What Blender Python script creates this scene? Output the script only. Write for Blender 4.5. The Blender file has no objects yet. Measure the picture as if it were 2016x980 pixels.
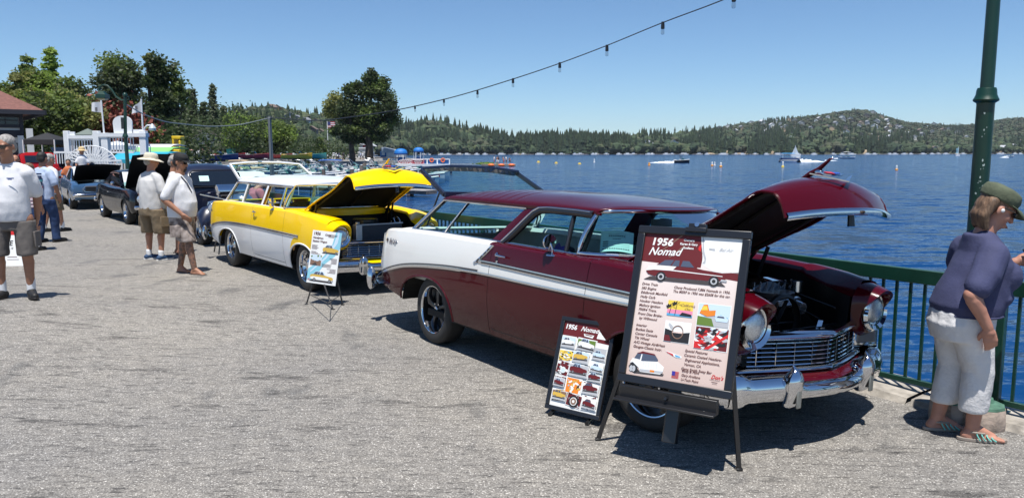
import bpy, bmesh, math, random
import numpy as np
from mathutils import Vector, Matrix, Euler, noise as mnoise
random.seed(7)
R = math.radians
PI = math.pi
SC = bpy.context.scene
COL = SC.collection
FPX = 1514.0; CAMH = 1.82; HORIZ = 299.0
PITCH = math.atan((490 - HORIZ) / FPX)
cam_d = bpy.data.cameras.new('camera'); cam = bpy.data.objects.new('camera', cam_d); COL.objects.link(cam)
cam.location = (0, 0, CAMH)
cam.rotation_euler = (PI / 2 - PITCH, 0, 0)
cam_d.sensor_fit = 'HORIZONTAL'; cam_d.sensor_width = 36.0; cam_d.lens = 36.0 * FPX / 2016
cam_d.clip_start = 0.05; cam_d.clip_end = 20000
SC.camera = cam
SC.render.resolution_x = 1024; SC.render.resolution_y = 497
SUN_EL = 74.0; SUN_AZ = 183.0          # compass azimuth of the sun, +Y is north
w = bpy.data.worlds.new('World'); SC.world = w; w.use_nodes = True
nt = w.node_tree; nt.nodes.clear()
sky = nt.nodes.new('ShaderNodeTexSky'); sky.sky_type = 'NISHITA'; sky.sun_disc = False
sky.sun_elevation = R(SUN_EL); sky.sun_rotation = R(SUN_AZ); sky.altitude = 1500; sky.air_density = 1.0; sky.dust_density = 0.0; sky.ozone_density = 3.5
bg = nt.nodes.new('ShaderNodeBackground'); bg.inputs[1].default_value = 0.086
wo = nt.nodes.new('ShaderNodeOutputWorld')
tn = nt.nodes.new('ShaderNodeMix'); tn.data_type = 'RGBA'; tn.blend_type = 'MULTIPLY'; tn.inputs[0].default_value = 1; tn.inputs[7].default_value = (.82, 1.0, 1.12, 1)
nt.links.new(sky.outputs[0], tn.inputs[6]); nt.links.new(tn.outputs[2], bg.inputs[0]); nt.links.new(bg.outputs[0], wo.inputs[0])
sd = bpy.data.lights.new('sun', 'SUN'); sun = bpy.data.objects.new('sun', sd); COL.objects.link(sun)
sd.energy = 5.0; sd.angle = R(0.53); sd.color = (1.0, 0.965, 0.91)
_d = Vector((math.sin(R(SUN_AZ)) * math.cos(R(SUN_EL)), math.cos(R(SUN_AZ)) * math.cos(R(SUN_EL)), math.sin(R(SUN_EL))))
sun.rotation_euler = _d.to_track_quat('Z', 'Y').to_euler()
SC.view_settings.view_transform = 'Standard'; SC.view_settings.look = 'None'; SC.view_settings.gamma = 1; SC.view_settings.exposure = 0.38
SC.render.engine = 'CYCLES'
SC.cycles.max_bounces = 8; SC.cycles.transparent_max_bounces = 16; SC.cycles.caustics_reflective = False; SC.cycles.caustics_refractive = False
SC.cycles.sample_clamp_indirect = 6
def ray(u, v):
 a = (u - 1008) / FPX; b = -(v - 490) / FPX
 c, s = math.cos(PITCH), math.sin(PITCH)
 return Vector((a, c + b * s, -s + b * c))
def G(u, v, z=0.0):
 r = ray(u, v); t = (z - CAMH) / r.z
 return Vector((0, 0, CAMH)) + r * t
def at(u, v, Y):
 r = ray(u, v); return Vector((0, 0, CAMH)) + r * (Y / r.y)
MATS = {}
def mat(name, col=(.5, .5, .5), rough=.5, metal=0., coat=0., spec=.5, var=0., vscale=8., bump=0., bscale=40., trans=0., emit=None, alpha=1., sheen=0., coord='Object', detail=3., stretch=None, var2=None):
 if name in MATS: return MATS[name]
 m = bpy.data.materials.new(name); MATS[name] = m; m.use_nodes = True
 n = m.node_tree.nodes; L = m.node_tree.links; b = n['Principled BSDF']
 c = (*col, 1)
 b.inputs['Base Color'].default_value = c; b.inputs['Roughness'].default_value = rough; b.inputs['Metallic'].default_value = metal
 b.inputs['Coat Weight'].default_value = coat; b.inputs['Coat Roughness'].default_value = .03; b.inputs['Specular IOR Level'].default_value = spec
 b.inputs['Transmission Weight'].default_value = trans; b.inputs['Alpha'].default_value = alpha
 if emit: b.inputs['Emission Color'].default_value = (*emit[:3], 1); b.inputs['Emission Strength'].default_value = emit[3]
 if var or bump:
  tc = n.new('ShaderNodeTexCoord'); src = tc.outputs[coord]
  if stretch:
   mp = n.new('ShaderNodeMapping'); mp.inputs['Scale'].default_value = stretch; L.new(src, mp.inputs[0]); src = mp.outputs[0]
 if var:
  t = n.new('ShaderNodeTexNoise'); t.inputs['Scale'].default_value = vscale; t.inputs['Detail'].default_value = detail; L.new(src, t.inputs['Vector'])
  r = n.new('ShaderNodeValToRGB'); L.new(t.outputs[0], r.inputs[0])
  r.color_ramp.elements[0].position = .3; r.color_ramp.elements[1].position = .7
  if var2:
   r.color_ramp.elements[0].color = (*var2, 1); r.color_ramp.elements[1].color = c
  else:
   r.color_ramp.elements[0].color = tuple(max(0, x * (1 - var)) for x in col) + (1,); r.color_ramp.elements[1].color = tuple(min(1, x * (1 + var)) for x in col) + (1,)
  L.new(r.outputs[0], b.inputs['Base Color'])
 if bump:
  t2 = n.new('ShaderNodeTexNoise'); t2.inputs['Scale'].default_value = bscale; t2.inputs['Detail'].default_value = 4; L.new(src, t2.inputs['Vector'])
  bp = n.new('ShaderNodeBump'); bp.inputs['Strength'].default_value = min(1, bump); bp.inputs['Distance'].default_value = .01 if bump <= 1 else .01 * bump
  L.new(t2.outputs[0], bp.inputs['Height']); L.new(bp.outputs[0], b.inputs['Normal'])
 return m
def glassmat(name, tint=(.7, .9, .88), refl=.08):
 if name in MATS: return MATS[name]
 m = bpy.data.materials.new(name); MATS[name] = m; m.use_nodes = True
 n = m.node_tree.nodes; L = m.node_tree.links; n.clear()
 o = n.new('ShaderNodeOutputMaterial'); tr = n.new('ShaderNodeBsdfTransparent'); gl = n.new('ShaderNodeBsdfGlossy'); mx = n.new('ShaderNodeMixShader'); fr = n.new('ShaderNodeFresnel')
 tr.inputs[0].default_value = (*tint, 1); gl.inputs['Roughness'].default_value = .01; fr.inputs[0].default_value = 1.18
 L.new(fr.outputs[0], mx.inputs[0]); L.new(tr.outputs[0], mx.inputs[1]); L.new(gl.outputs[0], mx.inputs[2]); L.new(mx.outputs[0], o.inputs[0])
 return m
class MB:
 def __init__(s): s.v = []; s.f = []; s.mi = []; s.mats = []; s.cur = 0; s.M = None
 def mat(s, m):
  if m not in s.mats: s.mats.append(m)
  s.cur = s.mats.index(m); return s
 def add(s, vs, fs):
  o = len(s.v)
  if s.M is not None: vs = [s.M @ Vector(p) for p in vs]
  s.v += [tuple(p) for p in vs]; s.f += [tuple(i + o for i in f) for f in fs]; s.mi += [s.cur] * len(fs); return s
 def box(s, c, d, rot=None, taper=1.):
  x, y, z = d[0] / 2, d[1] / 2, d[2] / 2; t = taper
  vs = [Vector(p) for p in ((-x, -y, -z), (x, -y, -z), (x, y, -z), (-x, y, -z), (-x * t, -y * t, z), (x * t, -y * t, z), (x * t, y * t, z), (-x * t, y * t, z))]
  if rot is not None:
   q = Euler(rot).to_matrix() if not isinstance(rot, Matrix) else rot
   vs = [q @ p for p in vs]
  c = Vector(c)
  return s.add([p + c for p in vs], [(0, 3, 2, 1), (4, 5, 6, 7), (0, 1, 5, 4), (1, 2, 6, 5), (2, 3, 7, 6), (3, 0, 4, 7)])
 def bar(s, a, b, w, h, up=(0, 0, 1), w2=None, h2=None):
  a = Vector(a); b = Vector(b); d = (b - a).normalized(); up = Vector(up)
  if abs(d.dot(up)) > .98: up = Vector((1, 0, 0))
  x = d.cross(up).normalized(); y = x.cross(d).normalized(); w2 = w2 or w; h2 = h2 or h; vs = []
  for p, ww, hh in ((a, w, h), (b, w2, h2)):
   for i, j in ((-1, -1), (1, -1), (1, 1), (-1, 1)): vs.append(p + x * i * ww / 2 + y * j * hh / 2)
  return s.add(vs, [(0, 1, 2, 3), (7, 6, 5, 4), (1, 0, 4, 5), (2, 1, 5, 6), (3, 2, 6, 7), (0, 3, 7, 4)])
 def tube(s, pts, r, n=8, closed=False, caps=True):
  pts = [Vector(p) for p in pts]; N = len(pts); rr = r if isinstance(r, (list, tuple)) else [r] * N
  vs = []; nrm = None
  for i, p in enumerate(pts):
   if closed: d = pts[(i + 1) % N] - pts[i - 1]
   else: d = pts[min(i + 1, N - 1)] - pts[max(i - 1, 0)]
   if d.length < 1e-9: d = Vector((0, 0, 1))
   d.normalize()
   if nrm is None:
    nrm = d.orthogonal().normalized()
   nrm = (nrm - d * nrm.dot(d))
   if nrm.length < 1e-6: nrm = d.orthogonal()
   nrm.normalize(); bn = d.cross(nrm)
   for k in range(n):
    a = 2 * PI * k / n; vs.append(p + (nrm * math.cos(a) + bn * math.sin(a)) * rr[i])
  fs = []
  for i in range(N if closed else N - 1):
   j = (i + 1) % N
   for k in range(n): fs.append((i * n + k, i * n + (k + 1) % n, j * n + (k + 1) % n, j * n + k))
  if caps and not closed: fs.append(tuple(range(n - 1, -1, -1))); fs.append(tuple((N - 1) * n + k for k in range(n)))
  return s.add(vs, fs)
 def cyl(s, a, b, r, r2=None, n=16): return s.tube([a, b], [r, r if r2 is None else r2], n)
 def lathe(s, prof, n=24, c=(0, 0, 0), axis='z', cap=True, flip=False, ang=2 * PI):
  c = Vector(c); vs = []; N = len(prof); full = abs(ang - 2 * PI) < 1e-6; nn = n if full else n + 1
  for r, h in prof:
   for k in range(nn):
    a = ang * k / n; x, y = r * math.cos(a), r * math.sin(a)
    vs.append(c + (Vector((x, y, h)) if axis == 'z' else Vector((x, h, y)) if axis == 'y' else Vector((h, x, y))))
  fs = []
  for i in range(N - 1):
   for k in range(n):
    k2 = (k + 1) % nn
    fs.append((i * nn + k, i * nn + k2, (i + 1) * nn + k2, (i + 1) * nn + k))
  if cap and full: fs.append(tuple(range(nn - 1, -1, -1))); fs.append(tuple((N - 1) * nn + k for k in range(nn)))
  if axis == 'y': fs = [tuple(reversed(f)) for f in fs]
  if flip: fs = [tuple(reversed(f)) for f in fs]
  return s.add(vs, fs)
 def grid(s, P, flip=False, closeu=False):
  n = len(P); m = len(P[0]); vs = [p for row in P for p in row]; fs = []
  for i in range(n - 1 + (1 if closeu else 0)):
   for j in range(m - 1):
    f = (i * m + j, ((i + 1) % n) * m + j, ((i + 1) % n) * m + j + 1, i * m + j + 1)
    fs.append(tuple(reversed(f)) if flip else f)
  return s.add(vs, fs)
 def ell(s, c, r, n=12, m=8, rot=None):
  c = Vector(c); q = Euler(rot).to_matrix() if rot else None; P = []
  for i in range(m + 1):
   a = PI * i / m - PI / 2; row = []
   for k in range(n):
    b = 2 * PI * k / n; p = Vector((r[0] * math.cos(a) * math.cos(b), r[1] * math.cos(a) * math.sin(b), r[2] * math.sin(a)))
    if q: p = q @ p
    row.append(c + p)
   P.append(row)
  vs = [p for row in P for p in row]; fs = []
  for i in range(m):
   for k in range(n): fs.append((i * n + k, i * n + (k + 1) % n, (i + 1) * n + (k + 1) % n, (i + 1) * n + k))
  return s.add(vs, fs)
 def prism(s, pts, off):
  pts = [Vector(p) for p in pts]; off = Vector(off); n = len(pts)
  fs = [tuple(range(n)), tuple(range(2 * n - 1, n - 1, -1))] + [(i, i + n, (i + 1) % n + n, (i + 1) % n) for i in range(n)]
  return s.add(pts + [p + off for p in pts], fs)
 def face(s, pts): return s.add(pts, [tuple(range(len(pts)))])
 def build(s, name, m=None, parent=None, smooth=35, bevel=0., solid=0., loc=None, rot=None, seg=2, weld=False, kind=None, recalc=False, subsurf=0):
  me = bpy.data.meshes.new(name); me.from_pydata(s.v, [], s.f)
  ms = s.mats if s.mats else ([m] if m else [])
  for q in ms: me.materials.append(q)
  if len(ms) > 1: me.polygons.foreach_set('material_index', s.mi)
  if weld or recalc:
   bm = bmesh.new(); bm.from_mesh(me)
   if weld: bmesh.ops.remove_doubles(bm, verts=bm.verts, dist=1e-5)
   if recalc: bmesh.ops.recalc_face_normals(bm, faces=bm.faces)
   bm.to_mesh(me); bm.free()
  me.update()
  if smooth:
   me.polygons.foreach_set('use_smooth', [True] * len(me.polygons)); me.set_sharp_from_angle(angle=R(smooth))
  o = bpy.data.objects.new(name, me); COL.objects.link(o)
  if parent: o.parent = parent
  if loc is not None: o.location = loc
  if rot is not None: o.rotation_euler = rot
  if solid:
   d = o.modifiers.new('s', 'SOLIDIFY'); d.thickness = solid; d.offset = -1
  if bevel:
   d = o.modifiers.new('b', 'BEVEL'); d.width = bevel; d.segments = seg; d.limit_method = 'ANGLE'; d.angle_limit = R(40)
  if subsurf:
   d = o.modifiers.new('u', 'SUBSURF'); d.levels = subsurf; d.render_levels = subsurf
  if kind: o['kind'] = kind
  return o
def thing(name, label, cat, loc=(0, 0, 0), rz=0., group=None, scale=None, parent=None):
 o = bpy.data.objects.new(name, None); COL.objects.link(o); o.location = loc; o.rotation_euler = (0, 0, rz); o.empty_display_size = .1
 if label: o['label'] = label
 if cat: o['category'] = cat
 if group: o['group'] = group
 if scale: o.scale = (scale,) * 3 if isinstance(scale, (int, float)) else scale
 if parent: o.parent = parent
 return o
def holder(name, parent, loc=(0, 0, 0), rot=(0, 0, 0)):
 o = bpy.data.objects.new(name, None); COL.objects.link(o); o.parent = parent; o.location = loc; o.rotation_euler = rot; o.empty_display_size = .05
 return o
def tag(o, label, cat, group=None):
 o['label'] = label; o['category'] = cat
 if group: o['group'] = group
 return o
def copy_tree(o, parent=None):
 c = o.copy(); COL.objects.link(c); c.parent = parent
 for ch in list(o.children): copy_tree(ch, c)
 return c
def rebase(o, p):
 """put a mesh object's origin at p (its base)"""
 p = Vector(p); o.data.transform(Matrix.Translation(-p)); o.location = p; return o
def hermite(tab):
 xs = [a for a, b in tab]; ys = [b for a, b in tab]; n = len(xs); ms = []
 for i in range(n):
  if i == 0: ms.append((ys[1] - ys[0]) / (xs[1] - xs[0]))
  elif i == n - 1: ms.append((ys[-1] - ys[-2]) / (xs[-1] - xs[-2]))
  else:
   d0 = (ys[i] - ys[i - 1]) / (xs[i] - xs[i - 1]); d1 = (ys[i + 1] - ys[i]) / (xs[i + 1] - xs[i])
   ms.append(0 if d0 * d1 <= 0 else 2 * d0 * d1 / (d0 + d1))
 def f(x):
  if x <= xs[0]: return ys[0]
  if x >= xs[-1]: return ys[-1]
  i = 0
  while x > xs[i + 1]: i += 1
  h = xs[i + 1] - xs[i]; t = (x - xs[i]) / h
  return (2 * t ** 3 - 3 * t * t + 1) * ys[i] + (t ** 3 - 2 * t * t + t) * h * ms[i] + (-2 * t ** 3 + 3 * t * t) * ys[i + 1] + (t ** 3 - t * t) * h * ms[i + 1]
 return f
def lerp(a, b, t): return a + (b - a) * t
def text_mesh(body, size, align='LEFT', shear=0., ext=0., offset=0., spacing=1.):
 cu = bpy.data.curves.new('t', 'FONT'); cu.body = body; cu.size = size; cu.align_x = align; cu.shear = shear; cu.extrude = ext; cu.offset = offset; cu.space_character = spacing
 cu.resolution_u = 2
 o = bpy.data.objects.new('t', cu); COL.objects.link(o)
 dg = bpy.context.evaluated_depsgraph_get(); me = bpy.data.meshes.new_from_object(o.evaluated_get(dg))
 vs = [v.co.copy() for v in me.vertices]; fs = [tuple(p.vertices) for p in me.polygons]
 bpy.data.objects.remove(o); bpy.data.curves.remove(cu); bpy.data.meshes.remove(me)
 return vs, fs
CHROME = mat('chrome', (.66, .67, .70), .05, 1.)
CHROMED = mat('brushed_chrome', (.72, .73, .75), .22, 1.)
BLACKP = mat('black_plastic', (.012, .012, .014), .42)
BLACKM = mat('black_satin_metal', (.014, .014, .016), .35, .0, coat=.3)
RUBBER = mat('tyre_rubber', (.022, .021, .02), .72, bump=.15, bscale=60)
GLASS = glassmat('car_glass', (.66, .86, .84))
DARKIN = mat('dark_cloth', (.012, .012, .015), .8)
# ================================================================ SETTING
WZ = -1.4                                    # water level
FD = Vector((.60, -.80, 0)); FP = Vector((2.18, 6.65, 0)); FN = Vector((.80, .60, 0))   # railing line, direction, outward normal
def fpt(t, n=0., z=0.): return FP + FD * t + FN * n + Vector((0, 0, z))
def asphalt_mat():
 m = bpy.data.materials.new('asphalt'); m.use_nodes = True; n = m.node_tree.nodes; L = m.node_tree.links; b = n['Principled BSDF']
 tc = n.new('ShaderNodeTexCoord')
 def noise(sc, det=4, mp=None, ro=.55):
  t = n.new('ShaderNodeTexNoise'); t.inputs['Scale'].default_value = sc; t.inputs['Detail'].default_value = det; t.inputs['Roughness'].default_value = ro
  if mp:
   q = n.new('ShaderNodeMapping'); q.inputs['Scale'].default_value = mp[0]; q.inputs['Rotation'].default_value = (0, 0, mp[1]); L.new(tc.outputs['Object'], q.inputs[0]); L.new(q.outputs[0], t.inputs['Vector'])
  else: L.new(tc.outputs['Object'], t.inputs['Vector'])
  return t.outputs[0]
 def ramp(src, stops):
  r = n.new('ShaderNodeValToRGB'); L.new(src, r.inputs[0]); e = r.color_ramp.elements
  e[0].position, e[0].color = stops[0][0], (*stops[0][1], 1); e[1].position, e[1].color = stops[-1][0], (*stops[-1][1], 1)
  for p, c in stops[1:-1]: x = e.new(p); x.color = (*c, 1)
  return r.outputs[0]
 def mix(f, a, c, mode='MIX'):
  x = n.new('ShaderNodeMix'); x.data_type = 'RGBA'; x.blend_type = mode
  if isinstance(f, float): x.inputs[0].default_value = f
  else: L.new(f, x.inputs[0])
  for s, i in ((a, 6), (c, 7)):
   if isinstance(s, tuple): x.inputs[i].default_value = (*s, 1)
   else: L.new(s, x.inputs[i])
  return x.outputs[2]
 vo = n.new('ShaderNodeTexVoronoi'); vo.inputs['Scale'].default_value = 140; L.new(tc.outputs['Object'], vo.inputs['Vector'])
 hsv = n.new('ShaderNodeSeparateColor'); L.new(vo.outputs['Color'], hsv.inputs[0])
 stone = ramp(hsv.outputs[0], [(0., (.15, .143, .133)), (.3, (.245, .233, .217)), (.65, (.31, .297, .276)), (.93, (.385, .37, .343)), (1., (.78, .76, .72))])
 gap = ramp(vo.outputs['Distance'], [(.4, (1, 1, 1)), (.85, (.62, .62, .62))])
 c = mix(.8, stone, gap, 'MULTIPLY')
 mid = ramp(noise(7, 6, ((1, 1.9, 1), .25), .7), [(.30, (.62, .62, .62)), (.44, (.93, .93, .93)), (.7, (1.12, 1.11, 1.09))])
 c = mix(1., c, mid, 'MULTIPLY')
 crk_shade = ramp(noise(13, 9, ((.40, 2.2, 1), .35), .78), [(.39, (.24, .24, .25)), (.455, (1, 1, 1))])  # cracks, plus short streaks of aggregate shadow painted into the colour
 c = mix(.9, c, crk_shade, 'MULTIPLY')
 crk2 = ramp(noise(2.4, 10, ((.35, 1.6, 1), .45), .75), [(.38, (.40, .40, .41)), (.43, (1, 1, 1))])
 c = mix(.85, c, crk2, 'MULTIPLY')
 big = ramp(noise(.33, 4), [(.3, (.80, .81, .84)), (.7, (1.08, 1.06, 1.02))])
 c = mix(1., c, big, 'MULTIPLY')
 tar = ramp(noise(.8, 5, ((1.6, .9, 1), -.3), .6), [(.32, (.46, .47, .49)), (.41, (1.01, .99, .96))])
 c = mix(.8, c, tar, 'MULTIPLY')
 L.new(c, b.inputs['Base Color']); b.inputs['Roughness'].default_value = .83; b.inputs['Specular IOR Level'].default_value = .35
 bp = n.new('ShaderNodeBump'); bp.inputs['Strength'].default_value = .55; bp.inputs['Distance'].default_value = .006; bp.invert = True
 L.new(vo.outputs['Distance'], bp.inputs['Height'])
 bp2 = n.new('ShaderNodeBump'); bp2.inputs['Strength'].default_value = .5; bp2.inputs['Distance'].default_value = .03
 L.new(noise(9, 7, None, .7), bp2.inputs['Height']); L.new(bp.outputs[0], bp2.inputs['Normal']); L.new(bp2.outputs[0], b.inputs['Normal'])
 return m
def water_mat():
 m = bpy.data.materials.new('lake_water'); m.use_nodes = True; n = m.node_tree.nodes; L = m.node_tree.links; b = n['Principled BSDF']
 b.inputs['Base Color'].default_value = (.004, .040, .13, 1); b.inputs['Roughness'].default_value = .12; b.inputs['IOR'].default_value = 1.33; b.inputs['Specular IOR Level'].default_value = .24
 tc = n.new('ShaderNodeTexCoord'); geo = n.new('ShaderNodeNewGeometry'); acc = geo.outputs['Normal']
 for sc, amp, mp, det in ((.035, .10, (1., 3., 1), 2), (.22, .50, (1., 3.0, 1), 3), (.9, .85, (.7, 2.2, 1), 3), (3.2, .55, (.6, 1.9, 1), 3), (10., .4, (.7, 1.6, 1), 2)):
  q = n.new('ShaderNodeMapping'); q.inputs['Scale'].default_value = mp; q.inputs['Rotation'].default_value = (0, 0, R(8)); L.new(tc.outputs['Object'], q.inputs[0])
  t = n.new('ShaderNodeTexNoise'); t.inputs['Scale'].default_value = sc; t.inputs['Detail'].default_value = det; t.inputs['Distortion'].default_value = .5; L.new(q.outputs[0], t.inputs['Vector'])
  s_ = n.new('ShaderNodeVectorMath'); s_.operation = 'SUBTRACT'; s_.inputs[1].default_value = (.5, .5, .5); L.new(t.outputs['Color'], s_.inputs[0])
  m2 = n.new('ShaderNodeVectorMath'); m2.operation = 'MULTIPLY_ADD'; m2.inputs[1].default_value = (amp, amp * 1.5, 0); L.new(s_.outputs[0], m2.inputs[0]); L.new(acc, m2.inputs[2]); acc = m2.outputs[0]
 nn = n.new('ShaderNodeVectorMath'); nn.operation = 'NORMALIZE'; L.new(acc, nn.inputs[0]); L.new(nn.outputs[0], b.inputs['Normal'])
 return m
ASPH = asphalt_mat(); WATER = water_mat()
edge = [fpt(14, .32), fpt(4, .32), fpt(-10, .32), fpt(-26, .32), fpt(-32, .32), Vector((-18.5, 43, 0)), Vector((-34, 80, 0)), Vector((-52, 124, 0)), Vector((-70, 166, 0)), Vector((-42, 170, 0)), Vector((-33, 148, 0)), Vector((-17, 138, 0)), Vector((-14.5, 150, 0)), Vector((-22, 200, 0)), Vector((-60, 320, 0)), Vector((-90, 520, 0)), Vector((-400, 700, 0)), Vector((-900, 600, 0)), Vector((-900, -120, 0)), Vector((12, -120, 0))]
mb = MB(); top = edge
mb.face([p.copy() for p in top][::-1])
def ground_z(x, y): return .21 * math.exp(-((x + 6.4) / 2.3) ** 2 - ((y - 7.6) / 2.3) ** 2)
gr = mb.build('ground', ASPH, smooth=0, kind='structure')
bm = bmesh.new(); bm.from_mesh(gr.data)
for i in range(26):
 for ax_, o_, n_ in ((0, -13 + i * .5, (1, 0, 0)), (1, 1.5 + i * .5, (0, 1, 0))):
  bmesh.ops.bisect_plane(bm, geom=bm.verts[:] + bm.edges[:] + bm.faces[:], plane_co=(o_, 0, 0) if ax_ == 0 else (0, o_, 0), plane_no=n_)
for v in bm.verts: v.co.z = ground_z(v.co.x, v.co.y) if -13.5 < v.co.x < -.4 and 1.4 < v.co.y < 14.1 else 0
bmesh.ops.recalc_face_normals(bm, faces=bm.faces); bm.to_mesh(gr.data); bm.free()
if gr.data.polygons[0].normal.z < 0: gr.data.flip_normals()
gr.data.polygons.foreach_set('use_smooth', [True] * len(gr.data.polygons))
QUAY = mat('quay_concrete', (.30, .28, .25), .9, var=.35, vscale=3, bump=.6, bscale=20)
mb = MB()
for i in range(len(top) - 4):
 a, b = top[i], top[i + 1]; d = Vector((0, 0, -3))
 mb.face([a, b, b + d, a + d])
mb.build('quay_wall', QUAY, smooth=0, kind='structure')
KERB = mat('kerb_concrete', (.33, .30, .26), .92, var=.4, vscale=9, bump=1.2, bscale=22)
kerb = thing('kerb', None, None); kerb['kind'] = 'structure'
rk = random.Random(3)
for k in range(14):
 t0 = 5.2 - k * 1.9; t1 = t0 - 1.87; P = []
 for i in range(17):
  t = lerp(t0, t1, i / 16); e = .035 * mnoise.noise(Vector((t * 3.1, 1, 0))) + .02 * mnoise.noise(Vector((t * 11, 4, 0)))
  h = .045 + .018 * mnoise.noise(Vector((t * 2.3, 7, 2)))
  P.append([fpt(t, -.20 + e, .0), fpt(t, -.17 + e, h), fpt(t, .05, h + .008), fpt(t, .34, h), fpt(t, .345, -.5)])
 o = MB().grid(P, flip=True).build('kerb_stone', KERB, kerb, smooth=50)
mb = MB(); Pw = []
mb.face([(-1500, -150, WZ), (6000, -150, WZ), (6000, 9000, WZ), (-1500, 9000, WZ)])
mb.build('water', WATER, smooth=0, kind='structure')
GREEN = mat('green_painted_steel', (.006, .048, .03), .38, coat=.25, var=.18, vscale=5, bump=.1, bscale=50)
GREEND = mat('green_lamp_paint', (.004, .036, .021), .4, coat=.2, var=.15, vscale=4, bump=.1, bscale=30)
rail = thing('railing', 'dark green steel railing with thin balusters along the lake edge', 'railing', fpt(0))
def rl(p): return p - FP
T0, T1 = 5.0, -30.0
mb = MB(); mb.bar(rl(fpt(T0, 0, .915)), rl(fpt(T1, 0, .915)), .05, .105); mb.build('top_rail', GREEN, rail, bevel=.006)
mb = MB(); mb.bar(rl(fpt(T0, 0, .125)), rl(fpt(T1, 0, .125)), .035, .04); mb.build('bottom_rail', GREEN, rail, bevel=.004)
bal = None; pst = None; npost = 0
t = T0; k = 0
while t > T1:
 if k % 15 == 0:
  if pst is None:
   mb = MB(); mb.box((0, 0, .47), (.055, .055, .80)); mb.box((0, 0, .052), (.16, .13, .016)); mb.cyl((.055, .04, .06), (.055, .04, .08), .01, n=6); mb.cyl((-.055, -.04, .06), (-.055, -.04, .08), .01, n=6)
   pst = mb.build('post', GREEN, rail, bevel=.004); o = pst
  else: o = pst.copy(); COL.objects.link(o)
  o.location = rl(fpt(t)); o.rotation_euler = (0, 0, math.atan2(FD.y, FD.x)); npost += 1
 elif t > -24:
  if bal is None:
   bal = MB().box((0, 0, .505), (.019, .019, .72)).build('baluster', GREEN, rail, bevel=0); o = bal
  else: o = bal.copy(); COL.objects.link(o)
  o.location = rl(fpt(t)); o.rotation_euler = (0, 0, math.atan2(FD.y, FD.x))
 t -= .103; k += 1
LPX = at(1941, 200, 5.75); LPX = Vector((LPX.x, LPX.y, 0))
lp = thing('lamp_post', 'thick dark green lamp post rising beside the woman, paint chipped, collar halfway up', 'lamp post', LPX)
prof = [(.0, 0), (.15, 0), (.15, .05), (.115, .09), (.105, .30), (.075, .38), (.063, .5), (.060, 2.16), (.062, 2.18)]
MB().lathe(prof, 28, cap=False).build('base', GREEND, lp)
MB().lathe([(.061, 2.175), (.084, 2.19), (.086, 2.20), (.078, 2.215), (.070, 2.235), (.066, 2.27), (.060, 2.285), (.0, 2.29)], 28, cap=False).build('collar', GREEND, lp)
MB().lathe([(.046, 2.27), (.045, 2.6), (.040, 4.2), (.0, 4.21)], 24, cap=False).build('pole', GREEND, lp)
CHIP = mat('chipped_paint', (.42, .5, .46), .8)
mb = MB(); rc = random.Random(5)
for i in range(34):
 z = rc.choice([.95, 1.15, 1.35, 1.5, 1.52, 1.62, 1.75, 1.95]) + rc.gauss(0, .06); a = R(-118) + rc.gauss(0, .22); rr = .0615; s_ = rc.uniform(.002, .007)
 pts = []
 for j in range(6):
  q = 2 * PI * j / 6; da = math.cos(q) * s_ * rc.uniform(.5, 1.2) / rr; dz = math.sin(q) * s_ * rc.uniform(.6, 2.2)
  pts.append((rr * math.cos(a + da), rr * math.sin(a + da), z + dz))
 mb.face(pts)
mb.build('paint_chip', CHIP, lp, smooth=0, kind='stuff')
MB().tube([(0, 0, 4.1), (0, 0, 4.5), (-.25, .1, 4.75), (-.6, .2, 4.7), (-.75, .25, 4.45)], .03, 8).build('arm', GREEND, lp)
MB().lathe([(.02, 4.45), (.2, 4.3), (.17, 4.05), (.0, 4.05)], 12, c=(-.75, .25, 0), cap=False).build('lantern', GREEND, lp)
CB = mat('block_concrete', (.36, .29, .24), .9, var=.25, vscale=14, bump=.6, bscale=40)
CBG = mat('block_green_cap', (.07, .16, .11), .7, var=.3, vscale=18)
for (u_, v_, lab) in ((1872, 826, 'concrete footing with worn green painted cap behind the heel of the woman, left one'), (1931, 838, 'concrete footing with worn green painted cap under the trouser hem, right one')):
 p = G(u_, v_); o = thing('concrete_footing', lab, 'footing', p, .4)
 mb = MB(); mb.lathe([(.0, 0), (.14, 0), (.145, .03), (.14, .13), (.13, .145), (0, .146)], 10, cap=False); mb.build('block', CB, o, smooth=30)
 mb = MB(); mb.lathe([(.135, .140), (.13, .158), (.07, .175), (.06, .2), (.0, .2)], 10, cap=False); mb.build('cap', CBG, o, smooth=30)
# ================================================================ FAR SHORE
def proj_z(v, Y):           # height of the point seen at row v, at distance Y
 return at(1008, v, Y).z
sky_tab = [(300, 240), (430, 238), (470, 232), (505, 228), (540, 226), (600, 236), (660, 240), (720, 250), (760, 256), (800, 258), (830, 256), (860, 254), (890, 262), (930, 266), (960, 274), (1000, 283), (1018, 288), (1050, 284), (1100, 282), (1150, 282), (1200, 284), (1260, 280), (1300, 279), (1340, 272), (1400, 262), (1440, 252), (1480, 246), (1520, 240), (1570, 236), (1600, 232), (1660, 224), (1690, 221), (1720, 227), (1760, 240), (1800, 247), (1850, 250), (1880, 252), (1920, 247), (1960, 241), (2016, 236), (2200, 228), (2500, 235)]
skyv = hermite(sky_tab)
crest = hermite([(300, 520), (600, 560), (800, 900), (900, 980), (1000, 1000), (1100, 1020), (1300, 1120), (1400, 1500), (1500, 1900), (1690, 2100), (1900, 2100), (2500, 2000)])
shore = hermite([(300, 300), (500, 330), (640, 420), (760, 640), (850, 800), (1000, 880), (1300, 900), (1500, 880), (1600, 860), (1700, 900), (1850, 1000), (2016, 1050), (2500, 1000)])
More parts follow.
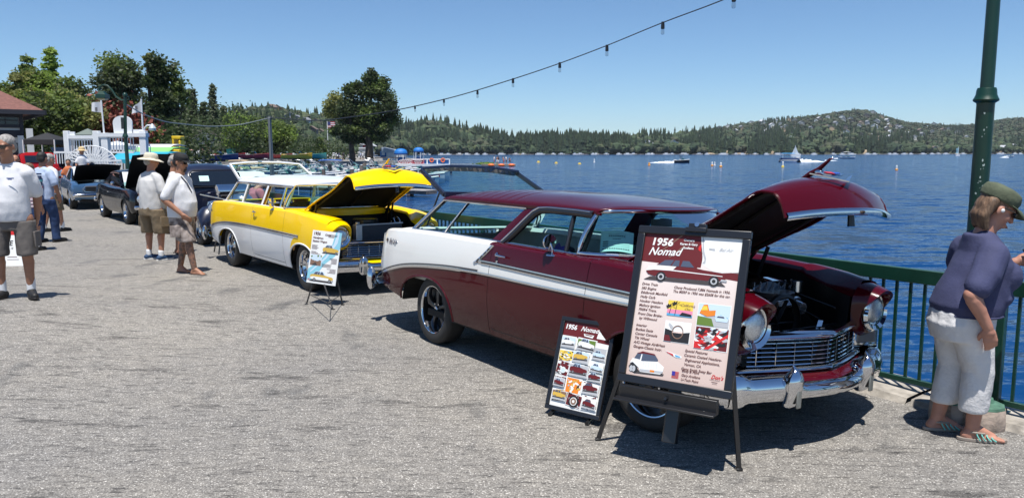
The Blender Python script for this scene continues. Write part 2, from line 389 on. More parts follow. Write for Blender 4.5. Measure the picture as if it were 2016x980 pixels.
def terr(u, s):             # s in 0..1 from shore to crest, >1 beyond
 D0, D1 = shore(u), crest(u); D = lerp(D0, D1, s)
 z1 = proj_z(skyv(u), D1); z0 = WZ - .3
 if s <= 1:
  k = s ** .85 if u < 1330 else (.45 * s + .55 * s * s * (3 - 2 * s))
  z = lerp(z0, z1, k) + 6 * mnoise.noise(Vector((u * .013, s * 4, 0))) * min(1, s * 4) * (1 - s)
  z = max(z, z0 + min(s * 60, 1.0) * 1.2)
 else: z = z1 - (s - 1) * 120
 p = at(u, 299, D); return Vector((p.x, D, z))
HILL = mat('hill_ground', (.055, .062, .032), 1., var=.5, vscale=.02, detail=6, coord='Object')
P = []
for i in range(111):
 u = 250 + i * 20.0
 P.append([terr(u, s) for s in ([0, .01, .03] + [j / 22 for j in range(2, 23)] + [1.1, 1.5])])
MB().grid(P, flip=True).build('hills', HILL, smooth=180, kind='structure')
FOL = [mat('wood_foliage_dark', (.022, .040, .020), .95, var=.45, vscale=.12, detail=5), mat('wood_foliage_mid', (.036, .058, .026), .95, var=.4, vscale=.15, detail=5), mat('wood_foliage_light', (.060, .078, .034), .95, var=.4, vscale=.15, detail=5), mat('wood_foliage_olive', (.052, .060, .034), .95, var=.4, vscale=.1, detail=5)]
def ico_dirs():
 bm = bmesh.new(); bmesh.ops.create_icosphere(bm, subdivisions=2, radius=1); vs = [v.co.copy() for v in bm.verts]; bm.verts.index_update(); fs = [tuple(v.index for v in f.verts) for f in bm.faces]; bm.free()
 bm = bmesh.new(); bmesh.ops.create_icosphere(bm, subdivisions=1, radius=1); v1 = [v.co.copy() for v in bm.verts]; bm.verts.index_update(); f1 = [tuple(v.index for v in f.verts) for f in bm.faces]; bm.free()
 return vs, fs, v1, f1
ICO2V, ICO2F, ICO1V, ICO1F = ico_dirs()
rw = random.Random(11)
def far_conifer(mb, p, h, r):
 n = 7; tiers = 6; a0 = rw.random() * 6
 vs = []; fs = []
 for t in range(tiers):
  z0 = h * (.10 + .86 * t / tiers); z1 = min(h, z0 + h * .30); rr = r * (1 - t / (tiers + .4)) ** .9
  o = len(vs)
  for k in range(n):
   a = a0 + t * .7 + 2 * PI * k / n; q = rr * (rw.uniform(.55, 1.2)); vs.append(p + Vector((math.cos(a) * q, math.sin(a) * q, z0 - rr * rw.uniform(0, .35))))
  vs.append(p + Vector((0, 0, z1)))
  for k in range(n): fs.append((o + k, o + (k + 1) % n, o + n))
 mb.add(vs, fs)
def far_broad(mb, p, h, r, fine=False):
 for c in range(3 if fine else 2):
  q = p + Vector((rw.uniform(-.5, .5) * r, rw.uniform(-.5, .5) * r, h * rw.uniform(.45, .68))); V, F = (ICO2V, ICO2F) if fine else (ICO1V, ICO1F)
  s = rw.uniform(.6, .95) * r; vs = []
  for d in V:
   k = 1 + rw.uniform(-.28, .28); vs.append(q + Vector((d.x * s * k, d.y * s * k, d.z * s * .85 * k)))
  mb.add(vs, F)
woods = [MB(), MB(), MB(), MB()]
def zone(u):                # which kinds grow where
 return u
N = 0
for i in range(12500):
 u = rw.uniform(430, 2060)
 s = rw.random() ** 1.2
 D = lerp(shore(u), crest(u), s)
 sm = .52 if u < 700 else .52 + .48 * (u - 700) / 120 if u < 820 else 1.
 if D < 1350 and u > 800 and rw.random() < .35: continue
 p = terr(u, s); p.z -= .5
 con = mnoise.noise(Vector((u * .012, s * 3, 5))) + (.25 if 1020 < u < 1200 or 1380 < u < 1540 else 0) + (-.25 if D > 1400 else 0) + (-.1 if u < 960 else 0)
 if con > .12 or rw.random() < .12:
  h = rw.uniform(12, 23) if D < 1350 else rw.uniform(9, 15)
  if 1020 < u < 1200 and s < .4: h *= 1.15
  h *= sm; far_conifer(woods[0] if rw.random() < .7 else woods[1], p, h, h * rw.uniform(.15, .23))
 else:
  h = rw.uniform(8, 14) if D < 1350 else rw.uniform(6, 10)
  h *= sm
  far_broad(woods[rw.choice([0, 1, 1, 2, 3] if D < 1350 else [0, 1, 3, 3])], p, h, h * rw.uniform(.38, .6), fine=D < 620)
wn = ['dark conifer wood on the far shore', 'mid green wood on the far shore', 'light green wood on the far shore', 'olive green wood on the far hills']
for k, m_ in enumerate(woods):
 o = m_.build('wood', FOL[k], smooth=0, kind='stuff'); o['label'] = wn[k]; o['category'] = 'wood'
spec = [(858, .42, 17), (940, .6, 0), (988, .02, 30), (975, .03, 25), (1008, .03, 29), (880, .9, 22), (896, .9, 22), (905, .9, 20), (1090, .06, 26), (1125, .06, 28), (1163, .05, 25), (1283, .5, 20), (1377, .6, 22), (1720, .1, 34), (1570, .2, 30)]
for k, (u, s, h) in enumerate(spec):
 if not h: continue
 mb = MB(); p = terr(u, s); far_conifer(mb, Vector((0, 0, 0)), h, h * .2); far_conifer(mb, Vector((0, 0, 0)), h * .97, h * .22)
 o = thing('pine_tree', 'tall dark pointed conifer standing out from the far wood', 'tree', p, group='conifers standing out of the far wood')
 mb.build('crown', FOL[0], o, smooth=0); MB().cyl((0, 0, 0), (0, 0, h * .3), .35, .25, 6).build('trunk', FOL[3], o)
HW = [mat('house_wall_white', (.72, .72, .70), .8), mat('house_wall_grey', (.36, .37, .38), .8), mat('house_wall_tan', (.50, .38, .26), .8), mat('house_wall_dark', (.16, .14, .13), .8), mat('house_wall_orange', (.60, .33, .14), .8)]
HR = [mat('house_roof_grey', (.20, .21, .23), .8), mat('house_roof_light', (.45, .46, .48), .8), mat('house_roof_brown', (.16, .12, .10), .8)]
WIN = mat('house_window', (.03, .04, .05), .1)
rh = random.Random(21)
def house(p, wd, dp, ht, rz, wm, rm, label, group, win=True):
 o = thing('house', label, 'house', p, rz, group)
 mb = MB(); mb.box((0, 0, ht / 2 - 1), (wd, dp, ht + 2)); mb.prism([(-wd / 2, -dp / 2, ht), (wd / 2, -dp / 2, ht), (0, -dp / 2, ht + wd * .3)], (0, dp, 0)); mb.build('wall', wm, o, smooth=0)
 mb = MB(); e = .06 * wd
 for s in (-1, 1):
  mb.prism([(s * (wd / 2 + e), -dp / 2 - .6, ht - .2), (0, -dp / 2 - .6, ht + wd * .3 + .15), (0, -dp / 2 - .6, ht + wd * .3 + .45), (s * (wd / 2 + e), -dp / 2 - .6, ht + .15)], (0, dp + 1.2, 0))
 mb.build('roof', rm, o, smooth=0)
 if win:
  nr = 2 if ht > 5 else 1
  for r_ in range(nr):
   for k in range(3):
    x = (k - 1) * wd * .3; z = ht * (.28 + .42 * r_) if nr == 2 else ht * .5
    f = MB().box((x, -dp / 2 - .03, z), (wd * .17, .12, ht * .2 if nr == 2 else ht * .36)).build('window', WIN, o, smooth=0)
 return o
hs = [(538, .88, 13, 2, 2), (549, .9, 12, 4, 2), (575, .62, 15, 1, 0), (588, .66, 12, 1, 0), (604, .62, 13, 0, 0), (623, .62, 13, 3, 2), (640, .55, 10, 3, 0), (616, .3, 12, 3, 2), (632, .3, 9, 2, 2),
      (1392, .12, 14, 0, 0), (1274, .11, 17, 0, 0), (1326, .13, 16, 0, 0), (1449, .1, 9, 1, 1), (1556, .2, 13, 1, 1)]
hill_h = [(1500, 241), (1516, 245), (1496, 238), (1523, 236), (1533, 242), (1456, 249), (1475, 240), (1413, 250), (1395, 252), (1548, 233), (1560, 235), (1600, 236), (1608, 232), (1624, 249), (1632, 250), (1655, 233), (1668, 230), (1673, 236), (1702, 238), (1712, 219), (1729, 228), (1700, 225), (1740, 234), (1652, 229), (1625, 229), (1686, 245), (1660, 247), (1662, 256), (1690, 262), (1711, 264), (1729, 268), (1740, 250), (1745, 244), (1760, 247), (1592, 248), (1573, 240), (1586, 233), (1543, 246), (1509, 252), (1506, 257), (1535, 251), (1747, 258), (1768, 249), (1746, 266), (1796, 268), (1789, 269), (1806, 255), (1830, 257), (1851, 253), (1862, 251), (1833, 243), (1838, 281), (1840, 288), (1834, 296), (1880, 257), (1898, 268), (1820, 270), (1716, 245), (1690, 240), (1720, 236), (1640, 240), (1565, 252), (1550, 262), (1445, 254), (1430, 247), (1405, 258), (1385, 256), (1970, 292), (1966, 299), (1990, 284), (2005, 275), (1960, 286), (1780, 262), (1770, 270), (1810, 262)]
HL = ['tan house on the left hill crest above the marina pole', 'dark roofed house beside the tan one on the left hill crest', 'grey house, first of three in a row right of the marina pole top', 'grey house in the middle of the row on the left hill', 'white house right of the middle of the row on the left hill', 'tan house on the left hill nearest the flag pole', 'dark house high on the left hill just left of the twin tree', 'dark house low on the left hill beside the flag pole', 'tan house low on the left hill left of the twin tree',
 'white house with grey gables among trees, right one of the pair across open water', 'large white house with grey gables above the slim pole marker', 'white house among trees, middle of the far shore', 'small grey cabin in the dark conifers left of the sail', 'grey house above the pontoon boat']
for k, (u, s, wd, wi, ri) in enumerate(hs):
 wd *= .62 if u < 700 else 1.
 p = terr(u, s); p.z += 1.5 + (3 if u > 700 else 2)
 wd *= .8; house(p, wd, wd * .8, wd * .42, rh.uniform(-.5, .5), HW[wi], HR[ri % 3], HL[k], 'houses across the lake')
def on_hill(u, v):
 best = None
 for j in range(2, 100):
  s = j / 100; p = terr(u, s); c, sn = math.cos(PITCH), math.sin(PITCH); Z = p.z + 9 - CAMH; d = p.y * c - Z * sn; up = p.y * sn + Z * c
  vv = 490 - FPX * up / d
  if best is None or abs(vv - v) < best[0]: best = (abs(vv - v), s)
 return terr(u, best[1])
for (u, v) in hill_h:
 p = on_hill(u, v); D = p.y; wd = rh.uniform(6.5, 12) * (D / 1500) ** .6; p.z += 3.2; p.y -= 5
 house(p, wd, wd * .7, rh.uniform(3, 5), rh.uniform(-.7, .7), HW[rh.choice([0, 0, 1, 1, 2, 3])], HR[rh.choice([0, 1, 1, 2])], 'small pale house among the trees high on the far hill', 'houses dotted over the far hill', win=rh.random() < .35 and D < 1800)
BANK = mat('bare_bank', (.30, .235, .16), .95, var=.4, vscale=.3)
for (u, wd, hh) in ((1010, 36, 5), (993, 20, 4), (1452, 34, 6), (1475, 18, 7), (1497, 16, 4), (1532, 12, 11), (1563, 10, 14), (1712, 14, 11), (1437, 10, 9), (1965, 22, 5), (1400, 14, 4)):
 p = terr(u, .012); mb = MB(); vs = []
 Pg = []
 for i in range(9):
  a = i / 8; x = (a - .5) * wd; e = math.sin(PI * a) ** .6
  Pg.append([Vector((x, -3, -2)), Vector((x, -1 + rh.uniform(-1, 1), e * hh * rh.uniform(.1, .25))), Vector((x, 3, e * hh * rh.uniform(.3, .5))), Vector((x, 10, e * hh * .5))])
 o = mb.grid(Pg, flip=True).build('bank', BANK, smooth=40, kind='structure'); o.location = (p.x, p.y, WZ + .2)
FBW = mat('far_boat_white', (.75, .75, .74), .4); FBB = mat('far_boat_blue', (.05, .2, .42), .6); DOCKM = mat('dock_wood', (.34, .31, .28), .9, var=.3, vscale=1)
for i in range(100):
 u = 825 + i * 12. + rh.uniform(-6, 6); p = terr(u, 0); p.y -= rh.uniform(4, 22); p.z = WZ
 L_ = rh.uniform(5, 9)
 if i % 3 == 0:
  o = MB().box((0, 0, .35), (rh.uniform(9, 16), 3, .5)).box((3, 0, .2), (.5, 3.2, 1.4)).box((-3, 0, .2), (.5, 3.2, 1.4)).build('dock', DOCKM, smooth=0); o.location = p; tag(o, 'low wooden boat dock at the far waterline', 'dock', 'docks along the far shore')
 else:
  mb = MB(); mb.mat(FBW); mb.prism([(-L_ / 2, 0, 0), (L_ / 2 * .8, 0, 0), (L_ / 2, 0, 1), (-L_ / 2, 0, 1.1)], (0, 2.2, 0)); mb.box((-.3, 1.1, 1.5), (L_ * .4, 1.8, .9))
  mb.mat(rh.choice([FBB, FBW, FBW])); mb.box((-.5, 1.1, 2.3), (L_ * .5, 2.1, .12)); mb.box((-1.5, .2, 1.8), (.1, .1, .9)); mb.box((.8, .2, 1.8), (.1, .1, .9))
  o = mb.build('moored_boat', smooth=0); o.location = p; tag(o, 'tiny white boat moored along the far shoreline', 'boat', 'boats moored along the far shore')
# ================================================================ CARS
def paint(name, col, rough=.16, fl=.0):
 return mat(name, col, rough, fl, coat=.5, spec=.15)
BURG = mat('burgundy_paint', (.060, .001, .005), .22, coat=.5, spec=.10); CREAM = paint('white_paint', (.80, .79, .75), .25); YEL = mat('yellow_paint', (.95, .60, .0), .3, 0., coat=.35, spec=.1); WHT = paint('pure_white_paint', (.80, .81, .82), .25)
BAY = mat('engine_bay_black', (.006, .006, .007), .45); UNDER = mat('underbody', (.012, .011, .010), .9)
LENSG = mat('headlight_glass', (.62, .66, .70), .08, .65, coat=1., var=.2, vscale=90, bump=.25, bscale=160); AMBERG = mat('parking_lens', (.22, .19, .18), .12, .2, coat=.8)
TRIMD = mat('trim_dark_infill', (.10, .095, .09), .35, .6)
PAPER = mat('pale_cyan_paper', (.62, .86, .82), .8); INK = mat('ink', (.03, .03, .04), .8); PURPLE = mat('purple_cloth', (.22, .09, .48), .8)
INTW = mat('interior_white_vinyl', (.62, .64, .60), .4); INTT = mat('interior_tan_vinyl', (.28, .17, .08), .5)
REDL = mat('tail_lens', (.5, .01, .01), .1, coat=.5)
def smooth01(t): t = max(0, min(1, t)); return t * t * (3 - 2 * t)
class Body:
 """a car body made of shaped panels: x forward, y to the left, z up, origin on the ground under the rear axle"""
 def __init__(s, root, W, zmid, belt, sill, arches, x0, x1, turn=.05, tuck=.07, roll=.3):
  s.root = root; s.Wf = hermite(W); s.zmid = zmid; s.belt = hermite(belt); s.sill = hermite(sill); s.arches = arches; s.x0 = x0; s.x1 = x1; s.tuck = tuck; s.turn = turn; s.roll = roll
 def y(s, x, z):
  w = s.Wf(x); zb = s.belt(x)
  if z < s.zmid: k = (s.zmid - z) / (s.zmid - .2); return w - s.tuck * k * k
  k = (z - s.zmid) / max(.05, zb - s.zmid); return w - s.turn * k ** 2.2
 def zb(s, x):
  z = s.sill(x)
  for (xc, zc, rb, rf, h, n) in s.arches:
   r = rf if x > xc else rb; d = abs(x - xc) / r
   if d < 1: z = max(z, zc + h * (1 - d ** n) ** (1 / n))
  return z
 def xs(s, a, b):
  L_ = set([a, b]); x = a
  while x < b: L_.add(round(x, 4)); x += .045
  for (xc, zc, rb, rf, h, n) in s.arches:
   for i in range(1, 26):
    q = PI / 2 * i / 26
    for xx in (xc + rf * math.sin(q) ** (2 / n), xc - rb * math.sin(q) ** (2 / n)):
     if a < xx < b: L_.add(xx)
   for xx in (xc + rf * .9999, xc - rb * .9999):
    if a < xx < b: L_.add(xx)
  r = sorted(L_); out = [r[0]]
  for v in r[1:]:
   if v - out[-1] > .0004: out.append(v)
  return out
 def panel(s, name, a, b, lo, hi, m, sides=(-1, 1), nz=7, parent=None, edge_l=None, edge_r=None, off=0., solid=0.):
  """panel between stations a..b and height curves lo..hi; edge_l/edge_r(t) bend its ends"""
  obs = []
  for sd_ in sides:
   P = []
   for x in s.xs(a, b):
    col = []; f = (x - a) / (b - a)
    for j in range(nz + 1):
     t = j / nz; xx = x
     if edge_l or edge_r:
      l = edge_l(t) if edge_l else a; r = edge_r(t) if edge_r else b; xx = lerp(l, r, f)
     z0 = lo(xx); z1 = hi(xx); z = lerp(z0, max(z1, z0 + .0005), t)
     col.append(Vector((xx, sd_ * (s.y(xx, z) + off), z)))
    P.append(col)
   o = MB().grid(P, flip=(sd_ < 0)).build(name, m, parent or s.root, smooth=50, solid=solid)
   obs.append(o)
  return obs
 def strip(s, mb, xs_, zf, h=.012, d=.008, sides=(-1, 1), hw=None):
  for sd_ in sides:
   P = []
   for i, x in enumerate(xs_):
    z = zf(x); y = s.y(x, z); q = h if hw is None else hw(x)
    P.append([Vector((x, sd_ * (s.y(x, z - q) - .004), z - q)), Vector((x, sd_ * (y + d * .7), z - q * .9)), Vector((x, sd_ * (y + d), z)), Vector((x, sd_ * (y + d * .7), z + q * .9)), Vector((x, sd_ * (s.y(x, z + q) - .004), z + q))])
   mb.grid(P, flip=(sd_ < 0))
 def lip(s, name, m, ar, r=.012):
  """rolled edge around a wheel opening, and the dark wheel house behind it"""
  (xc, zc, rb, rf, h, n) = ar
  for sd_ in (-1, 1):
   pts = []
   for i in range(-26, 27):
    q = PI / 2 * i / 26; rr = rf if q > 0 else rb; xx = xc + math.copysign(rr * abs(math.sin(q)) ** (2 / n), q) * .999
    z = max(s.zb(xx) if abs(i) < 26 else s.sill(xx), s.sill(xx)); pts.append(Vector((xx, sd_ * (s.y(xx, z) - .003), z)))
   MB().tube(pts, r, 8).build(name, m, s.root)
def inner_house(root, ar, yw, depth=.32):
 (xc, zc, rb, rf, h, n) = ar
 for sd_ in (-1, 1):
  A, B = [], []
  for i in range(-14, 15):
   q = PI / 2 * i / 14; rr = (rf if q > 0 else rb) + .05; xx = xc + math.copysign(rr * abs(math.sin(q)), q); z = zc + (h + .06) * math.cos(q)
   A.append(Vector((xx, sd_ * (yw - .05), z))); B.append(Vector((xx, sd_ * (yw - depth), z)))
  mb = MB().grid([[a, b] for a, b in zip(A, B)]); mb.face(B)
  mb.build('wheel_house', UNDER, root, smooth=0)
def wheel(root, loc, side, R_=.335, wd=.215, rim=.235, style='five', mrim=CHROME, turned=0., spin=0.):
 """side -1: outer face towards -y"""
 h = holder('wheel', root, loc, (0, 0, turned))
 s = side; w2 = wd / 2
 prof = [(rim * .93, -w2 * .82), (rim * 1.02, -w2 * .96), (R_ * .86, -w2 * 1.03), (R_ * .95, -w2 * .9), (R_ * .985, -w2 * .78), (R_, -w2 * .55), (R_, w2 * .55), (R_ * .985, w2 * .78), (R_ * .95, w2 * .9), (R_ * .86, w2 * 1.03), (rim * 1.02, w2 * .96), (rim * .93, w2 * .82)]
 mb = MB(); mb.lathe([(r, y) for r, y in prof], 44, axis='y', cap=False)
 for q in (-.62, -.2, .2, .62):
  mb.lathe([(R_ * 1.0005, w2 * .55 * q - .006), (R_ * 1.004, w2 * .55 * q - .003), (R_ * 1.004, w2 * .55 * q + .003), (R_ * 1.0005, w2 * .55 * q + .006)], 44, axis='y', cap=False)
 mb.build('tyre', RUBBER, h, smooth=40)
 o = s * w2
 rp = [(rim * .95, o * .78), (rim * 1.0, o * .90), (rim * .99, o * .96), (rim * .955, o * .93), (rim * .93, o * .80), (rim * .90, o * .45), (rim * .86, o * .1), (rim * .84, -o * .8)]
 mb = MB(); mb.lathe(rp, 44, axis='y', cap=False); mb.build('rim', mrim, h, smooth=35)
 mb = MB(); mb.lathe([(rim * .84, -o * .2), (0, -o * .2)], 24, axis='y', cap=False); mb.build('brake_disc', mat('brake_steel', (.10, .10, .10), .4, .8), h)
 if style == 'five':
  dk = mat('spoke_gunmetal', (.035, .035, .038), .3, .7, coat=.4); mb = MB().mat(dk)
  for k in range(5):
   a = spin + 2 * PI * k / 5; c, sn = math.cos(a), math.sin(a); t = Vector((-sn, 0, c)); r_ = Vector((c, 0, sn))
   P = []
   for q, hw, yy in ((.16, .030, .42), (.45, .024, .40), (.7, .030, .38), (.9, .048, .30)):
    b = r_ * rim * q; hw *= rim / .235
    P.append([b - t * hw + Vector((0, o * (yy - .3), 0)), b - t * hw * .8 + Vector((0, o * yy, 0)), b + Vector((0, o * (yy + .07), 0)), b + t * hw * .8 + Vector((0, o * yy, 0)), b + t * hw + Vector((0, o * (yy - .3), 0))])
   mb.grid(P, flip=s > 0)
  mb.build('spokes', dk, h, smooth=40, weld=False)
  mb = MB().mat(CHROME); mb.lathe([(0, o * .66), (rim * .10, o * .65), (rim * .13, o * .6), (rim * .14, o * .3)], 20, axis='y', cap=False)
  for k in range(5):
   a = spin + 2 * PI * (k + .5) / 5; mb.cyl((math.cos(a) * rim * .25, o * .3, math.sin(a) * rim * .25), (math.cos(a) * rim * .25, o * .52, math.sin(a) * rim * .25), rim * .035, n=6)
  mb.build('hub_cap', CHROME, h)
 elif style == 'smooth':
  mb = MB(); mb.lathe([(rim * .9, o * .3), (rim * .82, o * .5), (rim * .70, o * .30), (rim * .58, o * .5), (rim * .5, o * .38), (rim * .36, o * .62), (rim * .2, o * .7), (0, o * .72)], 40, axis='y', cap=False, flip=False)
  mb.build('hub_cap', CHROME, h, smooth=25)
  mb = MB()
  for k in range(12):
   a = 2 * PI * k / 12; mb.box((math.cos(a) * rim * .64, o * .46, math.sin(a) * rim * .64), (.012, .02, .05), rot=(0, -a + PI / 2, 0))
  mb.build('spoke_slots', mat('slot_dark', (.05, .05, .05), .4, .5), h, kind='stuff')
 elif style == 'disc':
  mb = MB(); mb.lathe([(rim * .9, o * .3), (rim * .6, o * .55), (rim * .3, o * .42), (rim * .25, o * .6), (0, o * .68)], 24, axis='y', cap=False)
  mb.build('hub_cap', CHROME, h, smooth=30)
 return h
def glass_between(root, name, A, B, m=GLASS, solid=.004):
 return MB().grid([[a, b] for a, b in zip(A, B)]).build(name, m, root, smooth=60, solid=0)
def script_badge(root, pts, m=CHROME, r=.004, name='badge'):
 mb = MB()
 for line in pts: mb.tube(line, r, 5)
 return mb.build(name, m, root)
def paper_card(root, c, wd, ht, rot, name='paper', parent_m=None):
 """curled show card with ruled lines, standing behind the windscreen"""
 h = holder(name, root, c, rot)
 def q(x, z): return Vector((x, -.04 * (1 - (2 * x / wd) ** 2), z))
 P = [[q(wd * (i / 8 - .5), z) for z in (0, ht)] for i in range(9)]
 MB().grid(P, flip=True).build('sheet', PAPER, h, smooth=60)
 mb = MB(); rr = random.Random(int(wd * 1000))
 def line(x0, x1, z, t):
  n = 5; mb.grid([[q(lerp(x0, x1, i / n), z) + Vector((0, -.0016, 0)), q(lerp(x0, x1, i / n), z + t) + Vector((0, -.0016, 0))] for i in range(n + 1)], flip=True)
 line(-wd * .28, wd * .28, ht * .83, ht * .008); line(-wd * .28, wd * .28, ht * .66, ht * .008)
 for k in range(9): line(-wd * .25 + k * wd * .058, -wd * .25 + k * wd * .058 + wd * .04, ht * .72, ht * .05)
 for k in range(5): line(-wd * .12 + k * wd * .05, -wd * .12 + k * wd * .05 + wd * .035, ht * .58, ht * .03)
 for z in (.44, .34, .24):
  line(-wd * .42, wd * .4, ht * z, ht * .008); line(-wd * .42, -wd * .25, ht * (z + .015), ht * .035)
 for k in range(12): line(-wd * .42 + k * wd * .07, -wd * .42 + k * wd * .07 + wd * .05, ht * .12, ht * .035)
 mb.build('writing', INK, h, smooth=0)
 return h
def seat_bench(root, x, wd, m, hgt=.85, y=0.):
 h = holder('seat', root, (x, y, 0))
 MB().box((.05, 0, .46), (.52, wd, .2)).build('cushion', m, h, bevel=.05)
 MB().box((-.24, 0, .66), (.15, wd, .5), rot=(0, -.18, 0)).build('backrest', m, h, bevel=.05)
def wagon56(name, label, origin, heading, sc, main, lower, style, roll=0.):
 """1950s two-door wagon with its hood and lift gate up. style 'sport' = slanted pillars and wide side stripe"""
 root = thing(name, label, 'car', origin, heading - PI / 2, scale=sc)
 sport = style == 'sport'; root.rotation_euler = (-roll, 0, heading - PI / 2)
 W = [(-1.22, .83), (-1.05, .885), (-.7, .925), (.3, .935), (2.3, .93), (2.9, .925), (3.3, .905), (3.52, .865)]
 belt = [(-1.22, .955), (-1.1, .985), (-.6, 1.015), (0, 1.03), (2.3, 1.035), (2.9, 1.01), (3.3, .965), (3.55, .925)]
 sill = [(-1.22, .40), (-.7, .345), (-.5, .30), (.4, .262), (1.3, .262), (2.35, .262), (2.6, .27), (3.2, .33), (3.55, .42)]
 rear = (0, .30, .62, .42, .32, 2.2); front = (2.92, .28, .44, .42, .36, 2.3)
 B = Body(root, W, .62, belt, sill, [rear, front], -1.22, 3.52)
 lowz = hermite([(-1.22, .49), (-1.05, .545), (-.8, .61), (-.45, .68), (0, .73), (.5, .765), (1.05, .782), (1.75, .787), (2.7, .80), (3.2, .82), (3.52, .83)]) if sport else hermite([(-1.22, .50), (-1.05, .565), (-.8, .63), (-.45, .685), (0, .72), (.5, .735), (1.05, .74), (2.3, .735), (3.52, .72)])
 upz = hermite([(-1.22, .80), (.84, .862), (1.05, .866), (1.75, .862), (2.7, .857), (3.2, .845), (3.52, .834)])
 G_ = .0028
 segs = [('quarter_panel', -1.22, 1.05 - G_), ('door', 1.05 + G_, 2.305 - G_), ('fender', 2.305 + G_, 3.52)]
 if sport:
  for nm, a, b in segs:
   B.panel(nm, a, b, B.zb, lowz, lower)
  sepx = lambda t: lerp(.82, 1.047, t ** .8)
  B.panel('quarter_panel', -1.22, 1.05 - G_, lowz, upz, CREAM, nz=3)
  B.panel('quarter_panel', -1.22, .82, upz, B.belt, CREAM, edge_r=sepx, nz=6)
  B.panel('quarter_panel', .82, 1.05 - G_, upz, B.belt, main, edge_l=sepx, nz=6)
  for nm, a, b in segs[1:]:
   B.panel('side_stripe', a, b, lowz, upz, CREAM, nz=3); B.panel(nm, a, b, upz, B.belt, main, nz=6)
  mb = MB(); xx = [(-1.22 + i * .05) for i in range(96) if -1.22 + i * .05 <= 3.5]
  B.strip(mb, xx, lambda x: lowz(x), hw=lambda x: .011 + .006 * (x < .6)); B.strip(mb, [x for x in xx if x >= .84], lambda x: upz(x) + .012, h=.019)
  mb.build('side_trim', CHROMED, root)
  mb = MB(); B.strip(mb, [x for x in xx if -1.15 < x < .9], lambda x: lowz(x) + .02, h=.007, d=.010); B.strip(mb, [x for x in xx if x >= .9], lambda x: upz(x) + .012, h=.009, d=.012)
  mb.build('side_trim', TRIMD, root)
  for sd_ in (-1, 1):      # slanted chrome dividing piece
   P = []
   for i in range(9):
    t = i / 8; x = sepx(t); z = lerp(upz(.84), B.belt(x), t); P.append([Vector((x - .028, sd_ * (B.y(x, z) + .004), z)), Vector((x, sd_ * (B.y(x, z) + .012), z)), Vector((x + .022, sd_ * (B.y(x, z) + .004), z))])
   MB().grid(P, flip=sd_ > 0).build('side_trim', CHROME, root, smooth=0)
   for k in range(4):
    t = .15 + k * .2; x = sepx(t); z = lerp(upz(.84), B.belt(x), t); MB().box((x, sd_ * (B.y(x, z) + .011), z), (.04, .004, .012), rot=(0, -.7, 0)).build('trim_slot', BLACKP, root)
 else:
  for nm, a, b in segs[:2]:
   B.panel(nm, a, b, B.zb, lowz, lower); B.panel(nm, a, b, lowz, B.belt, main, nz=6)
  fe = lambda t: lerp(2.55, 2.78, t ** 2)
  B.panel('fender', 2.308, 2.55, B.zb, lowz, lower, edge_r=fe)
  B.panel('fender', 2.55, 3.52, B.zb, lowz, main, edge_l=fe); B.panel('fender', 2.308, 3.52, lowz, B.belt, main, nz=6)
  mb = MB(); xx = [(-1.22 + i * .05) for i in range(96) if -1.22 + i * .05 <= 2.85]
  B.strip(mb, xx, lambda x: lowz(x) + .012, h=.006); B.strip(mb, xx, lambda x: lowz(x) - .014, h=.006)
  mb.build('side_trim', CHROMED, root)
  mb = MB(); B.strip(mb, xx, lambda x: lowz(x), h=.010, d=.005); mb.build('side_trim', mat('trim_black', (.02, .018, .016), .3, coat=.5), root)
 for ar in (rear, front): B.lip('wheel_lip', (lower if ar is rear or not sport else main), ar); inner_house(root, ar, .90)
 for sd_ in (-1, 1):
  for xs_ in (1.05, 2.305):
   MB().grid([[Vector((xs_ + o_, sd_ * (B.y(xs_, z) - .012), z)) for z in np.linspace(B.zb(xs_) + .01, B.belt(xs_), 12)] for o_ in (-.02, .02)]).build('gap_shade_backing', UNDER, root)  # dark strip added behind each door gap to stand in for its shade
 for sd_ in (-1, 1):
  zf = lambda x: .315
  pts = [Vector((x, sd_ * (B.y(x, .315) + .001), .315 + (.03 * ((x - 1.15) / .1) ** 2 if x < 1.15 else 0))) for x in np.linspace(1.06, 2.30, 22)]
  MB().tube(pts, .0032, 4).build('shut_line', UNDER, root)
 for nm, a, b in segs:
  mcol = main if (nm != 'quarter_panel' or not sport) else None
  for sd_ in (-1, 1):
   P = []; cols = []
   for x in B.xs(a, b):
    z = B.belt(x); y = B.y(x, z)
    if x < 2.36:
     yi = .70; row = [(y, z), (y - .012, z + .012), (y - .035, z + .021), (y - .07, z + .024), (yi, z + .022), (yi - .02, z - .02)]
    else:
     k = smooth01((x - 2.36) / .35); yi = lerp(.68, .655, k) - .16 * smooth01((x - 3.0) / .5); tz = z + .035 + .02 * smooth01((x - 2.9) / .5)
     ym = (y + yi) / 2
     row = [(y, z), (y - .02, z + .022), (lerp(y, ym, .6), tz), (ym, tz + .006), (lerp(yi, ym, .45), tz - .002), (yi, z + .01 - .03 * k)]
     if x > 3.0: row = [(y, z)] + [(ym + (y - ym) * math.cos(q), z + (tz + .01 - z) * math.sin(q)) for q in (.35, .8, 1.35, 1.9)] + [(yi, z - .05)]
    P.append([Vector((x, sd_ * yy, zz)) for yy, zz in row])
   if sport and nm == 'quarter_panel':
    Pw = [r for r in P if r[0].x < 1.0]; Pb = [r for r in P if r[0].x >= .95]
    MB().grid(Pw, flip=sd_ < 0).build('quarter_top', CREAM, root, smooth=60); MB().grid(Pb, flip=sd_ < 0).build('quarter_top', main, root, smooth=60)
   else: MB().grid(P, flip=sd_ < 0).build(nm + '_top', mcol or CREAM, root, smooth=60)
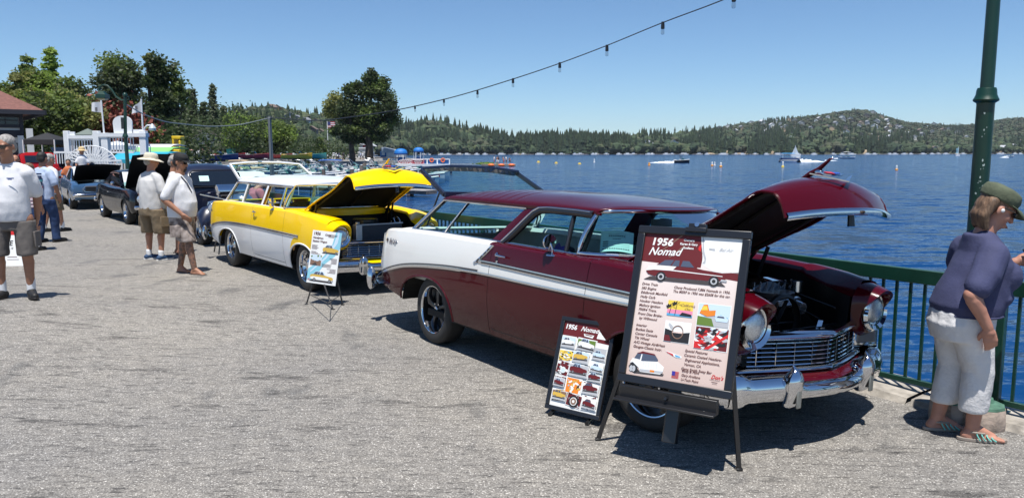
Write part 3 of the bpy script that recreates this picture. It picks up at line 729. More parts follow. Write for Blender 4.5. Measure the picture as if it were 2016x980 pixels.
 for sd_ in (-1, 1):
  P = []
  for x in np.linspace(2.42, 3.5, 16):
   z = B.belt(x); k = smooth01((x - 2.36) / .35); yi = lerp(.68, .655, k) - .16 * smooth01((x - 3.0) / .5); zt_ = z + .01 - .03 * k if x <= 3.0 else z - .05
   P.append([Vector((x, sd_ * yi, zt_)), Vector((x, sd_ * (yi - .004), .78)), Vector((x, sd_ * (yi - .05), .45))])
  MB().grid(P, flip=sd_ > 0).build('inner_fender', BAY if sport else BAY, root, smooth=40)
 for sd_ in (-1, 1):
  n = 28; hy, hz, hr = .665, .795, .102
  ring0, ring1, ring2 = [], [], []
  x = 3.55
  for i in range(n):
   q = 2 * PI * i / n; c, sn = math.cos(q), math.sin(q)
   oy = .19 if c > 0 else .185; oz = .185 if sn > 0 else .20
   px = hy + math.copysign(abs(c) ** .8, c) * oy; pz = hz + math.copysign(abs(sn) ** .8, sn) * oz
   lip_x = .10 * smooth01((sn + .25) / 1.2) + .02
   ring0.append(Vector((x - .03, sd_ * px, pz))); ring1.append(Vector((x + lip_x, sd_ * (hy + c * (hr + .042)), hz + sn * (hr + .042)))); ring2.append(Vector((x + lip_x - .012, sd_ * (hy + c * (hr + .018)), hz + sn * (hr + .018))))
  mid = [lerp(a, b, .55) + Vector((.012, 0, 0)) for a, b in zip(ring0, ring1)]
  mb = MB().grid([ring0 + ring0[:1], mid + mid[:1], ring1 + ring1[:1], ring2 + ring2[:1], [Vector((3.47, p.y, p.z)) for p in ring2 + ring2[:1]]], flip=sd_ > 0)
  mb.build('fender_nose', main, root, smooth=50)
  hl = holder('headlight', root, (3.57, sd_ * hy, hz))
  MB().lathe([(hr + .02, -.03), (hr + .018, .012), (hr + .006, .022), (hr - .004, .018), (hr - .006, 0)], 32, axis='x', cap=False).build('bezel', CHROME, hl)
  MB().lathe([(hr, .004), (hr * .92, .022), (hr * .7, .038), (hr * .4, .048), (0, .052)], 28, axis='x', cap=False).build('lens', LENSG, hl, smooth=60)
  P = []
  for i in range(13):
   q = PI * (.98 + 1.0 * i / 12); c, sn = math.cos(q), math.sin(q); wd = .045 * math.sin(PI * i / 12) ** .5
   P.append([Vector((.028, c * (hr + .012), sn * (hr + .012))), Vector((.045, c * (hr + .015 + wd * .6), sn * (hr + .015 + wd * .6))), Vector((.02, c * (hr + .015 + wd), sn * (hr + .015 + wd)))])
  MB().grid(P).build('brow', CHROME, hl, smooth=60)
 gx = lambda y: 3.665 - .17 * (abs(y) / .6) ** 1.3
 gh = holder('grille', root)
 bars = [.508, .536, .564, .592, .620, .648]
 ys = np.linspace(-.60, .60, 25)
 for k, z in enumerate(bars):
  mb = MB(); P = []
  for y in ys: x = gx(y); P.append([Vector((x - .05, y, z + .004)), Vector((x, y, z + .005)), Vector((x + .004, y, z)), Vector((x, y, z - .004)), Vector((x - .05, y, z - .003))])
  mb.grid(P).build('grille_bar', CHROME, gh, smooth=30)
 for k in range(-4, 5):
  y = k * .135; MB().box((gx(y) - .012, y, .578), (.03, .006, .15), rot=(0, 0, 0)).build('grille_divider', CHROME, gh, bevel=0)
 def chromepath(zc, hh, xo, y1=.86, dd=.03, name='grille_surround'):
  P = []
  for y in np.linspace(-y1, y1, 41):
   x = (gx(y) if abs(y) < .6 else gx(.6) - .30 * (abs(y) - .6)) + xo
   P.append([Vector((x - .06, y, zc - hh)), Vector((x, y, zc - hh)), Vector((x + dd * .7, y, zc - hh * .5)), Vector((x + dd, y, zc)), Vector((x + dd * .6, y, zc + hh * .7)), Vector((x - .02, y, zc + hh)), Vector((x - .07, y, zc + hh))])
  MB().grid(P, flip=True).build(name, CHROME, gh, smooth=60)
 chromepath(.690, .026, 0.0); chromepath(.478, .020, .005)
 P = []          # dark behind
 for y in ys: P.append([Vector((gx(y) - .07, y, .48)), Vector((gx(y) - .07, y, .66))])
 MB().grid(P, flip=True).build('grille_back', BAY, gh)
 for sd_ in (-1, 1):
  pk = holder('parking_light', root, (3.475, sd_ * .735, .585), (0, 0, -sd_ * .28))
  MB().box((0, 0, 0), (.07, .24, .17)).build('bezel', CHROME, pk, bevel=.02); MB().box((.032, 0, 0), (.02, .17, .105)).build('lens', AMBERG, pk, bevel=.02)
 P = []
 for y in np.linspace(-.88, .88, 41):
  x = (gx(y) if abs(y) < .6 else gx(.6) - .35 * (abs(y) - .6)); P.append([Vector((x - .04, y, .475)), Vector((x + .03, y, .455)), Vector((x + .085, y, .42)), Vector((x + .04, y, .36)), Vector((x - .06, y, .30))])
 MB().grid(P, flip=True).build('apron', main, root, smooth=60)
 def bump_x(y): y = abs(y); return 3.74 - .06 * (y / .35) ** 2 if y < .35 else (3.68 - .11 * ((y - .35) / .4) if y < .75 else 3.57 - .20 * ((y - .75) / .16) ** 2)
 P = []; yy = list(np.linspace(-.91, .91, 61)); ends = [(-.94, 3.42), (-.945, 3.34), (-.945, 3.28)]
 path = [(x, y) for y, x in ends[::-1]] + [(bump_x(y), y) for y in yy] + [(x, -y) for y, x in ends]
 for i, (x, y) in enumerate(path):
  a = path[max(0, i - 1)]; b = path[min(len(path) - 1, i + 1)]; t = Vector((b[0] - a[0], b[1] - a[1], 0)).normalized(); nrm = Vector((t.y, -t.x, 0))
  if nrm.x < -.2 or (abs(y) > .9 and nrm.y * y < 0): nrm = -nrm
  ay = abs(y); zc = .385; hh = .085 + (.030 if ay > .72 else 0) * smooth01((ay - .6) / .2) - .03 * (smooth01((.40 - ay) / .12))
  zc -= .018 * smooth01((.40 - ay) / .12)
  if x < 3.5 and ay > .9: hh *= lerp(.6, 1, (x - 3.28) / .22); zc += .0
  prof = [(-.05, -hh * .9), (0, -hh), (.030, -hh * .75), (.048, -hh * .2), (.050, hh * .2), (.036, hh * .7), (.008, hh), (-.05, hh * .98)]
  P.append([Vector((x, y, zc)) + nrm * a_ + Vector((0, 0, b_)) for a_, b_ in prof])
 MB().grid(P, flip=True).build('front_bumper', CHROME, root, smooth=70)
 for sd_ in (-1, 1):
  gd = holder('bumper_guard', root, (3.69, sd_ * .405, .40)); gd.scale = (1.05, 1.15, 1.08)
  mb = MB(); Pg = []
  for i in range(13):
   t = i / 12; z = lerp(.115, -.125, t); rr = [0.004, .028, .046, .055, .058, .058, .056, .053, .05, .048, .046, .044, .02][i]; xo = .05 + .018 * math.sin(t * PI) - .02 * t
   Pg.append([Vector((xo - .05 + rr * 1.1 * math.cos(q), rr * math.sin(q) + .0, z + .02 * math.cos(q) * (1 - t))) for q in np.linspace(-2.2, 2.2, 15)])
  mb.grid(Pg).build('bullet', CHROME, gd, smooth=60)
  MB().box((.058, 0, -.045), (.014, .038, .13)).build('rubber_pad', mat('guard_pad', (.28, .29, .27), .4, .5), gd, bevel=.006)
 path = [(-.72, -.96), (-.95, -.965), (-1.15, -.95), (-1.30, -.86)] + [(-1.36, y) for y in np.linspace(-.7, .7, 9)] + [(-1.30, .86), (-1.15, .95), (-.95, .965), (-.72, .96)]
 P = []
 for i, (x, y) in enumerate(path):
  a = path[max(0, i - 1)]; b = path[min(len(path) - 1, i + 1)]; t = Vector((b[0] - a[0], b[1] - a[1], 0)).normalized(); nrm = Vector((-t.y, t.x, 0))
  if nrm.dot(Vector((x, y, 0))) < 0: nrm = -nrm
  hh = .07 if abs(y) < .94 else (.075 if x < -1.1 else .05)
  P.append([Vector((x, y, .44)) + nrm * a_ * .8 + Vector((0, 0, b_)) for a_, b_ in ((-.04, -hh), (.01, -hh), (.035, -hh * .4), (.035, hh * .4), (.01, hh), (-.04, hh))])
 P = [p for p in P if p[2].x < -1.02 or True]
 MB().grid(P[2:-2], flip=False).build('rear_bumper', CHROME, root, smooth=60)
 mb = MB(); mb.ell((-1.27, -.93, .45), (.05, .05, .13)); mb.build('bumper_guard', CHROME, root); mb = MB(); mb.ell((-1.27, .93, .45), (.05, .05, .13)); mb.build('bumper_guard', CHROME, root)
 P = []
 rearc = CREAM if sport else main
 for i in range(25):
  y = lerp(-1, 1, i / 24); w_ = abs(y) ; xo = -1.22 - .05 * (1 - w_ ** 4)
  zt_ = .955 + .022 if w_ > .9 else .93
  P.append([Vector((xo, y * (B.Wf(-1.22) - .035 * (1 - 0)), .38)), Vector((xo - .02, y * B.Wf(-1.22), .62)), Vector((xo, y * (B.Wf(-1.22) - .03), zt_ - .03)), Vector((xo + .08, y * (B.Wf(-1.22) - .06), zt_))])
 MB().grid(P).build('tail_panel', rearc, root, smooth=60)
 for sd_ in (-1, 1):
  MB().ell((-1.25, sd_ * .76, .80), (.025, .04, .08)).build('tail_light', REDL, root)
 P = [[Vector((x, y, B.belt(x) + .018 - .03 * smooth01((-x - .8) / .3))) for y in np.linspace(-.72, .72, 5)] for x in (-1.16, -.95, -.7, -.52)]
 MB().grid(P, flip=True).build('tailgate', rearc, root, smooth=50, solid=.02)
 MB().box((1.2, 0, .27), (2.6, 1.72, .06)).box((3.0, 0, .3), (1.0, 1.0, .04)).box((-.8, 0, .38), (.8, 1.3, .05)).build('floor_pan', UNDER, root)
 MB().box((2.38, 0, .66), (.03, 1.36, .72)).build('firewall', BAY, root)
 P = []
 for y in np.linspace(-.74, .74, 17):
  k = 1 - (abs(y) / .74) ** 2; P.append([Vector((2.10 + .66 * (1 - abs(y / .78) ** 2.6) - .02, y, 1.052 + .02 * k)), Vector((2.34 + .30 * k * .9 + .10, y, 1.045 + .02 * k)), Vector((2.36 + .30 * k * .9 + .10, y, .98))])
 def ws_bot(u): a = abs(u); return Vector((2.07 + .52 * (1 - a ** 3.0), .785 * u if a < .8 else math.copysign(.785 * .8 + (.80 - .628) * (1 - (1 - (a - .8) / .2) ** 1.6) , u), 1.075 + .012 * (1 - a)))
 def ws_top(u): a = abs(u); return Vector(((2.115 if sport else 2.185) + .22 * (1 - a ** 2.6), (.655 if sport else .672) * math.copysign(1 - (1 - a) ** 1.15, u), 1.392 + .020 * (1 - a * a)))
 us = np.linspace(-1, 1, 41)
 A = [ws_bot(u) for u in us]; Tt = [ws_top(u) for u in us]
 def wsr(u, t):
  a, b = ws_bot(u), ws_top(u); p = a.lerp(b, t); bulge = .03 * math.sin(PI * t); return p + Vector((bulge * (1 - abs(u) ** 4), math.copysign(bulge * abs(u) ** 3, u), 0))
 MB().grid([[wsr(u, t) for t in (0, .25, .5, .75, 1)] for u in us], flip=True).build('windscreen', GLASS, root, smooth=80)
 mb = MB(); loop = [wsr(u, 0) for u in us] + [wsr(1, t) for t in (.15, .35, .6, .85)] + [wsr(u, 1) for u in us[::-1]] + [wsr(-1, t) for t in (.85, .6, .35, .15)]
 mb.tube([p + Vector((0, 0, -.002)) for p in loop], .019, 8, closed=True); mb.build('windscreen_frame', CHROME, root, smooth=60)
 P = []
 for u in np.linspace(-.97, .97, 25):
  a = ws_bot(u) + Vector((0, 0, -.012)); x1 = max(a.x + .02, 2.40 + .22 * (1 - abs(u) ** 2)); P.append([a, Vector(((a.x + x1) / 2, a.y * 1.0, 1.055)), Vector((x1, a.y * .97, 1.048 - .0 * abs(u))), Vector((x1 + .005, a.y * .97, .97))])
 MB().grid(P, flip=True).build('cowl', main, root, smooth=50)
 for sd_ in (-1, 1):     # wipers, vents
  MB().tube([Vector((2.50, sd_ * .35, 1.07)), Vector((2.53, sd_ * .1, 1.085)), Vector((2.50, -sd_ * .02, 1.14))], .006, 5).build('wiper', CHROMED, root)
 yr = .695 if not sport else .675
 wf = 2.10 if sport else 2.175
 rz = hermite([(-.16, 1.41), (.2, 1.462), (.8, 1.485), (1.4, 1.482), (2.0, 1.45), (2.3, 1.415), (2.6, 1.38)])
 xr0 = -.14
 P = []; nxr = 150 if sport else 60
 for i in range(nxr + 1):
  f = i / nxr; row = []
  for j in range(33):
   u = lerp(-1, 1, j / 32); a = abs(u); uu = math.copysign(1 - (1 - a) ** 1.35, u)
   xf = wf + .23 * (1 - abs(uu) ** 2.6) + .03; xb = xr0 - .07 * (1 - uu ** 2)
   x = lerp(xb, xf, f); ze = 1.385; cz = rz(x) - .012 * smooth01((f - .97) / .03)
   z = ze + (cz - ze) * (1 - abs(uu) ** 3.6) - .02 * (abs(uu) > .999)
   if f < .06: z -= .035 * (1 - f / .06) ** 2 * (1 - .5 * abs(uu))
   if sport:
    for k in range(9):
     xg = xr0 + .10 + k * .135; d = (x - xg) / .011
     if abs(d) < 2.5 and abs(uu) < .97: z -= .0055 * math.exp(-d * d)
   row.append(Vector((x, uu * yr, z)))
  P.append(row)
 roofm = main if sport else WHT
 MB().grid(P, flip=True).build('roof', roofm, root, smooth=50, solid=.02)
 MB().grid([[p - Vector((0, 0, .03)) for p in r[2:-2:3]] for r in P[1:-1:6]]).build('headliner', mat('headliner', (.45, .46, .44), .8) if sport else mat('headliner_dark', (.12, .11, .10), .8), root, smooth=50)
 for sd_ in (-1, 1):
  MB().tube([Vector((x, sd_ * (yr + .006), 1.372)) for x in np.linspace(xr0 - .01, 2.17, 20)], .012, 6).build('drip_rail', CHROME if not sport else roofm, root)
 def gp(x, t, sd_): return Vector((x, sd_ * lerp(.79, yr - .005, t), lerp(1.045, 1.372, t)))
 def pillar(nm, xb, xt, wb, wt, m, sd_, th=.035):
  vs = []
  for t, xc, w_ in ((0, xb, wb), (.33, lerp(xb, xt, .33), lerp(wb, wt, .33)), (.66, lerp(xb, xt, .66), lerp(wb, wt, .66)), (1, xt, wt)):
   p = gp(xc, t, sd_); vs.append([p + Vector((-w_ / 2, -sd_ * th, 0)), p + Vector((-w_ / 2, sd_ * .004, 0)), p + Vector((-w_ / 4, sd_ * .012, 0)), p + Vector((w_ / 4, sd_ * .012, 0)), p + Vector((w_ / 2, sd_ * .004, 0)), p + Vector((w_ / 2, -sd_ * th, 0)), p + Vector((-w_ / 2, -sd_ * th, 0))])
  return MB().grid(vs, flip=sd_ > 0).build(nm, m, root, smooth=35)
 for sd_ in (-1, 1):
  if sport:
   pillar('pillar', .965, 1.335, .21, .21, main, sd_)
   pillar('pillar', -.565, -.165, .07, .07, CHROME, sd_)
   pillar('pillar', .04, .30, .022, .022, CHROME, sd_, .02)
   pillar('window_frame', 2.06, 2.09, .06, .045, BLACKM, sd_, .03)
   pillar('vent_frame', 1.90, 1.85, .024, .024, BLACKM, sd_, .02)
   quads = [(-.53, .03, -.13, .29), (.05, .86, .31, 1.23), (1.07, 1.89, 1.44, 1.84), (1.91, 2.04, 1.86, 2.08)]
   top = [Vector((1.065, 0, 1.05)), Vector((1.09, 0, 1.1))]
   fr_ = [gp(1.075, 0, sd_), gp(1.20, .35, sd_), gp(1.31, .68, sd_), gp(1.375, .86, sd_), gp(1.44, .955, sd_), gp(1.55, .985, sd_), gp(1.9, .985, sd_), gp(2.09, .97, sd_)]
   MB().tube([p + Vector((0, sd_ * .006, 0)) for p in fr_], .030, 8).build('window_frame', BLACKM, root)
   MB().tube([p + Vector((-.022, sd_ * .022, .020)) for p in fr_], .008, 6).build('window_frame', CHROME, root)
   MB().tube([gp(x, .985, sd_) + Vector((0, sd_ * .01, -.004)) for x in np.linspace(-.15, 1.24, 8)], .012, 6).build('window_frame', CHROME, root)
  else:
   pillar('pillar', 1.16, 1.24, .11, .11, WHT, sd_); pillar('pillar', .30, .36, .05, .05, WHT, sd_); pillar('pillar', -.50, -.16, .05, .05, WHT, sd_)
   pillar('pillar', 2.09, 2.16, .06, .05, WHT, sd_, .02); pillar('vent_frame', 1.88, 1.90, .02, .02, CHROME, sd_, .02)
   quads = [(-.46, .27, -.13, .33), (.33, 1.10, .39, 1.18)]
   MB().tube([gp(x, .96, sd_) for x in np.linspace(-.15, 2.16, 14)], .014, 6).build('window_frame', WHT, root)
   for a_ in ((1.12, 1.19), (1.21, 1.29)): pillar('window_frame', a_[0], a_[1], .018, .018, mat('bronze_trim', (.16, .09, .03), .3, .6), sd_, .02)
  for (b0, b1, t0, t1) in quads:
   MB().face([gp(b0, 0, sd_) - Vector((0, sd_ * .012, 0)), gp(b1, 0, sd_) - Vector((0, sd_ * .012, 0)), gp(t1, 1, sd_) - Vector((0, sd_ * .012, 0)), gp(t0, 1, sd_) - Vector((0, sd_ * .012, 0))]).build('window', GLASS, root, smooth=0)
  MB().tube([Vector((x, sd_ * .80, B.belt(x) + .026)) for x in np.linspace(-.58, 2.1, 24)], .010 if sport else .012, 6).build('belt_trim', CHROME if sport else WHT, root)
  MB().box((.0, sd_ * .80, .78), (1.6, .03, .46)).build('inner_panel', INTW if sport else INTT, root)
  MB().box((1.66, sd_ * .80, .76), (1.2, .03, .50)).build('inner_panel', DARKIN if sport else INTT, root)
  MB().box((.1, sd_ * .77, 1.03), (1.5, .05, .02)).build('sill_cap', INTW if sport else INTT, root)
 if sport:
  seat_bench(root, 1.45, .52, DARKIN, y=.38); seat_bench(root, 1.45, .52, DARKIN, y=-.38); seat_bench(root, .55, 1.3, DARKIN)
  MB().box((1.75, 0, .5), (.9, .2, .25)).build('console', DARKIN, root, bevel=.03)
 else: seat_bench(root, 1.45, 1.4, INTT); seat_bench(root, .55, 1.4, INTT)
 MB().box((2.22, 0, .93), (.30, 1.42, .20)).build('dashboard', BURG if sport else YEL, root, bevel=.05); MB().box((2.30, 0, 1.035), (.40, 1.38, .015)).build('dashboard_top', DARKIN, root, bevel=.005)
 sw = holder('steering_wheel', root, (1.95, .38, .93), (0, -1.05, 0))
 MB().tube([Vector((.19 * math.cos(a), .19 * math.sin(a), 0)) for a in np.linspace(0, 2 * PI, 28, endpoint=False)], .011, 8, closed=True).build('wheel_ring', BLACKP, sw)
 MB().bar((-.18, 0, 0), (.18, 0, 0), .03, .012).cyl((0, 0, .02), (0, 0, -.5), .022, n=8).build('wheel_hub', CHROMED, sw)
 MB().tube([Vector((1.98 + .19, .05, 1.33)), Vector((2.12, .0, 1.33))], .008, 5).box((2.14, 0, 1.30), (.02, .22, .06)).build('inside_mirror', BLACKP, root)
 lh = holder('lift_gate', root, (xr0 - .05, 0, 1.415))
 ex, ez = -.56, .235
 lc = (.005, .012, .035) if sport else (.75, .76, .77)
 lm = mat('liftgate_reflection_blue', (.016, .024, .055), .25, .3, coat=.7) if sport else WHT  # sport frame: dark blue reflection put into the base colour
 hw0, hw1 = .66, .60
 P0 = [Vector((0, -hw0, 0)), Vector((ex, -hw1 - .02, ez)), Vector((ex - .02, -.3, ez + .03)), Vector((ex - .03, 0, ez + .035)), Vector((ex - .02, .3, ez + .03)), Vector((ex, hw1 + .02, ez)), Vector((0, hw0, 0))]
 mb = MB(); wdt = .055
 mb.bar(P0[0], P0[1], .05, .028, (0, 1, 0)); mb.bar(P0[6], P0[5], .05, .028, (0, 1, 0))
 for a_, b_ in zip(P0[1:5], P0[2:6]): mb.bar(a_, b_,   .03, .12 if sport else .05, (1, 0, .4))
 mb.bar(P0[0], P0[6], .03, .06)
 mb.build('gate_frame', lm, lh, bevel=.006)
 MB().grid([[Vector((-.02, y, .0)), Vector((ex * .95, y * .93, ez * .95 + .012))] for y in np.linspace(-hw0, hw0, 7)]).build('gate_glass', GLASS, lh)
 for sd_ in (-1, 1): MB().tube([Vector((-.10, sd_ * .655, .02)), Vector((-.30 + .04, sd_ * .70, -.33))], .009, 6).build('gate_strut', BLACKM, lh)
 MB().box((ex + .01, -.1, ez + .055), (.03, .07, .02)).build('gate_handle', CHROME, lh)
 hh_ = holder('hood', root)
 cen = hermite([(2.46, 1.085), (2.8, 1.30), (3.1, 1.50), (3.35, 1.645), (3.5, 1.70), (3.62, 1.69), (3.72, 1.62), (3.80, 1.50)])
 edg = hermite([(2.46, 1.065), (2.8, 1.235), (3.1, 1.375), (3.35, 1.53), (3.5, 1.61), (3.58, 1.605), (3.64, 1.55), (3.68, 1.46)])
 xsC = list(np.linspace(2.46, 3.3, 12)) + list(np.linspace(3.36, 3.80, 14))
 P = []
 hx = 0. if sport else .13
 for i, xc in enumerate(xsC):
  f = (xc - 2.46) / (3.80 - 2.46); xe = 2.46 + f * (3.68 - 2.46); row = []
  zc_, ze_ = cen(xc), edg(xe)
  for j in range(25):
   u = lerp(-1, 1, j / 24); a = abs(u); k = 1 - a ** 2.3; x = lerp(xe, xc, 1 - a ** 1.5); z = lerp(ze_, zc_, k); y = u * lerp(.66, .57, smooth01(f * 1.1))
   x += hx * f; z -= (.0 if sport else .055) * f
   z += .012 * math.exp(-(u / .06) ** 2) * (1 - f)          # centre crease
   row.append(Vector((x, y, z)))
  P.append(row)
 MB().grid(P, flip=True).build('hood_skin', main, hh_, smooth=60)
 Pu = [[p + Vector((-.008, 0, -.02)) for p in r[1:-1]] for r in P[:-1]]
 Pu = [[Vector((p.x, p.y * 1., p.z)) for p in r] for r in Pu]
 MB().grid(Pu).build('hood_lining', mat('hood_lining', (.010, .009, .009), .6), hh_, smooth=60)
 edge_ = [r[0] for r in P]; edge2 = [r[-1] for r in P]
 MB().tube([p + Vector((0, .004, -.010)) for p in edge_], .011, 6).build('hood_edge', main, hh_); MB().tube([p + Vector((0, -.004, -.010)) for p in edge2], .011, 6).build('hood_edge', main, hh_)
 mb = MB()
 for k in (-.42, 0, .42): mb.tube([P[i][12 + int(k * 24)] + Vector((0, 0, -.045)) for i in range(1, 22, 2)], .018, 6)
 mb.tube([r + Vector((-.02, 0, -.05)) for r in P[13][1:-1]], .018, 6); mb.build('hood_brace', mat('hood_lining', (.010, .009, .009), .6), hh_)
 fr = P[-1]; Pl = []
 for p in fr: Pl.append([p + Vector((-.015, 0, -.032)), p + Vector((.014, 0, -.026)), p + Vector((.022, 0, .002)), p + Vector((.008, 0, .020)), p + Vector((-.008, 0, .018))])
 MB().grid(Pl).build('hood_lip', CHROME, hh_, smooth=60)
 MB().cyl(fr[12] + Vector((-.05, 0, 0)), fr[12] + Vector((-.04, 0, -.10)), .018, .024, 8).build('hood_latch', BLACKM, hh_)
 ob = P[16][12]; tip = ob + Vector((.10, 0, .115)); on = holder('hood_ornament', hh_, ob)
 mb = MB(); mb.tube([Vector((-.16, 0, -.045)), Vector((-.05, 0, .02)), Vector((.01, 0, .052)), Vector((.09, 0, .122))], [.006, .020, .016, .009], 8)
 mb.mat(main); mb.build('ornament_body', main, on, smooth=60)
 MB().ell((.015, 0, .030), (.035, .03, .022)).ell((.095, 0, .125), (.014, .012, .01)).build('ornament_ring', CHROME, on)
 i0 = 20; base = P[i0][12]; nx_ = (P[i0 + 1][12] - P[i0 - 1][12]).normalized(); nn = Vector((-nx_.z, 0, nx_.x)); nn = nn if nn.z > 0 else -nn
 em = holder('emblem', hh_, base + nn * .012)
 def ep(y, s_, o=0.): return nx_ * s_ * 1.25 + Vector((0, y * 1.25, 0)) + nn * (o + .006 - .10 * y * y)
 mb = MB(); V_ = [ep(-.19, -.035), ep(-.10, .0), ep(0, .05), ep(.10, .0), ep(.19, -.035), ep(.10, .014), ep(0, .072), ep(-.10, .014)]
 mb.prism(V_, nn * .008); mb.build('chevron', CHROME, em, smooth=0)
 mb = MB(); mb.mat(CHROME); mb.prism([ep(y * .085, s_ * .028 - .03, .004) for y, s_ in ((-1, -.6), (1, -.6), (1.05, .2), (.5, .8), (-.5, .8), (-1.05, .2))], nn * .008)
 mb.build('crest', CHROME, em, smooth=0)
 mb = MB(); mb.prism([ep(y * .065, s_ * .020 - .03, .0125) for y, s_ in ((-1, -.6), (0, -.6), (0, .7), (-.9, .3))], nn * .003); mb.build('crest_red', mat('crest_red', (.55, .02, .02), .3), em, smooth=0)
 mb = MB(); mb.prism([ep(y * .065, s_ * .020 - .03, .0125) for y, s_ in ((0.1, -.6), (1, -.6), (.9, .3), (.1, .7))], nn * .003); mb.build('crest_blue', mat('crest_blue', (.02, .08, .4), .3), em, smooth=0)
 for sd_ in (-1, 1):
  MB().bar((2.48, sd_ * .60, .95), (2.62, sd_ * .60, 1.12), .012, .04, (0, 1, 0)).tube([(2.60, sd_ * .60, .80), (2.72, sd_ * .60, 1.15)], .016, 8).build('hood_hinge', BLACKM, root)
 if sport:
  P = []     # ribbed chrome air cleaner
  ac = holder('air_cleaner', root, (3.16, .06, .90))
  for i in range(9):
   y = lerp(-.24, .24, i / 8); P.append([Vector((x_, y, .085 * math.sqrt(max(0, 1 - (y / .27) ** 2)) * s_ - (0 if s_ else 0))) for x_, s_ in ((.0, .0), (.02, .85), (-.08, 1.), (-.18, .85), (-.2, 0))])
  MB().grid(P).build('scoop', CHROME, ac, smooth=0)
  for i in range(7):
   y = lerp(-.21, .21, i / 6); MB().box((.014, y, .035), (.012, .006, .07)).build('rib', CHROMED, ac)
  MB().lathe([(.0, -.03), (.16, -.03), (.16, .0), (0, .0)], 20, cap=False).build('filter', BLACKM, ac)
  MB().box((2.75, 0, .62), (.5, .5, .35)).build('engine_block', BAY, root, bevel=.03)
  MB().lathe([(.20, .0), (.21, .02), (.21, .05), (.19, .06)], 28, c=(3.30, -.05, .70), axis='x', cap=False).build('fan_shroud', BAY, root)
  mb = MB()
  for k in range(6):
   a = k * PI / 3; mb.bar((3.30, -.05, .70), (3.31, -.05 + .18 * math.cos(a), .70 + .18 * math.sin(a)), .03, .005)
  mb.build('fan', BAY, root)
  MB().cyl((3.18, .26, .80), (3.30, .24, .78), .045, n=14).build('alternator', CHROMED, root)
  MB().tube([(2.75, -.5, .96), (3.0, -.48, 1.02), (3.1, -.46, 1.10)], .02, 8).build('hose', BLACKP, root)
  MB().tube([(3.05, -.42, 1.28), (3.02, -.44, 1.13), (2.98, -.46, 1.0)], .013, 6).build('hood_spring', CHROMED, root)
  MB().box((3.05, -.42, .975), (.06, .07, .04)).build('fluid_reservoir', CHROMED, root, bevel=.006)
  for s_ in (-1, 1): MB().box((2.75, s_ * .17, .83), (.5, .12, .08), rot=(s_ * .5, 0, 0)).build('valve_cover', CHROME, root, bevel=.015)
  MB().box((3.22, 0, .82), (.05, .62, .06)).build('radiator_tank', CHROMED, root, bevel=.01); MB().tube([(3.2, .18, .84), (3.05, .20, .88), (2.92, .08, .86)], .022, 8).build('hose', BLACKP, root)
  MB().tube([(3.45, .40, .80), (3.1, .48, .84), (2.6, .50, .95)], .007, 5).tube([(3.4, .30, .72), (3.0, .42, .80), (2.6, .40, .90)], .006, 5).tube([(3.44, -.40, .78), (3.1, -.47, .82), (2.6, -.50, .93)], .007, 5).build('wiring', BLACKP, root)
  MB().box((2.75, .48, .78), (.28, .18, .2)).build('battery', mat('battery_case', (.02, .02, .022), .4), root, bevel=.01); MB().cyl((3.05, .52, .85), (3.05, .52, .93), .045, n=12).build('washer_tank', CHROMED, root)
  MB().box((3.42, 0, .66), (.03, 1.0, .04)).build('crossmember', BAY, root)
  MB().bar((3.60, -.02, .705), (3.50, .16, .735), .03, .012).box((3.585, .03, .712), (.03, .05, .02)).build('hood_catch', CHROME, root)
 else:
  MB().box((3.40, .02, .71), (.07, .62, .36)).build('radiator_core', mat('radiator_core', (.05, .055, .065), .5, .3, bump=.8, bscale=90), root, bevel=.004)
  MB().box((3.42, -.34, .72), (.10, .09, .38)).cyl((3.42, -.34, .91), (3.42, -.34, .94), .03, n=10).box((3.41, .02, .90), (.05, .66, .02)).build('radiator_tank', mat('aluminium', (.55, .57, .58), .35, .8), root, bevel=.006)
  MB().lathe([(.17, 0), (.18, .01), (.18, .07), (.17, .08), (0, .082)], 26, c=(2.95, .02, .86), cap=False).build('air_cleaner', mat('dark_chrome', (.12, .13, .14), .2, .8), root)
  MB().box((2.8, 0, .62), (.6, .55, .4)).build('engine_block', BAY, root, bevel=.03)
  mb = MB(); mb.tube([(3.1 + .13 * math.cos(a), .42, .86 + .10 * math.sin(a)) for a in np.linspace(0, 2 * PI, 18, endpoint=False)], .012, 6, closed=True)
  for k in range(6): a = k * PI / 3; mb.bar((3.1, .42, .86), (3.1 + .13 * math.cos(a), .42, .86 + .10 * math.sin(a)), .01, .01)
  mb.build('pulley', CHROMED, root)
 for sd_ in (-1, 1):
  z = .965; y = sd_ * B.y(1.2, z)
  dh = holder('door_handle', root, (1.20, y, z))
  MB().tube([(-.05, sd_ * .008, .0), (-.03, sd_ * .035, .0), (.03, sd_ * .038, -.002), (.10, sd_ * .030, -.004)], [.013, .011, .009, .006], 8).build('grip', CHROME, dh)
  MB().lathe([(.017, 0), (.020, sd_ * .01), (.012, sd_ * .022), (0, sd_ * .024)], 14, c=(-.055, 0, 0), axis='y', cap=False, flip=sd_ < 0).build('button', CHROME, dh)
  MB().lathe([(.013, 0), (.012, sd_ * .008), (0, sd_ * .009)], 12, c=(1.155, sd_ * (B.y(1.155, .905)), .905), axis='y', cap=False).build('door_lock', CHROME, root)
 mr = holder('side_mirror', root, (1.84, -.865, 1.03))
 MB().lathe([(.0, 0), (.05, .002), (.045, .012), (.0, .014)], 16, cap=False).tube([(0, 0, .01), (.015, -.01, .05), (-.01, -.015, .095)], [.012, .009, .010], 8).build('mirror_arm', CHROME, mr)
 MB().lathe([(0, -.05), (.03, -.045), (.055, -.02), (.062, 0), (.060, .008), (0, .010)], 24, c=(-.015, -.02, .105), axis='x', cap=False).build('mirror_head', CHROME, mr, smooth=60)
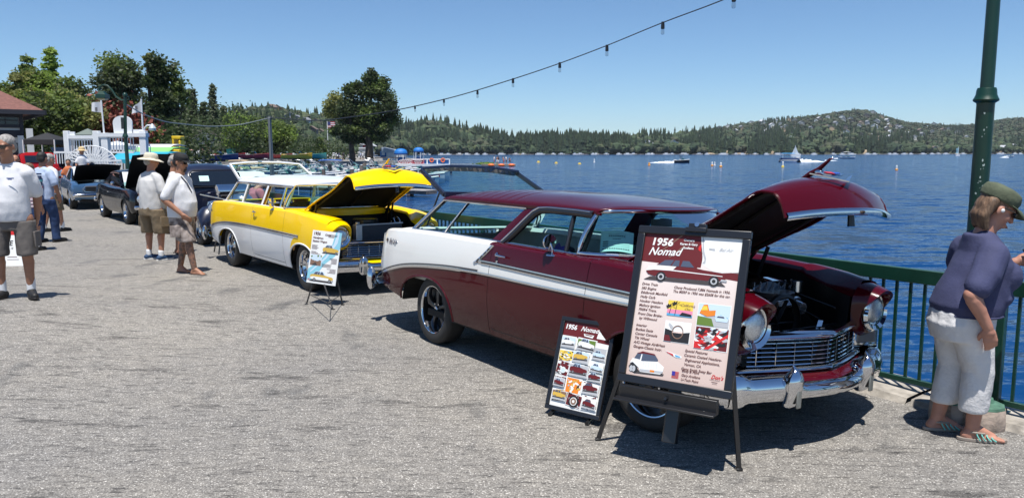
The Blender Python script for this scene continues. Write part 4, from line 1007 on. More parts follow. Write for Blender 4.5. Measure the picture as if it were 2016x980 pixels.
 zb_ = .875 if sport else .82
 if sport:
  y = lambda x, z: -(B.y(x, z) + .004)
  def q(x, z): return Vector((x, y(x, z), z))
  vs, fs = text_mesh('Bel Air', .075, shear=.5, ext=.003, offset=.0012)
  mb = MB(); mb.add([q(-.93 + v.x, zb_ - .005 + v.y + (v.x) * -.02) + Vector((0, -v.z, 0)) for v in vs], fs); mb.build('badge', CHROMED, root, smooth=0)
  MB().prism([q(-1.03, zb_ + .035), q(-.965, zb_ + .035), q(-.965, zb_ - .0), q(-1.03, zb_ + .01)], (0, -.004, 0)).build('badge', CHROME, root, smooth=0)
  MB().prism([q(-1.015, zb_ + .027) + Vector((0, -.005, 0)), q(-.98, zb_ + .027) + Vector((0, -.005, 0)), q(-.98, zb_ + .01) + Vector((0, -.005, 0)), q(-1.015, zb_ + .017) + Vector((0, -.005, 0))], (0, -.001, 0)).build('badge', BLACKP, root, smooth=0)
 else:
  def q(x, z): return Vector((x, -(B.y(x, z) + .004), z))
  vs, fs = text_mesh('Handyman', .035, shear=.4, ext=.003, offset=.001)
  mb = MB(); mb.add([q(-1.06 + v.x, .86 + v.y) + Vector((0, -v.z, 0)) for v in vs], fs); mb.build('badge', CHROMED, root, smooth=0)
  MB().tube([(2.16, -.83, 1.05), (2.17, -.84, 1.22)], [.006, .002], 5).lathe([(0, 1.045), (.02, 1.05), (.01, 1.07), (0, 1.075)], 10, c=(2.16, -.83, 0), cap=False).build('antenna', CHROME, root)
 paper_card(root, (2.16, -.50, 1.075) if sport else (2.34, -.42, 1.06), .25, .17, (-.45, 0, .75))
 if sport:
  o = MB().face([(2.50, -.05, 1.10), (2.30, -.02, 1.06), (2.33, .16, 1.062), (2.52, .12, 1.10)]).build('leaflet', PAPER, root, smooth=0)
  mb = MB(); mb.prism([(2.36 - 0, -.66, 1.08), (2.60, -.62, 1.09), (2.60, -.60, 1.09), (2.36, -.64, 1.08)], (0, 0, .014)); mb.build('hood_vent_trim', CHROME, root)
 if sport:
  for sd_ in (-1, 1):
   wheel(root, (0, sd_ * .765, .335 + sd_ * .765 * roll), sd_, R_=.335, rim=.235, style='five', spin=.35); wheel(root, (2.92, sd_ * .765, .33 + sd_ * .765 * roll), sd_, R_=.33, rim=.23, style='five', turned=.12, spin=.1)
 else:
  for sd_ in (-1, 1):
   wheel(root, (0, sd_ * .765, .34), sd_, R_=.345, wd=.26, rim=.205, style='smooth'); wheel(root, (2.92, sd_ * .775, .335), sd_, R_=.335, wd=.19, rim=.215, style='smooth')
 MB().tube([(-1.2, -.35, .22), (-.6, -.33, .2), (-.3, -.3, .28)], .03, 10).build('exhaust', CHROMED, root)
 return root, B
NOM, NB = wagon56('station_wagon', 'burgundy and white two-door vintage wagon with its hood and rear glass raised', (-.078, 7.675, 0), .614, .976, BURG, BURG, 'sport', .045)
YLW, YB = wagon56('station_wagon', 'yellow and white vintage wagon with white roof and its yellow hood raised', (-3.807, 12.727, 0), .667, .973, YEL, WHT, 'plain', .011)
def in_car(root, p): return root.matrix_world @ Vector(p)
bpy.context.view_layer.update()
p = NOM.matrix_world @ Vector((1.30, -.50, .60))
o = thing('bag', 'purple cloth bag lying on the seat behind the door window of the burgundy wagon', 'bag', p, .59 - PI / 2)
mb = MB(); P = []
for i in range(11):
 a = i / 10; row = []
 for j in range(9):
  b = j / 8; row.append(Vector((a * .5 - .1, b * .34 - .1, .50 * math.sin(PI * a) ** .4 * math.sin(PI * b) ** .5 * (.8 + .35 * mnoise.noise(Vector((a * 5, b * 5, 3)))) + .02)))
 P.append(row)
mb.grid(P, flip=True).build('bag_cloth', PURPLE, o, smooth=40)
# ================================================================ CARS FARTHER ALONG
BLKP = mat('black_paint', (.004, .004, .008), .12, coat=.2, spec=.2); NVP = mat('satin_navy_paint', (.010, .014, .035), .3, coat=.4); BLUP = mat('metallic_blue_paint', (.07, .16, .30), .25, .45, coat=.7); REDP = paint('red_paint', (.35, .01, .012)); SILP = mat('silver_paint', (.38, .40, .43), .28, .6, coat=.5)
DGLASS = mat('dark_window_glass', (.01, .014, .02), .05, coat=1.)
def loftx(mb, secs, n=24):
 """hull lofted along x: (x, half width, z bottom, z top, squareness)"""
 P = []
 for x, hw, z0, z1, sq in secs:
  row = []; e = 2 / sq; zc, hz = (z0 + z1) / 2, (z1 - z0) / 2
  for k in range(n):
   a = 2 * PI * k / n; c, s_ = math.cos(a), math.sin(a); row.append(Vector((x, math.copysign(abs(c) ** e, c) * hw, zc + math.copysign(abs(s_) ** e, s_) * hz)))
  P.append(row)
 vs = [p for r in P for p in r]; m = len(P); fs = []
 for i in range(m - 1):
  for k in range(n): fs.append((i * n + k, (i + 1) * n + k, (i + 1) * n + (k + 1) % n, i * n + (k + 1) % n))
 fs.append(tuple(range(n))); fs.append(tuple((m - 1) * n + k for k in range(n - 1, -1, -1))); mb.add(vs, fs); return mb
def coupe60(label, origin, heading, pm, roofm, wb=2.78, hood_up=True, group=None, lowm=None, card=True, kind='a', hoodang=.55):
 root = thing('coupe', label, 'car', origin, heading - PI / 2, group)
 W = [(-1.1, .80), (-.6, .88), (0, .905), (wb * .5, .905), (wb, .90), (wb + .45, .88), (wb + .75, .80)]
 belt = [(-1.1, .84), (-.6, .90), (0, .91), (.7, .875), (wb * .6, .86), (wb, .86), (wb + .5, .82), (wb + .75, .76)]; sill = [(-1.1, .38), (-.6, .30), (0, .24), (wb, .24), (wb + .5, .30), (wb + .75, .36)]
 ar = (0, .28, .40, .40, .36, 2.3); af = (wb, .28, .40, .40, .36, 2.3); B = Body(root, W, .56, belt, sill, [ar, af], -1.1, wb + .75, turn=.06, tuck=.10)
 mid = hermite([(-1.1, .46), (wb + .75, .46)])
 for nm, a, b in (('quarter_panel', -1.1, .75), ('door', .755, wb * .66), ('fender', wb * .66 + .005, wb + .75)):
  if lowm: B.panel(nm, a, b, B.zb, lambda x: max(.5, B.zb(x)), lowm, nz=4); B.panel(nm, a, b, lambda x: max(.5, B.zb(x)), B.belt, pm, nz=6)
  else: B.panel(nm, a, b, B.zb, B.belt, pm)
  for sd_ in (-1, 1):
   P = []
   for x in B.xs(a, b):
    z = B.belt(x); y = B.y(x, z); yi = .66; P.append([Vector((x, sd_ * yy, zz)) for yy, zz in ((y, z), (y - .02, z + .018), (y - .08, z + .03), (yi, z + .03), (yi - .01, z - .05))])
   MB().grid(P, flip=sd_ < 0).build(nm + '_top', pm, root, smooth=60)
 for a in (ar, af): inner_house(root, a, .87)
 if lowm or kind == 'b': B.lip('wheel_lip', CHROME, ar, .010); B.lip('wheel_lip', CHROME, af, .010)
 MB().box((wb / 2 - .1, 0, .3), (wb + 1.6, 1.2, .12)).box((wb * .52 + .45, 0, .6), (.04, 1.3, .5)).build('floor_pan', UNDER, root)
 P = [[Vector((x, y, B.belt(x) + .03 - .02 * (y / .66) ** 2)) for y in np.linspace(-.66, .66, 7)] for x in (-1.1, -.8, -.45)]; MB().grid(P, flip=True).build('boot_lid', pm, root, smooth=60)
 MB().box((-1.09, 0, .62), (.05, 1.56, .42)).build('tail_panel', pm, root, bevel=.02); MB().box((-1.16, 0, .46), (.08, 1.7, .12)).build('rear_bumper', CHROME, root, bevel=.03)
 xa, xb_ = wb * .52 + .35, -.55; zr = 1.33
 def rp_(f, u): x = lerp(.05, xa - .62, f); return Vector((x, u * .60, zr - .055 * abs(u) ** 2.5 - .04 * (2 * f - 1) ** 2))
 MB().grid([[rp_(f, u) for u in np.linspace(-1, 1, 15)] for f in np.linspace(0, 1, 9)], flip=True).build('roof', roofm, root, smooth=60, solid=.02)
 MB().grid([[rp_(1, u) + Vector((.01, 0, -.01)), Vector((xa - .08 * abs(u) ** 2, u * .70, .90))] for u in np.linspace(-1, 1, 15)], flip=True).build('windscreen', GLASS, root, smooth=60)
 MB().grid([[rp_(0, u) + Vector((-.01, 0, -.01)), Vector((xb_, u * .68, .92))] for u in np.linspace(-1, 1, 15)]).build('rear_window', DGLASS, root, smooth=60)
 for sd_ in (-1, 1):
  a, b = rp_(1, sd_), Vector((xa - .08, sd_ * .70, .90)); MB().bar(a, b, .04, .05).build('pillar', CHROME if kind == 'b' else pm, root)
  c, d = rp_(0, sd_), Vector((xb_ , sd_ * .69, .92)); P = [c + Vector((.30, 0, .0)), c, d, Vector((xb_ + .62, sd_ * .72, .90))]; MB().face(P).build('pillar', roofm if kind == 'b' else pm, root, smooth=0)
  MB().face([c + Vector((.31, 0, -.01)), a + Vector((0, 0, -.01)), b - Vector((.02, 0, 0)), Vector((xb_ + .64, sd_ * .715, .90))]).build('window', GLASS, root, smooth=0)
  MB().tube([Vector((x, sd_ * (.725), B.belt(x) + .035)) for x in np.linspace(xb_ + .5, xa - .1, 10)], .008, 5).build('belt_trim', CHROME, root)
  MB().tube([c, lerp(c, a, .5) + Vector((0, 0, .02)), a], .010, 5).build('drip_rail', CHROME, root)
  MB().ell((xa - .35, sd_ * .86, 1.0), (.05, .05, .05)).bar((xa - .36, sd_ * .78, .90), (xa - .36, sd_ * .86, .98), .015, .015).build('side_mirror', CHROME, root)
  MB().bar((1.0, sd_ * .905, .76), (1.12, sd_ * .905, .76), .015, .02).build('door_handle', CHROME, root)
 seat_bench(root, 1.1, 1.2, DARKIN); seat_bench(root, .3, 1.2, DARKIN); MB().box((xa - .3, 0, .82), (.3, 1.3, .14)).build('dashboard', DARKIN, root)
 MB().grid([[Vector((xa - .06 - .06 * abs(y / .7) ** 2, y, .905)), Vector((xa + .12, y, .90))] for y in np.linspace(-.68, .68, 9)], flip=True).build('cowl', pm, root)
 xn = wb + .75
 P = []
 for i in range(21):
  u = lerp(-1, 1, i / 20); x = xn + .06 * (1 - u * u); P.append([Vector((x - .10, u * .79, .84 - .05 * u * u)), Vector((x, u * .80, .78)), Vector((x + .02, u * .80, .60)), Vector((x - .02, u * .79, .40)), Vector((x - .12, u * .77, .30))])
 MB().grid(P, flip=True).build('nose', pm, root, smooth=50)
 MB().box((xn + .05, 0, .655), (.06, 1.10 if kind == 'a' else .95, .17)).build('grille', BLACKP, root, bevel=.02)
 MB().tube([(xn + .07, -.48, .57), (xn + .075, .48, .57), (xn + .075, .55, .66), (xn + .07, .48, .745), (xn + .075, -.48, .745), (xn + .07, -.55, .66)], .012, 6, closed=True).build('grille_surround', CHROME, root)
 MB().box((xn + .07, 0, .455), (.09, 1.68, .10)).build('front_bumper', CHROME, root, bevel=.03)
 if kind == 'a':
  for sd_ in (-1, 1): MB().lathe([(.10, 0), (.11, .02), (.09, .035), (0, .045)], 18, c=(xn + .03, sd_ * .66, .66), axis='x', cap=False).build('headlight', LENSG, root)
 P = [[Vector((lerp(0, 1.25, f), y * lerp(.66, .64, f), .02 - .025 * (y) ** 2 * 2 + .03 * math.sin(f * PI))) for y in np.linspace(-1, 1, 9)] for f in np.linspace(0, 1, 9)]
 hh_ = holder('hood', root, (xa + .10, 0, .90), (0, -hoodang if hood_up else 0, 0)); MB().grid(P, flip=True).build('hood_skin', pm, hh_, smooth=60); MB().grid([[p - Vector((0, 0, .03)) for p in r] for r in P]).build('hood_lining', BAY, hh_, smooth=60)
 if hood_up: MB().box((xn - .55, 0, .60), (1.05, 1.3, .3)).build('engine_bay', BAY, root); MB().box((xn - .6, 0, .80), (.4, .4, .12)).lathe([(.16, .86), (.16, .92), (0, .93)], 16, c=(xn - .6, 0, 0), cap=False).build('air_cleaner', CHROMED, root)
 for sd_ in (-1, 1):
  wheel(root, (0, sd_ * .77, .33), sd_, rim=.2, style='five' if kind == 'a' else 'disc', mrim=CHROME, R_=.33); wheel(root, (wb, sd_ * .77, .33), sd_, rim=.2, style='five' if kind == 'a' else 'disc', mrim=CHROME, R_=.33)
 if card: MB().box((0, 0, 0), (.01, .40, .42), rot=(0, -.5, 0)).build('show_card', PW if 'PW' in globals() else TEE if 'TEE' in globals() else WHT, root, loc=(xa - .30, -.40, 1.10))
 return root
def car_origin(fw, heading, wb, hy=.77):   # fw: ground point of the near front wheel
 f = Vector((math.sin(heading), -math.cos(heading), 0)); l = Vector((math.cos(heading), math.sin(heading), 0)); return Vector(fw) - f * wb + l * hy
NOVA = coupe60('glossy black sixties coupe with raised hood and a white card in its windscreen', car_origin(G(257, 441), .676, 2.8), .676, BLKP, BLKP, wb=2.8, hoodang=.75)
CAM = coupe60('metallic blue and silver sixties coupe with white roof, hood raised, behind the black coupe', car_origin(G(145, 411), .60, 2.75), .60, BLUP, WHT, wb=2.75, lowm=SILP, kind='b', hoodang=.42)
hd_ = .66; o_ = car_origin(G(403, 481), hd_, 2.75, .70); root = thing('hot_rod', 'dark navy forties coupe with bulging fenders, exposed engine and small windscreen behind the yellow wagon', 'car', o_, hd_ - PI / 2)
mb = MB(); loftx(mb, [(-1.05, .25, .45, .75, 2.5), (-.9, .55, .38, .98, 2.5), (-.5, .68, .34, 1.22, 2.6), (.0, .72, .32, 1.05, 3), (.5, .74, .32, 1.0, 3), (1.2, .70, .32, 1.0, 3), (1.6, .62, .34, 1.02, 2.8)]); mb.build('body', NVP, root, smooth=50)
mb = MB(); loftx(mb, [(-.75, .30, .9, 1.05, 2.2), (-.5, .52, .85, 1.34, 2.4), (-.1, .62, .85, 1.51, 2.6), (.4, .66, .85, 1.56, 2.8), (.8, .65, .85, 1.55, 2.9), (1.0, .62, .85, 1.50, 3.0), (1.12, .60, .85, 1.40, 3.2), (1.30, .62, .85, 1.02, 3.2)]); mb.build('roof', NVP, root, smooth=60)
P = []
for u in np.linspace(-1, 1, 15):
 e = (1 - abs(u) ** 4); P.append([Vector((1.145 + .02, u * .47, 1.40 - .03 * (1 - e))), Vector((1.33, u * .50, 1.10 + .02 * (1 - e)))])
MB().grid(P, flip=True).build('windscreen', DGLASS, root, smooth=60)
MB().tube([Vector((1.165, -.49, 1.36)), Vector((1.150, -.42, 1.42)), Vector((1.15, .42, 1.42)), Vector((1.165, .49, 1.36)), Vector((1.33, .53, 1.12)), Vector((1.345, .45, 1.07)), Vector((1.345, -.45, 1.07)), Vector((1.33, -.53, 1.12))], .016, 6, closed=True).build('windscreen_frame', BLACKM, root)
for sd_ in (-1, 1):
 MB().face([Vector((.15, sd_ * .672, 1.36)), Vector((.85, sd_ * .668, 1.36)), Vector((1.0, sd_ * .70, 1.08)), Vector((.12, sd_ * .71, 1.08))]).build('window', DGLASS, root, smooth=0)
 mb = MB(); P = []
 for i in range(15):
  q = i / 14; x = 2.75 - .62 + 1.15 * q; h_ = .78 * math.sin(min(1, q * 1.12 + .02) * PI * .55) ** .8 if q < .8 else .78 * (1 - ((q - .8) / .2) ** 2 * .55); w_ = .30
  P.append([Vector((x, sd_ * (.46 + w_ * .0), h_ * .9)), Vector((x, sd_ * .60, h_)), Vector((x, sd_ * .76, h_ * .96)), Vector((x, sd_ * .86, h_ * .80)), Vector((x, sd_ * .88, h_ * .55 + .12)), Vector((x, sd_ * .87, max(.30, .30 + .32 * math.sin(PI * min(1, max(0, (q - .12) / .85))))))])
 mb.grid(P, flip=sd_ > 0).build('front_fender', NVP, root, smooth=70, solid=.01)
 mb = MB(); mb.ell((0, sd_ * .68, .48), (.52, .24, .40), 20, 12); mb.build('rear_fender', NVP, root, smooth=70)
 hl = holder('headlight', root, (3.10, sd_ * .60, .72)); MB().ell((-.06, 0, 0), (.14, .115, .115)).build('bucket', NVP, hl); MB().lathe([(.115, .03), (.12, .045), (.10, .06), (.06, .072), (0, .078)], 20, axis='x', cap=False).build('lens', LENSG, hl)
 wheel(root, (2.75, sd_ * .70, .33), sd_, rim=.2, style='disc'); wheel(root, (0, sd_ * .70, .35), sd_, rim=.2, style='disc', R_=.35)
mb = MB(); loftx(mb, [(1.55, .58, .5, 1.0, 3), (1.62, .3, .5, .99, 3)]); mb.build('firewall', NVP, root)
mb = MB(); loftx(mb, [(2.85, .26, .42, .98, 3), (3.05, .22, .40, 1.0, 2.6), (3.2, .10, .42, .92, 2.4)]); mb.build('grille_shell', CHROMED, root, smooth=60)
MB().box((2.2, 0, .62), (.9, .45, .35)).box((2.2, 0, .30), (1.9, .6, .1)).build('engine', BAY, root, bevel=.03); mb = MB(); mb.cyl((2.35, -.30, 1.02), (2.35, .30, 1.02), .14, n=20); mb.build('air_cleaner', CHROME, root, bevel=.02)
mb = MB(); [mb.tube([(2.0 + .15 * k, s_ * .22, .80), (2.0 + .15 * k, s_ * .36, .78), (1.95 + .15 * k, s_ * .40, .55)], .025, 8) for k in range(4) for s_ in (-1, 1)]; mb.build('exhaust_header', CHROMED, root)
MB().bar((2.95, -.30, .88), (2.0, -.52, .95), .03, .02).build('strut_rod', CHROMED, root)
MB().tube([(3.25, -.72, .42), (3.36, -.45, .42), (3.40, 0, .42), (3.36, .45, .42), (3.25, .72, .42)], .04, 8).ell((3.40, -.35, .45), (.04, .04, .12)).ell((3.40, .35, .45), (.04, .04, .12)).build('front_bumper', CHROME, root)
MB().box((0, 0, 0), (.005, .20, .13), rot=(0, -.5, 0)).build('show_card', PAPER, root, loc=(1.26, -.22, 1.25))
root = thing('dark_wagon', 'long black van with its rear hatch open beyond the blue coupe at left', 'van', G(150, 366), .62 - PI / 2)
mb = MB(); loftx(mb, [(-2.4, .82, .35, 1.55, 5), (-2.2, .88, .32, 1.75, 5), (.6, .9, .32, 1.78, 5), (1.2, .88, .32, 1.3, 4), (2.1, .84, .35, 1.0, 4), (2.3, .78, .4, .9, 4)]); mb.build('body', BLKP, root, smooth=40)
for sd_ in (-1, 1):
 for a, b in ((-2.0, -1.1), (-1.0, -.2), (-.1, .7)): MB().box(((a + b) / 2, sd_ * .895, 1.38), (b - a, .02, .40)).build('window', DGLASS, root, bevel=.01)
 for x in (-1.6, 1.5): wheel(root, (x, sd_ * .78, .34), sd_, rim=.2, style='disc')
MB().bar((-2.3, 0, 1.78), (-3.2, 0, 2.05), 1.6, .05).build('hatch', BLKP, root, bevel=.02); MB().box((.98, 0, 1.50), (.05, 1.4, .42), rot=(0, -.55, 0)).build('windscreen', DGLASS, root)
root = thing('pickup_truck', 'red old pickup truck with a white trimmed windscreen parked at the far left', 'truck', G(75, 372), .75 - PI / 2)
mb = MB(); loftx(mb, [(-2.0, .85, .45, 1.0, 6), (-.2, .88, .42, 1.02, 6), (.0, .88, .4, 1.15, 5), (1.6, .82, .4, 1.12, 4), (2.2, .75, .42, 1.05, 3.5)]); mb.build('body', REDP, root, smooth=40)
mb = MB(); loftx(mb, [(-.2, .80, 1.0, 1.70, 4), (.1, .82, 1.0, 1.80, 4), (.6, .80, 1.0, 1.80, 4), (.95, .78, 1.0, 1.2, 4)]); mb.build('cab', REDP, root, smooth=40)
MB().box((.84, 0, 1.47), (.03, 1.25, .38), rot=(0, -.50, 0)).build('windscreen', DGLASS, root); MB().box((.80, 0, 1.27), (.04, 1.4, .04)).box((2.25, 0, .8), (.06, 1.2, .25)).box((2.35, 0, .5), (.08, 1.7, .12)).build('chrome_trim', CHROME, root)
for sd_ in (-1, 1):
 MB().ell((2.22, sd_ * .60, .85), (.06, .12, .12)).build('headlight', LENSG, root); MB().box((.35, sd_ * .815, 1.45), (.6, .02, .34)).build('window', DGLASS, root); MB().ell((1.6, sd_ * .80, .62), (.55, .16, .30)).build('fender', REDP, root)
 for x in (-1.3, 1.6): wheel(root, (x, sd_ * .80, .36), sd_, R_=.36, rim=.2, style='disc')
# ================================================================ SHOW SIGNS
def flat(name, col, rough=.55): return mat(name, col, rough)
BRD = BLACKM
CARP = [  # side view of a wagon, x 0..1, z 0..~.35 (nose right)
 ('body', [(0, .13), (.02, .21), (.10, .235), (.45, .235), (.62, .235), (.72, .215), (.93, .195), (.985, .17), (.99, .09), (.93, .07), (.90, .10), (.82, .10), (.78, .06), (.28, .06), (.24, .10), (.16, .10), (.12, .06), (.03, .09)]),
 ('roof', [(.12, .235), (.22, .335), (.30, .35), (.52, .35), (.58, .33), (.64, .235)])]
def frame_quad(BL, BR, TL, TR):
 BL, BR, TL, TR = map(Vector, (BL, BR, TL, TR)); X = (BR - BL); Z = (TL - BL); w_, h_ = X.length, Z.length
 x = X.normalized(); z = (Z - x * Z.dot(x)).normalized(); y = z.cross(x)   # y points away from the viewer
 return Matrix(((x.x, y.x, z.x), (x.y, y.y, z.y), (x.z, y.z, z.z))), w_, h_
class Print:
 """flat artwork on a board: shapes stacked 0.6 mm apart on the front face (-y)"""
 def __init__(s, parent, w_, h_, y0): s.p = parent; s.w = w_; s.h = h_; s.y = y0; s.L = 0; s.rng = random.Random(int(w_ * 1e4))
 def poly(s, pts, m, name='artwork', lv=None, parts=None):
  y = s.y - .0005 * (s.L if lv is None else lv)
  mb = MB()
  for P in (pts if isinstance(pts[0][0], (tuple, list, Vector)) else [pts]): mb.face([(a, y, b) for a, b in P])
  o = mb.build(name, m, s.p, smooth=0); return o
 def rect(s, x0, z0, x1, z1, m, lv, name='artwork'): return s.poly([(x0, z0), (x1, z0), (x1, z1), (x0, z1)], m, name, lv)
 def text(s, body, x, z, size, m, lv=6, shear=0., align='LEFT', offset=0., rot=0., sx=1., name='lettering'):
  vs, fs = text_mesh(body, size, align, shear, 0, offset); c, sn = math.cos(rot), math.sin(rot)
  y = s.y - .0005 * lv
  MB().add([(x + v.x * sx * c - v.y * sn, y, z + v.x * sx * sn + v.y * c) for v in vs], fs).build(name, m, s.p, smooth=0)
 def tree(s): pass
 def photo(s, x0, z0, x1, z1, cols, lv=3, n=26, seed=0, border=True, tilt=0.):
  """a small printed photograph: border, ground, shapes"""
  rr = random.Random(seed); cx, cz = (x0 + x1) / 2, (z0 + z1) / 2; c, sn = math.cos(tilt), math.sin(tilt)
  def T(P): return [(cx + (a - cx) * c - (b - cz) * sn, cz + (a - cx) * sn + (b - cz) * c) for a, b in P]
  W_, H_ = x1 - x0, z1 - z0; bd = .004
  if border: s.poly(T([(x0 - bd, z0 - bd), (x1 + bd, z0 - bd), (x1 + bd, z1 + bd), (x0 - bd, z1 + bd)]), PW, 'photo_border', lv)
  s.poly(T([(x0, z0), (x1, z0), (x1, z1), (x0, z1)]), cols[0], 'photo_print', lv + 1)
  per = {}
  for k in range(n):
   m_ = cols[1 + rr.randrange(len(cols) - 1)]; a, b = rr.uniform(x0, x1), rr.uniform(z0, z1); r1, r2 = rr.uniform(.03, .18) * W_, rr.uniform(.03, .12) * H_; q = rr.uniform(-.8, .8)
   P = []
   for i in range(7):
    t = 2 * PI * i / 7; rx = math.cos(t) * r1 * rr.uniform(.6, 1.2); rz_ = math.sin(t) * r2 * rr.uniform(.6, 1.2)
    P.append((min(x1, max(x0, a + rx * math.cos(q) - rz_ * math.sin(q))), min(z1, max(z0, b + rx * math.sin(q) + rz_ * math.cos(q)))))
   per.setdefault(m_.name, (m_, []))[1].append((k, T(P)))
  for m_, L_ in per.values():
   mb = MB()
   for k, P in L_: mb.face([(a, s.y - .0005 * (lv + 2) - .00002 * k, b) for a, b in P])
   mb.build('photo_print', m_, s.p, smooth=0)
 def car(s, x, z, wd, body, top, lv=5, rot=0., low=None, hgt=1., white_tail=False):
  c, sn = math.cos(rot), math.sin(rot)
  def T(P): return [(x + (a * wd) * c - (b * wd * hgt) * sn, z + (a * wd) * sn + (b * wd * hgt) * c) for a, b in P]
  s.poly(T([(-.02, .0), (1.0, .0), (.94, .055), (.06, .055)]), PSH, 'artwork', lv)
  s.poly(T(CARP[1][1]), top, 'artwork', lv + 1); s.poly(T(CARP[0][1]), body, 'artwork', lv + 2)
  if low: s.poly(T([(.03, .09), (.02, .14), (.12, .165), (.45, .16), (.80, .15), (.82, .10), (.78, .06), (.28, .06), (.24, .10), (.16, .10), (.12, .06)]), low, 'artwork', lv + 3)
  if white_tail: s.poly(T([(0, .14), (.02, .21), (.10, .235), (.38, .235), (.34, .18), (.95, .15), (.95, .14), (.3, .165), (.1, .16)]), PW, 'artwork', lv + 3)
  for q in ([(.145, .24), (.225, .32), (.30, .33), (.34, .33), (.30, .24)], [(.315, .24), (.355, .33), (.41, .33), (.41, .24)] , [(.43, .24), (.45, .33), (.53, .33), (.60, .24)]): s.poly(T(q), PGL, 'artwork', lv + 3)
  for cx in (.2, .855):
   for r_, m_, k in ((.062, PBK, 4), (.04, PGR, 5), (.022, PBK, 6)):
    s.poly(T([(cx + r_ * math.cos(t), .062 + r_ / hgt * math.sin(t)) for t in np.linspace(0, 2 * PI, 16, endpoint=False)]), m_, 'artwork', lv + k)
  s.poly(T([(.93, .07), (1.005, .07), (1.01, .095), (.94, .10)]), PGR, 'artwork', lv + 4)
PW = flat('print_white', (.80, .80, .78)); PBK = flat('print_black', (.015, .015, .017)); PGR = flat('print_grey', (.45, .46, .48)); PSH = flat('print_shadow', (.06, .05, .05)); PGL = flat('print_glass', (.07, .09, .14))
PMAR = flat('print_maroon', (.13, .010, .012)); PPK = flat('print_blush', (.72, .56, .50)); PBE = flat('print_beige', (.62, .47, .40)); PYE = flat('print_yellow', (.80, .58, .07)); POR = flat('print_orange', (.75, .22, .02)); PGN = flat('print_green', (.12, .20, .03))
PPI = flat('print_pink', (.78, .25, .38)); PBL = flat('print_blue', (.10, .38, .62)); PRE = flat('print_red', (.60, .02, .02)); PTE = flat('print_teal', (.25, .55, .66)); PBR = flat('print_brown', (.22, .13, .09)); PLB = flat('print_pale_blue', (.55, .68, .80)); PTX = flat('print_text_maroon', (.11, .035, .03)); PGO = flat('print_gold', (.62, .40, .07))
def grad_print():
 m = bpy.data.materials.new('print_gradient'); m.use_nodes = True; n = m.node_tree.nodes; L = m.node_tree.links; b = n['Principled BSDF']
 tc = n.new('ShaderNodeTexCoord'); sp = n.new('ShaderNodeSeparateXYZ'); L.new(tc.outputs['Generated'], sp.inputs[0]); r = n.new('ShaderNodeValToRGB'); L.new(sp.outputs[2], r.inputs[0])
 r.color_ramp.elements[0].color = (.62, .47, .41, 1); r.color_ramp.elements[1].color = (.84, .76, .72, 1); L.new(r.outputs[0], b.inputs['Base Color']); b.inputs['Roughness'].default_value = .5; return m
PGRAD = grad_print()
def easel_legs(root, feet, tops, back, thick=.018):
 for f_, t_ in zip(feet, tops):
  MB().bar(Vector(f_) - root.location, Vector(t_) - root.location, thick, thick * 1.3, w2=thick * 1.1).box(Vector(f_) - root.location + Vector((0, 0, .008)), (.035, .035, .016)).build('leg', BRD, root, bevel=.002)
BLc, BRc, TLc, TRc = [tuple(Vector((0, 0, CAMH)) + (Vector(p) - Vector((0, 0, CAMH))) * .962) for p in ((.658, 4.65, .41), (1.258, 4.264, .41), (.825, 4.90, 1.357), (1.402, 4.514, 1.357))]
Mx, w_, h_ = frame_quad(BLc, BRc, TLc, TRc); h_ *= .995
fL, fR, fB = G(1177, 866), G(1455, 925), G(1330, 872)
root = thing('easel_sign', 'tall black framed poster clamped on a black easel in front of the burgundy wagon', 'sign', (BLc[0], BLc[1], 0))
sg = holder('poster_frame', root, Vector(BLc) - root.location); sg.rotation_euler = Mx.to_euler()
fw = .047
mb = MB()
for a, b in (((0, 0, fw / 2), (w_, 0, fw / 2)), ((0, 0, h_ - fw / 2), (w_, 0, h_ - fw / 2))): mb.bar(a, b, .03, fw)
for a, b in (((fw / 2, 0, fw), (fw / 2, 0, h_ - fw)), ((w_ - fw / 2, 0, fw), (w_ - fw / 2, 0, h_ - fw))): mb.bar(a, b, .03, fw, (1, 0, 0))
mb.build('frame', BRD, sg, bevel=.005)
MB().box((w_ / 2, .008, h_ / 2), (w_ - .02, .01, h_ - .02)).build('backing', BRD, sg)
pw, ph = w_ - 2 * fw, h_ - 2 * fw
ps = holder('poster', sg, (fw, 0, fw)); pr = Print(ps, pw, ph, .000)
pr.rect(0, 0, pw, ph, PGRAD, 0, 'poster_sheet')
X = lambda f: f * pw
Z = lambda f: (1 - f) * ph
pr.poly([(0, Z(.20)), (X(.62), Z(.215)), (X(.63), Z(.14)), (X(.60), Z(.06)), (X(.585), Z(0)), (0, Z(0))], PMAR, lv=1)
pr.poly([(X(.585), Z(0)), (X(1), Z(0)), (X(1), Z(.235)), (X(.9), Z(.23)), (X(.78), Z(.245)), (X(.63), Z(.19)), (X(.62), Z(.12)), (X(.60), Z(.06))], PW, lv=1)
pr.poly([(X(.60), Z(.05)), (X(.575), Z(.07)), (X(.572), Z(.09)), (X(.60), Z(.105))], PRE, lv=3)
pr.poly([(X(.78), Z(.245)), (X(1), Z(.225)), (X(1), Z(.285)), (X(.78), Z(.27))], PMAR, lv=1)
mbp = [(X(.60), Z(.0)), (X(.61), Z(.0)), (X(.635), Z(.10)), (X(.665), Z(.15)), (X(.66), Z(.185)), (X(.63), Z(.185)), (X(.65), Z(.16)), (X(.62), Z(.11))]
pr.poly(mbp, PGR, lv=2)
pr.text('1956', X(.07), Z(.078), .062, PW, 4, shear=.12, offset=.0022, sx=1.12); pr.text('Nomad', X(.055), Z(.150), .066, PW, 4, shear=.45, offset=.0012, rot=.03)
pr.poly([(X(.05), Z(.175)), (X(.32), Z(.135)), (X(.32), Z(.130)), (X(.04), Z(.165))], PMAR, lv=2)
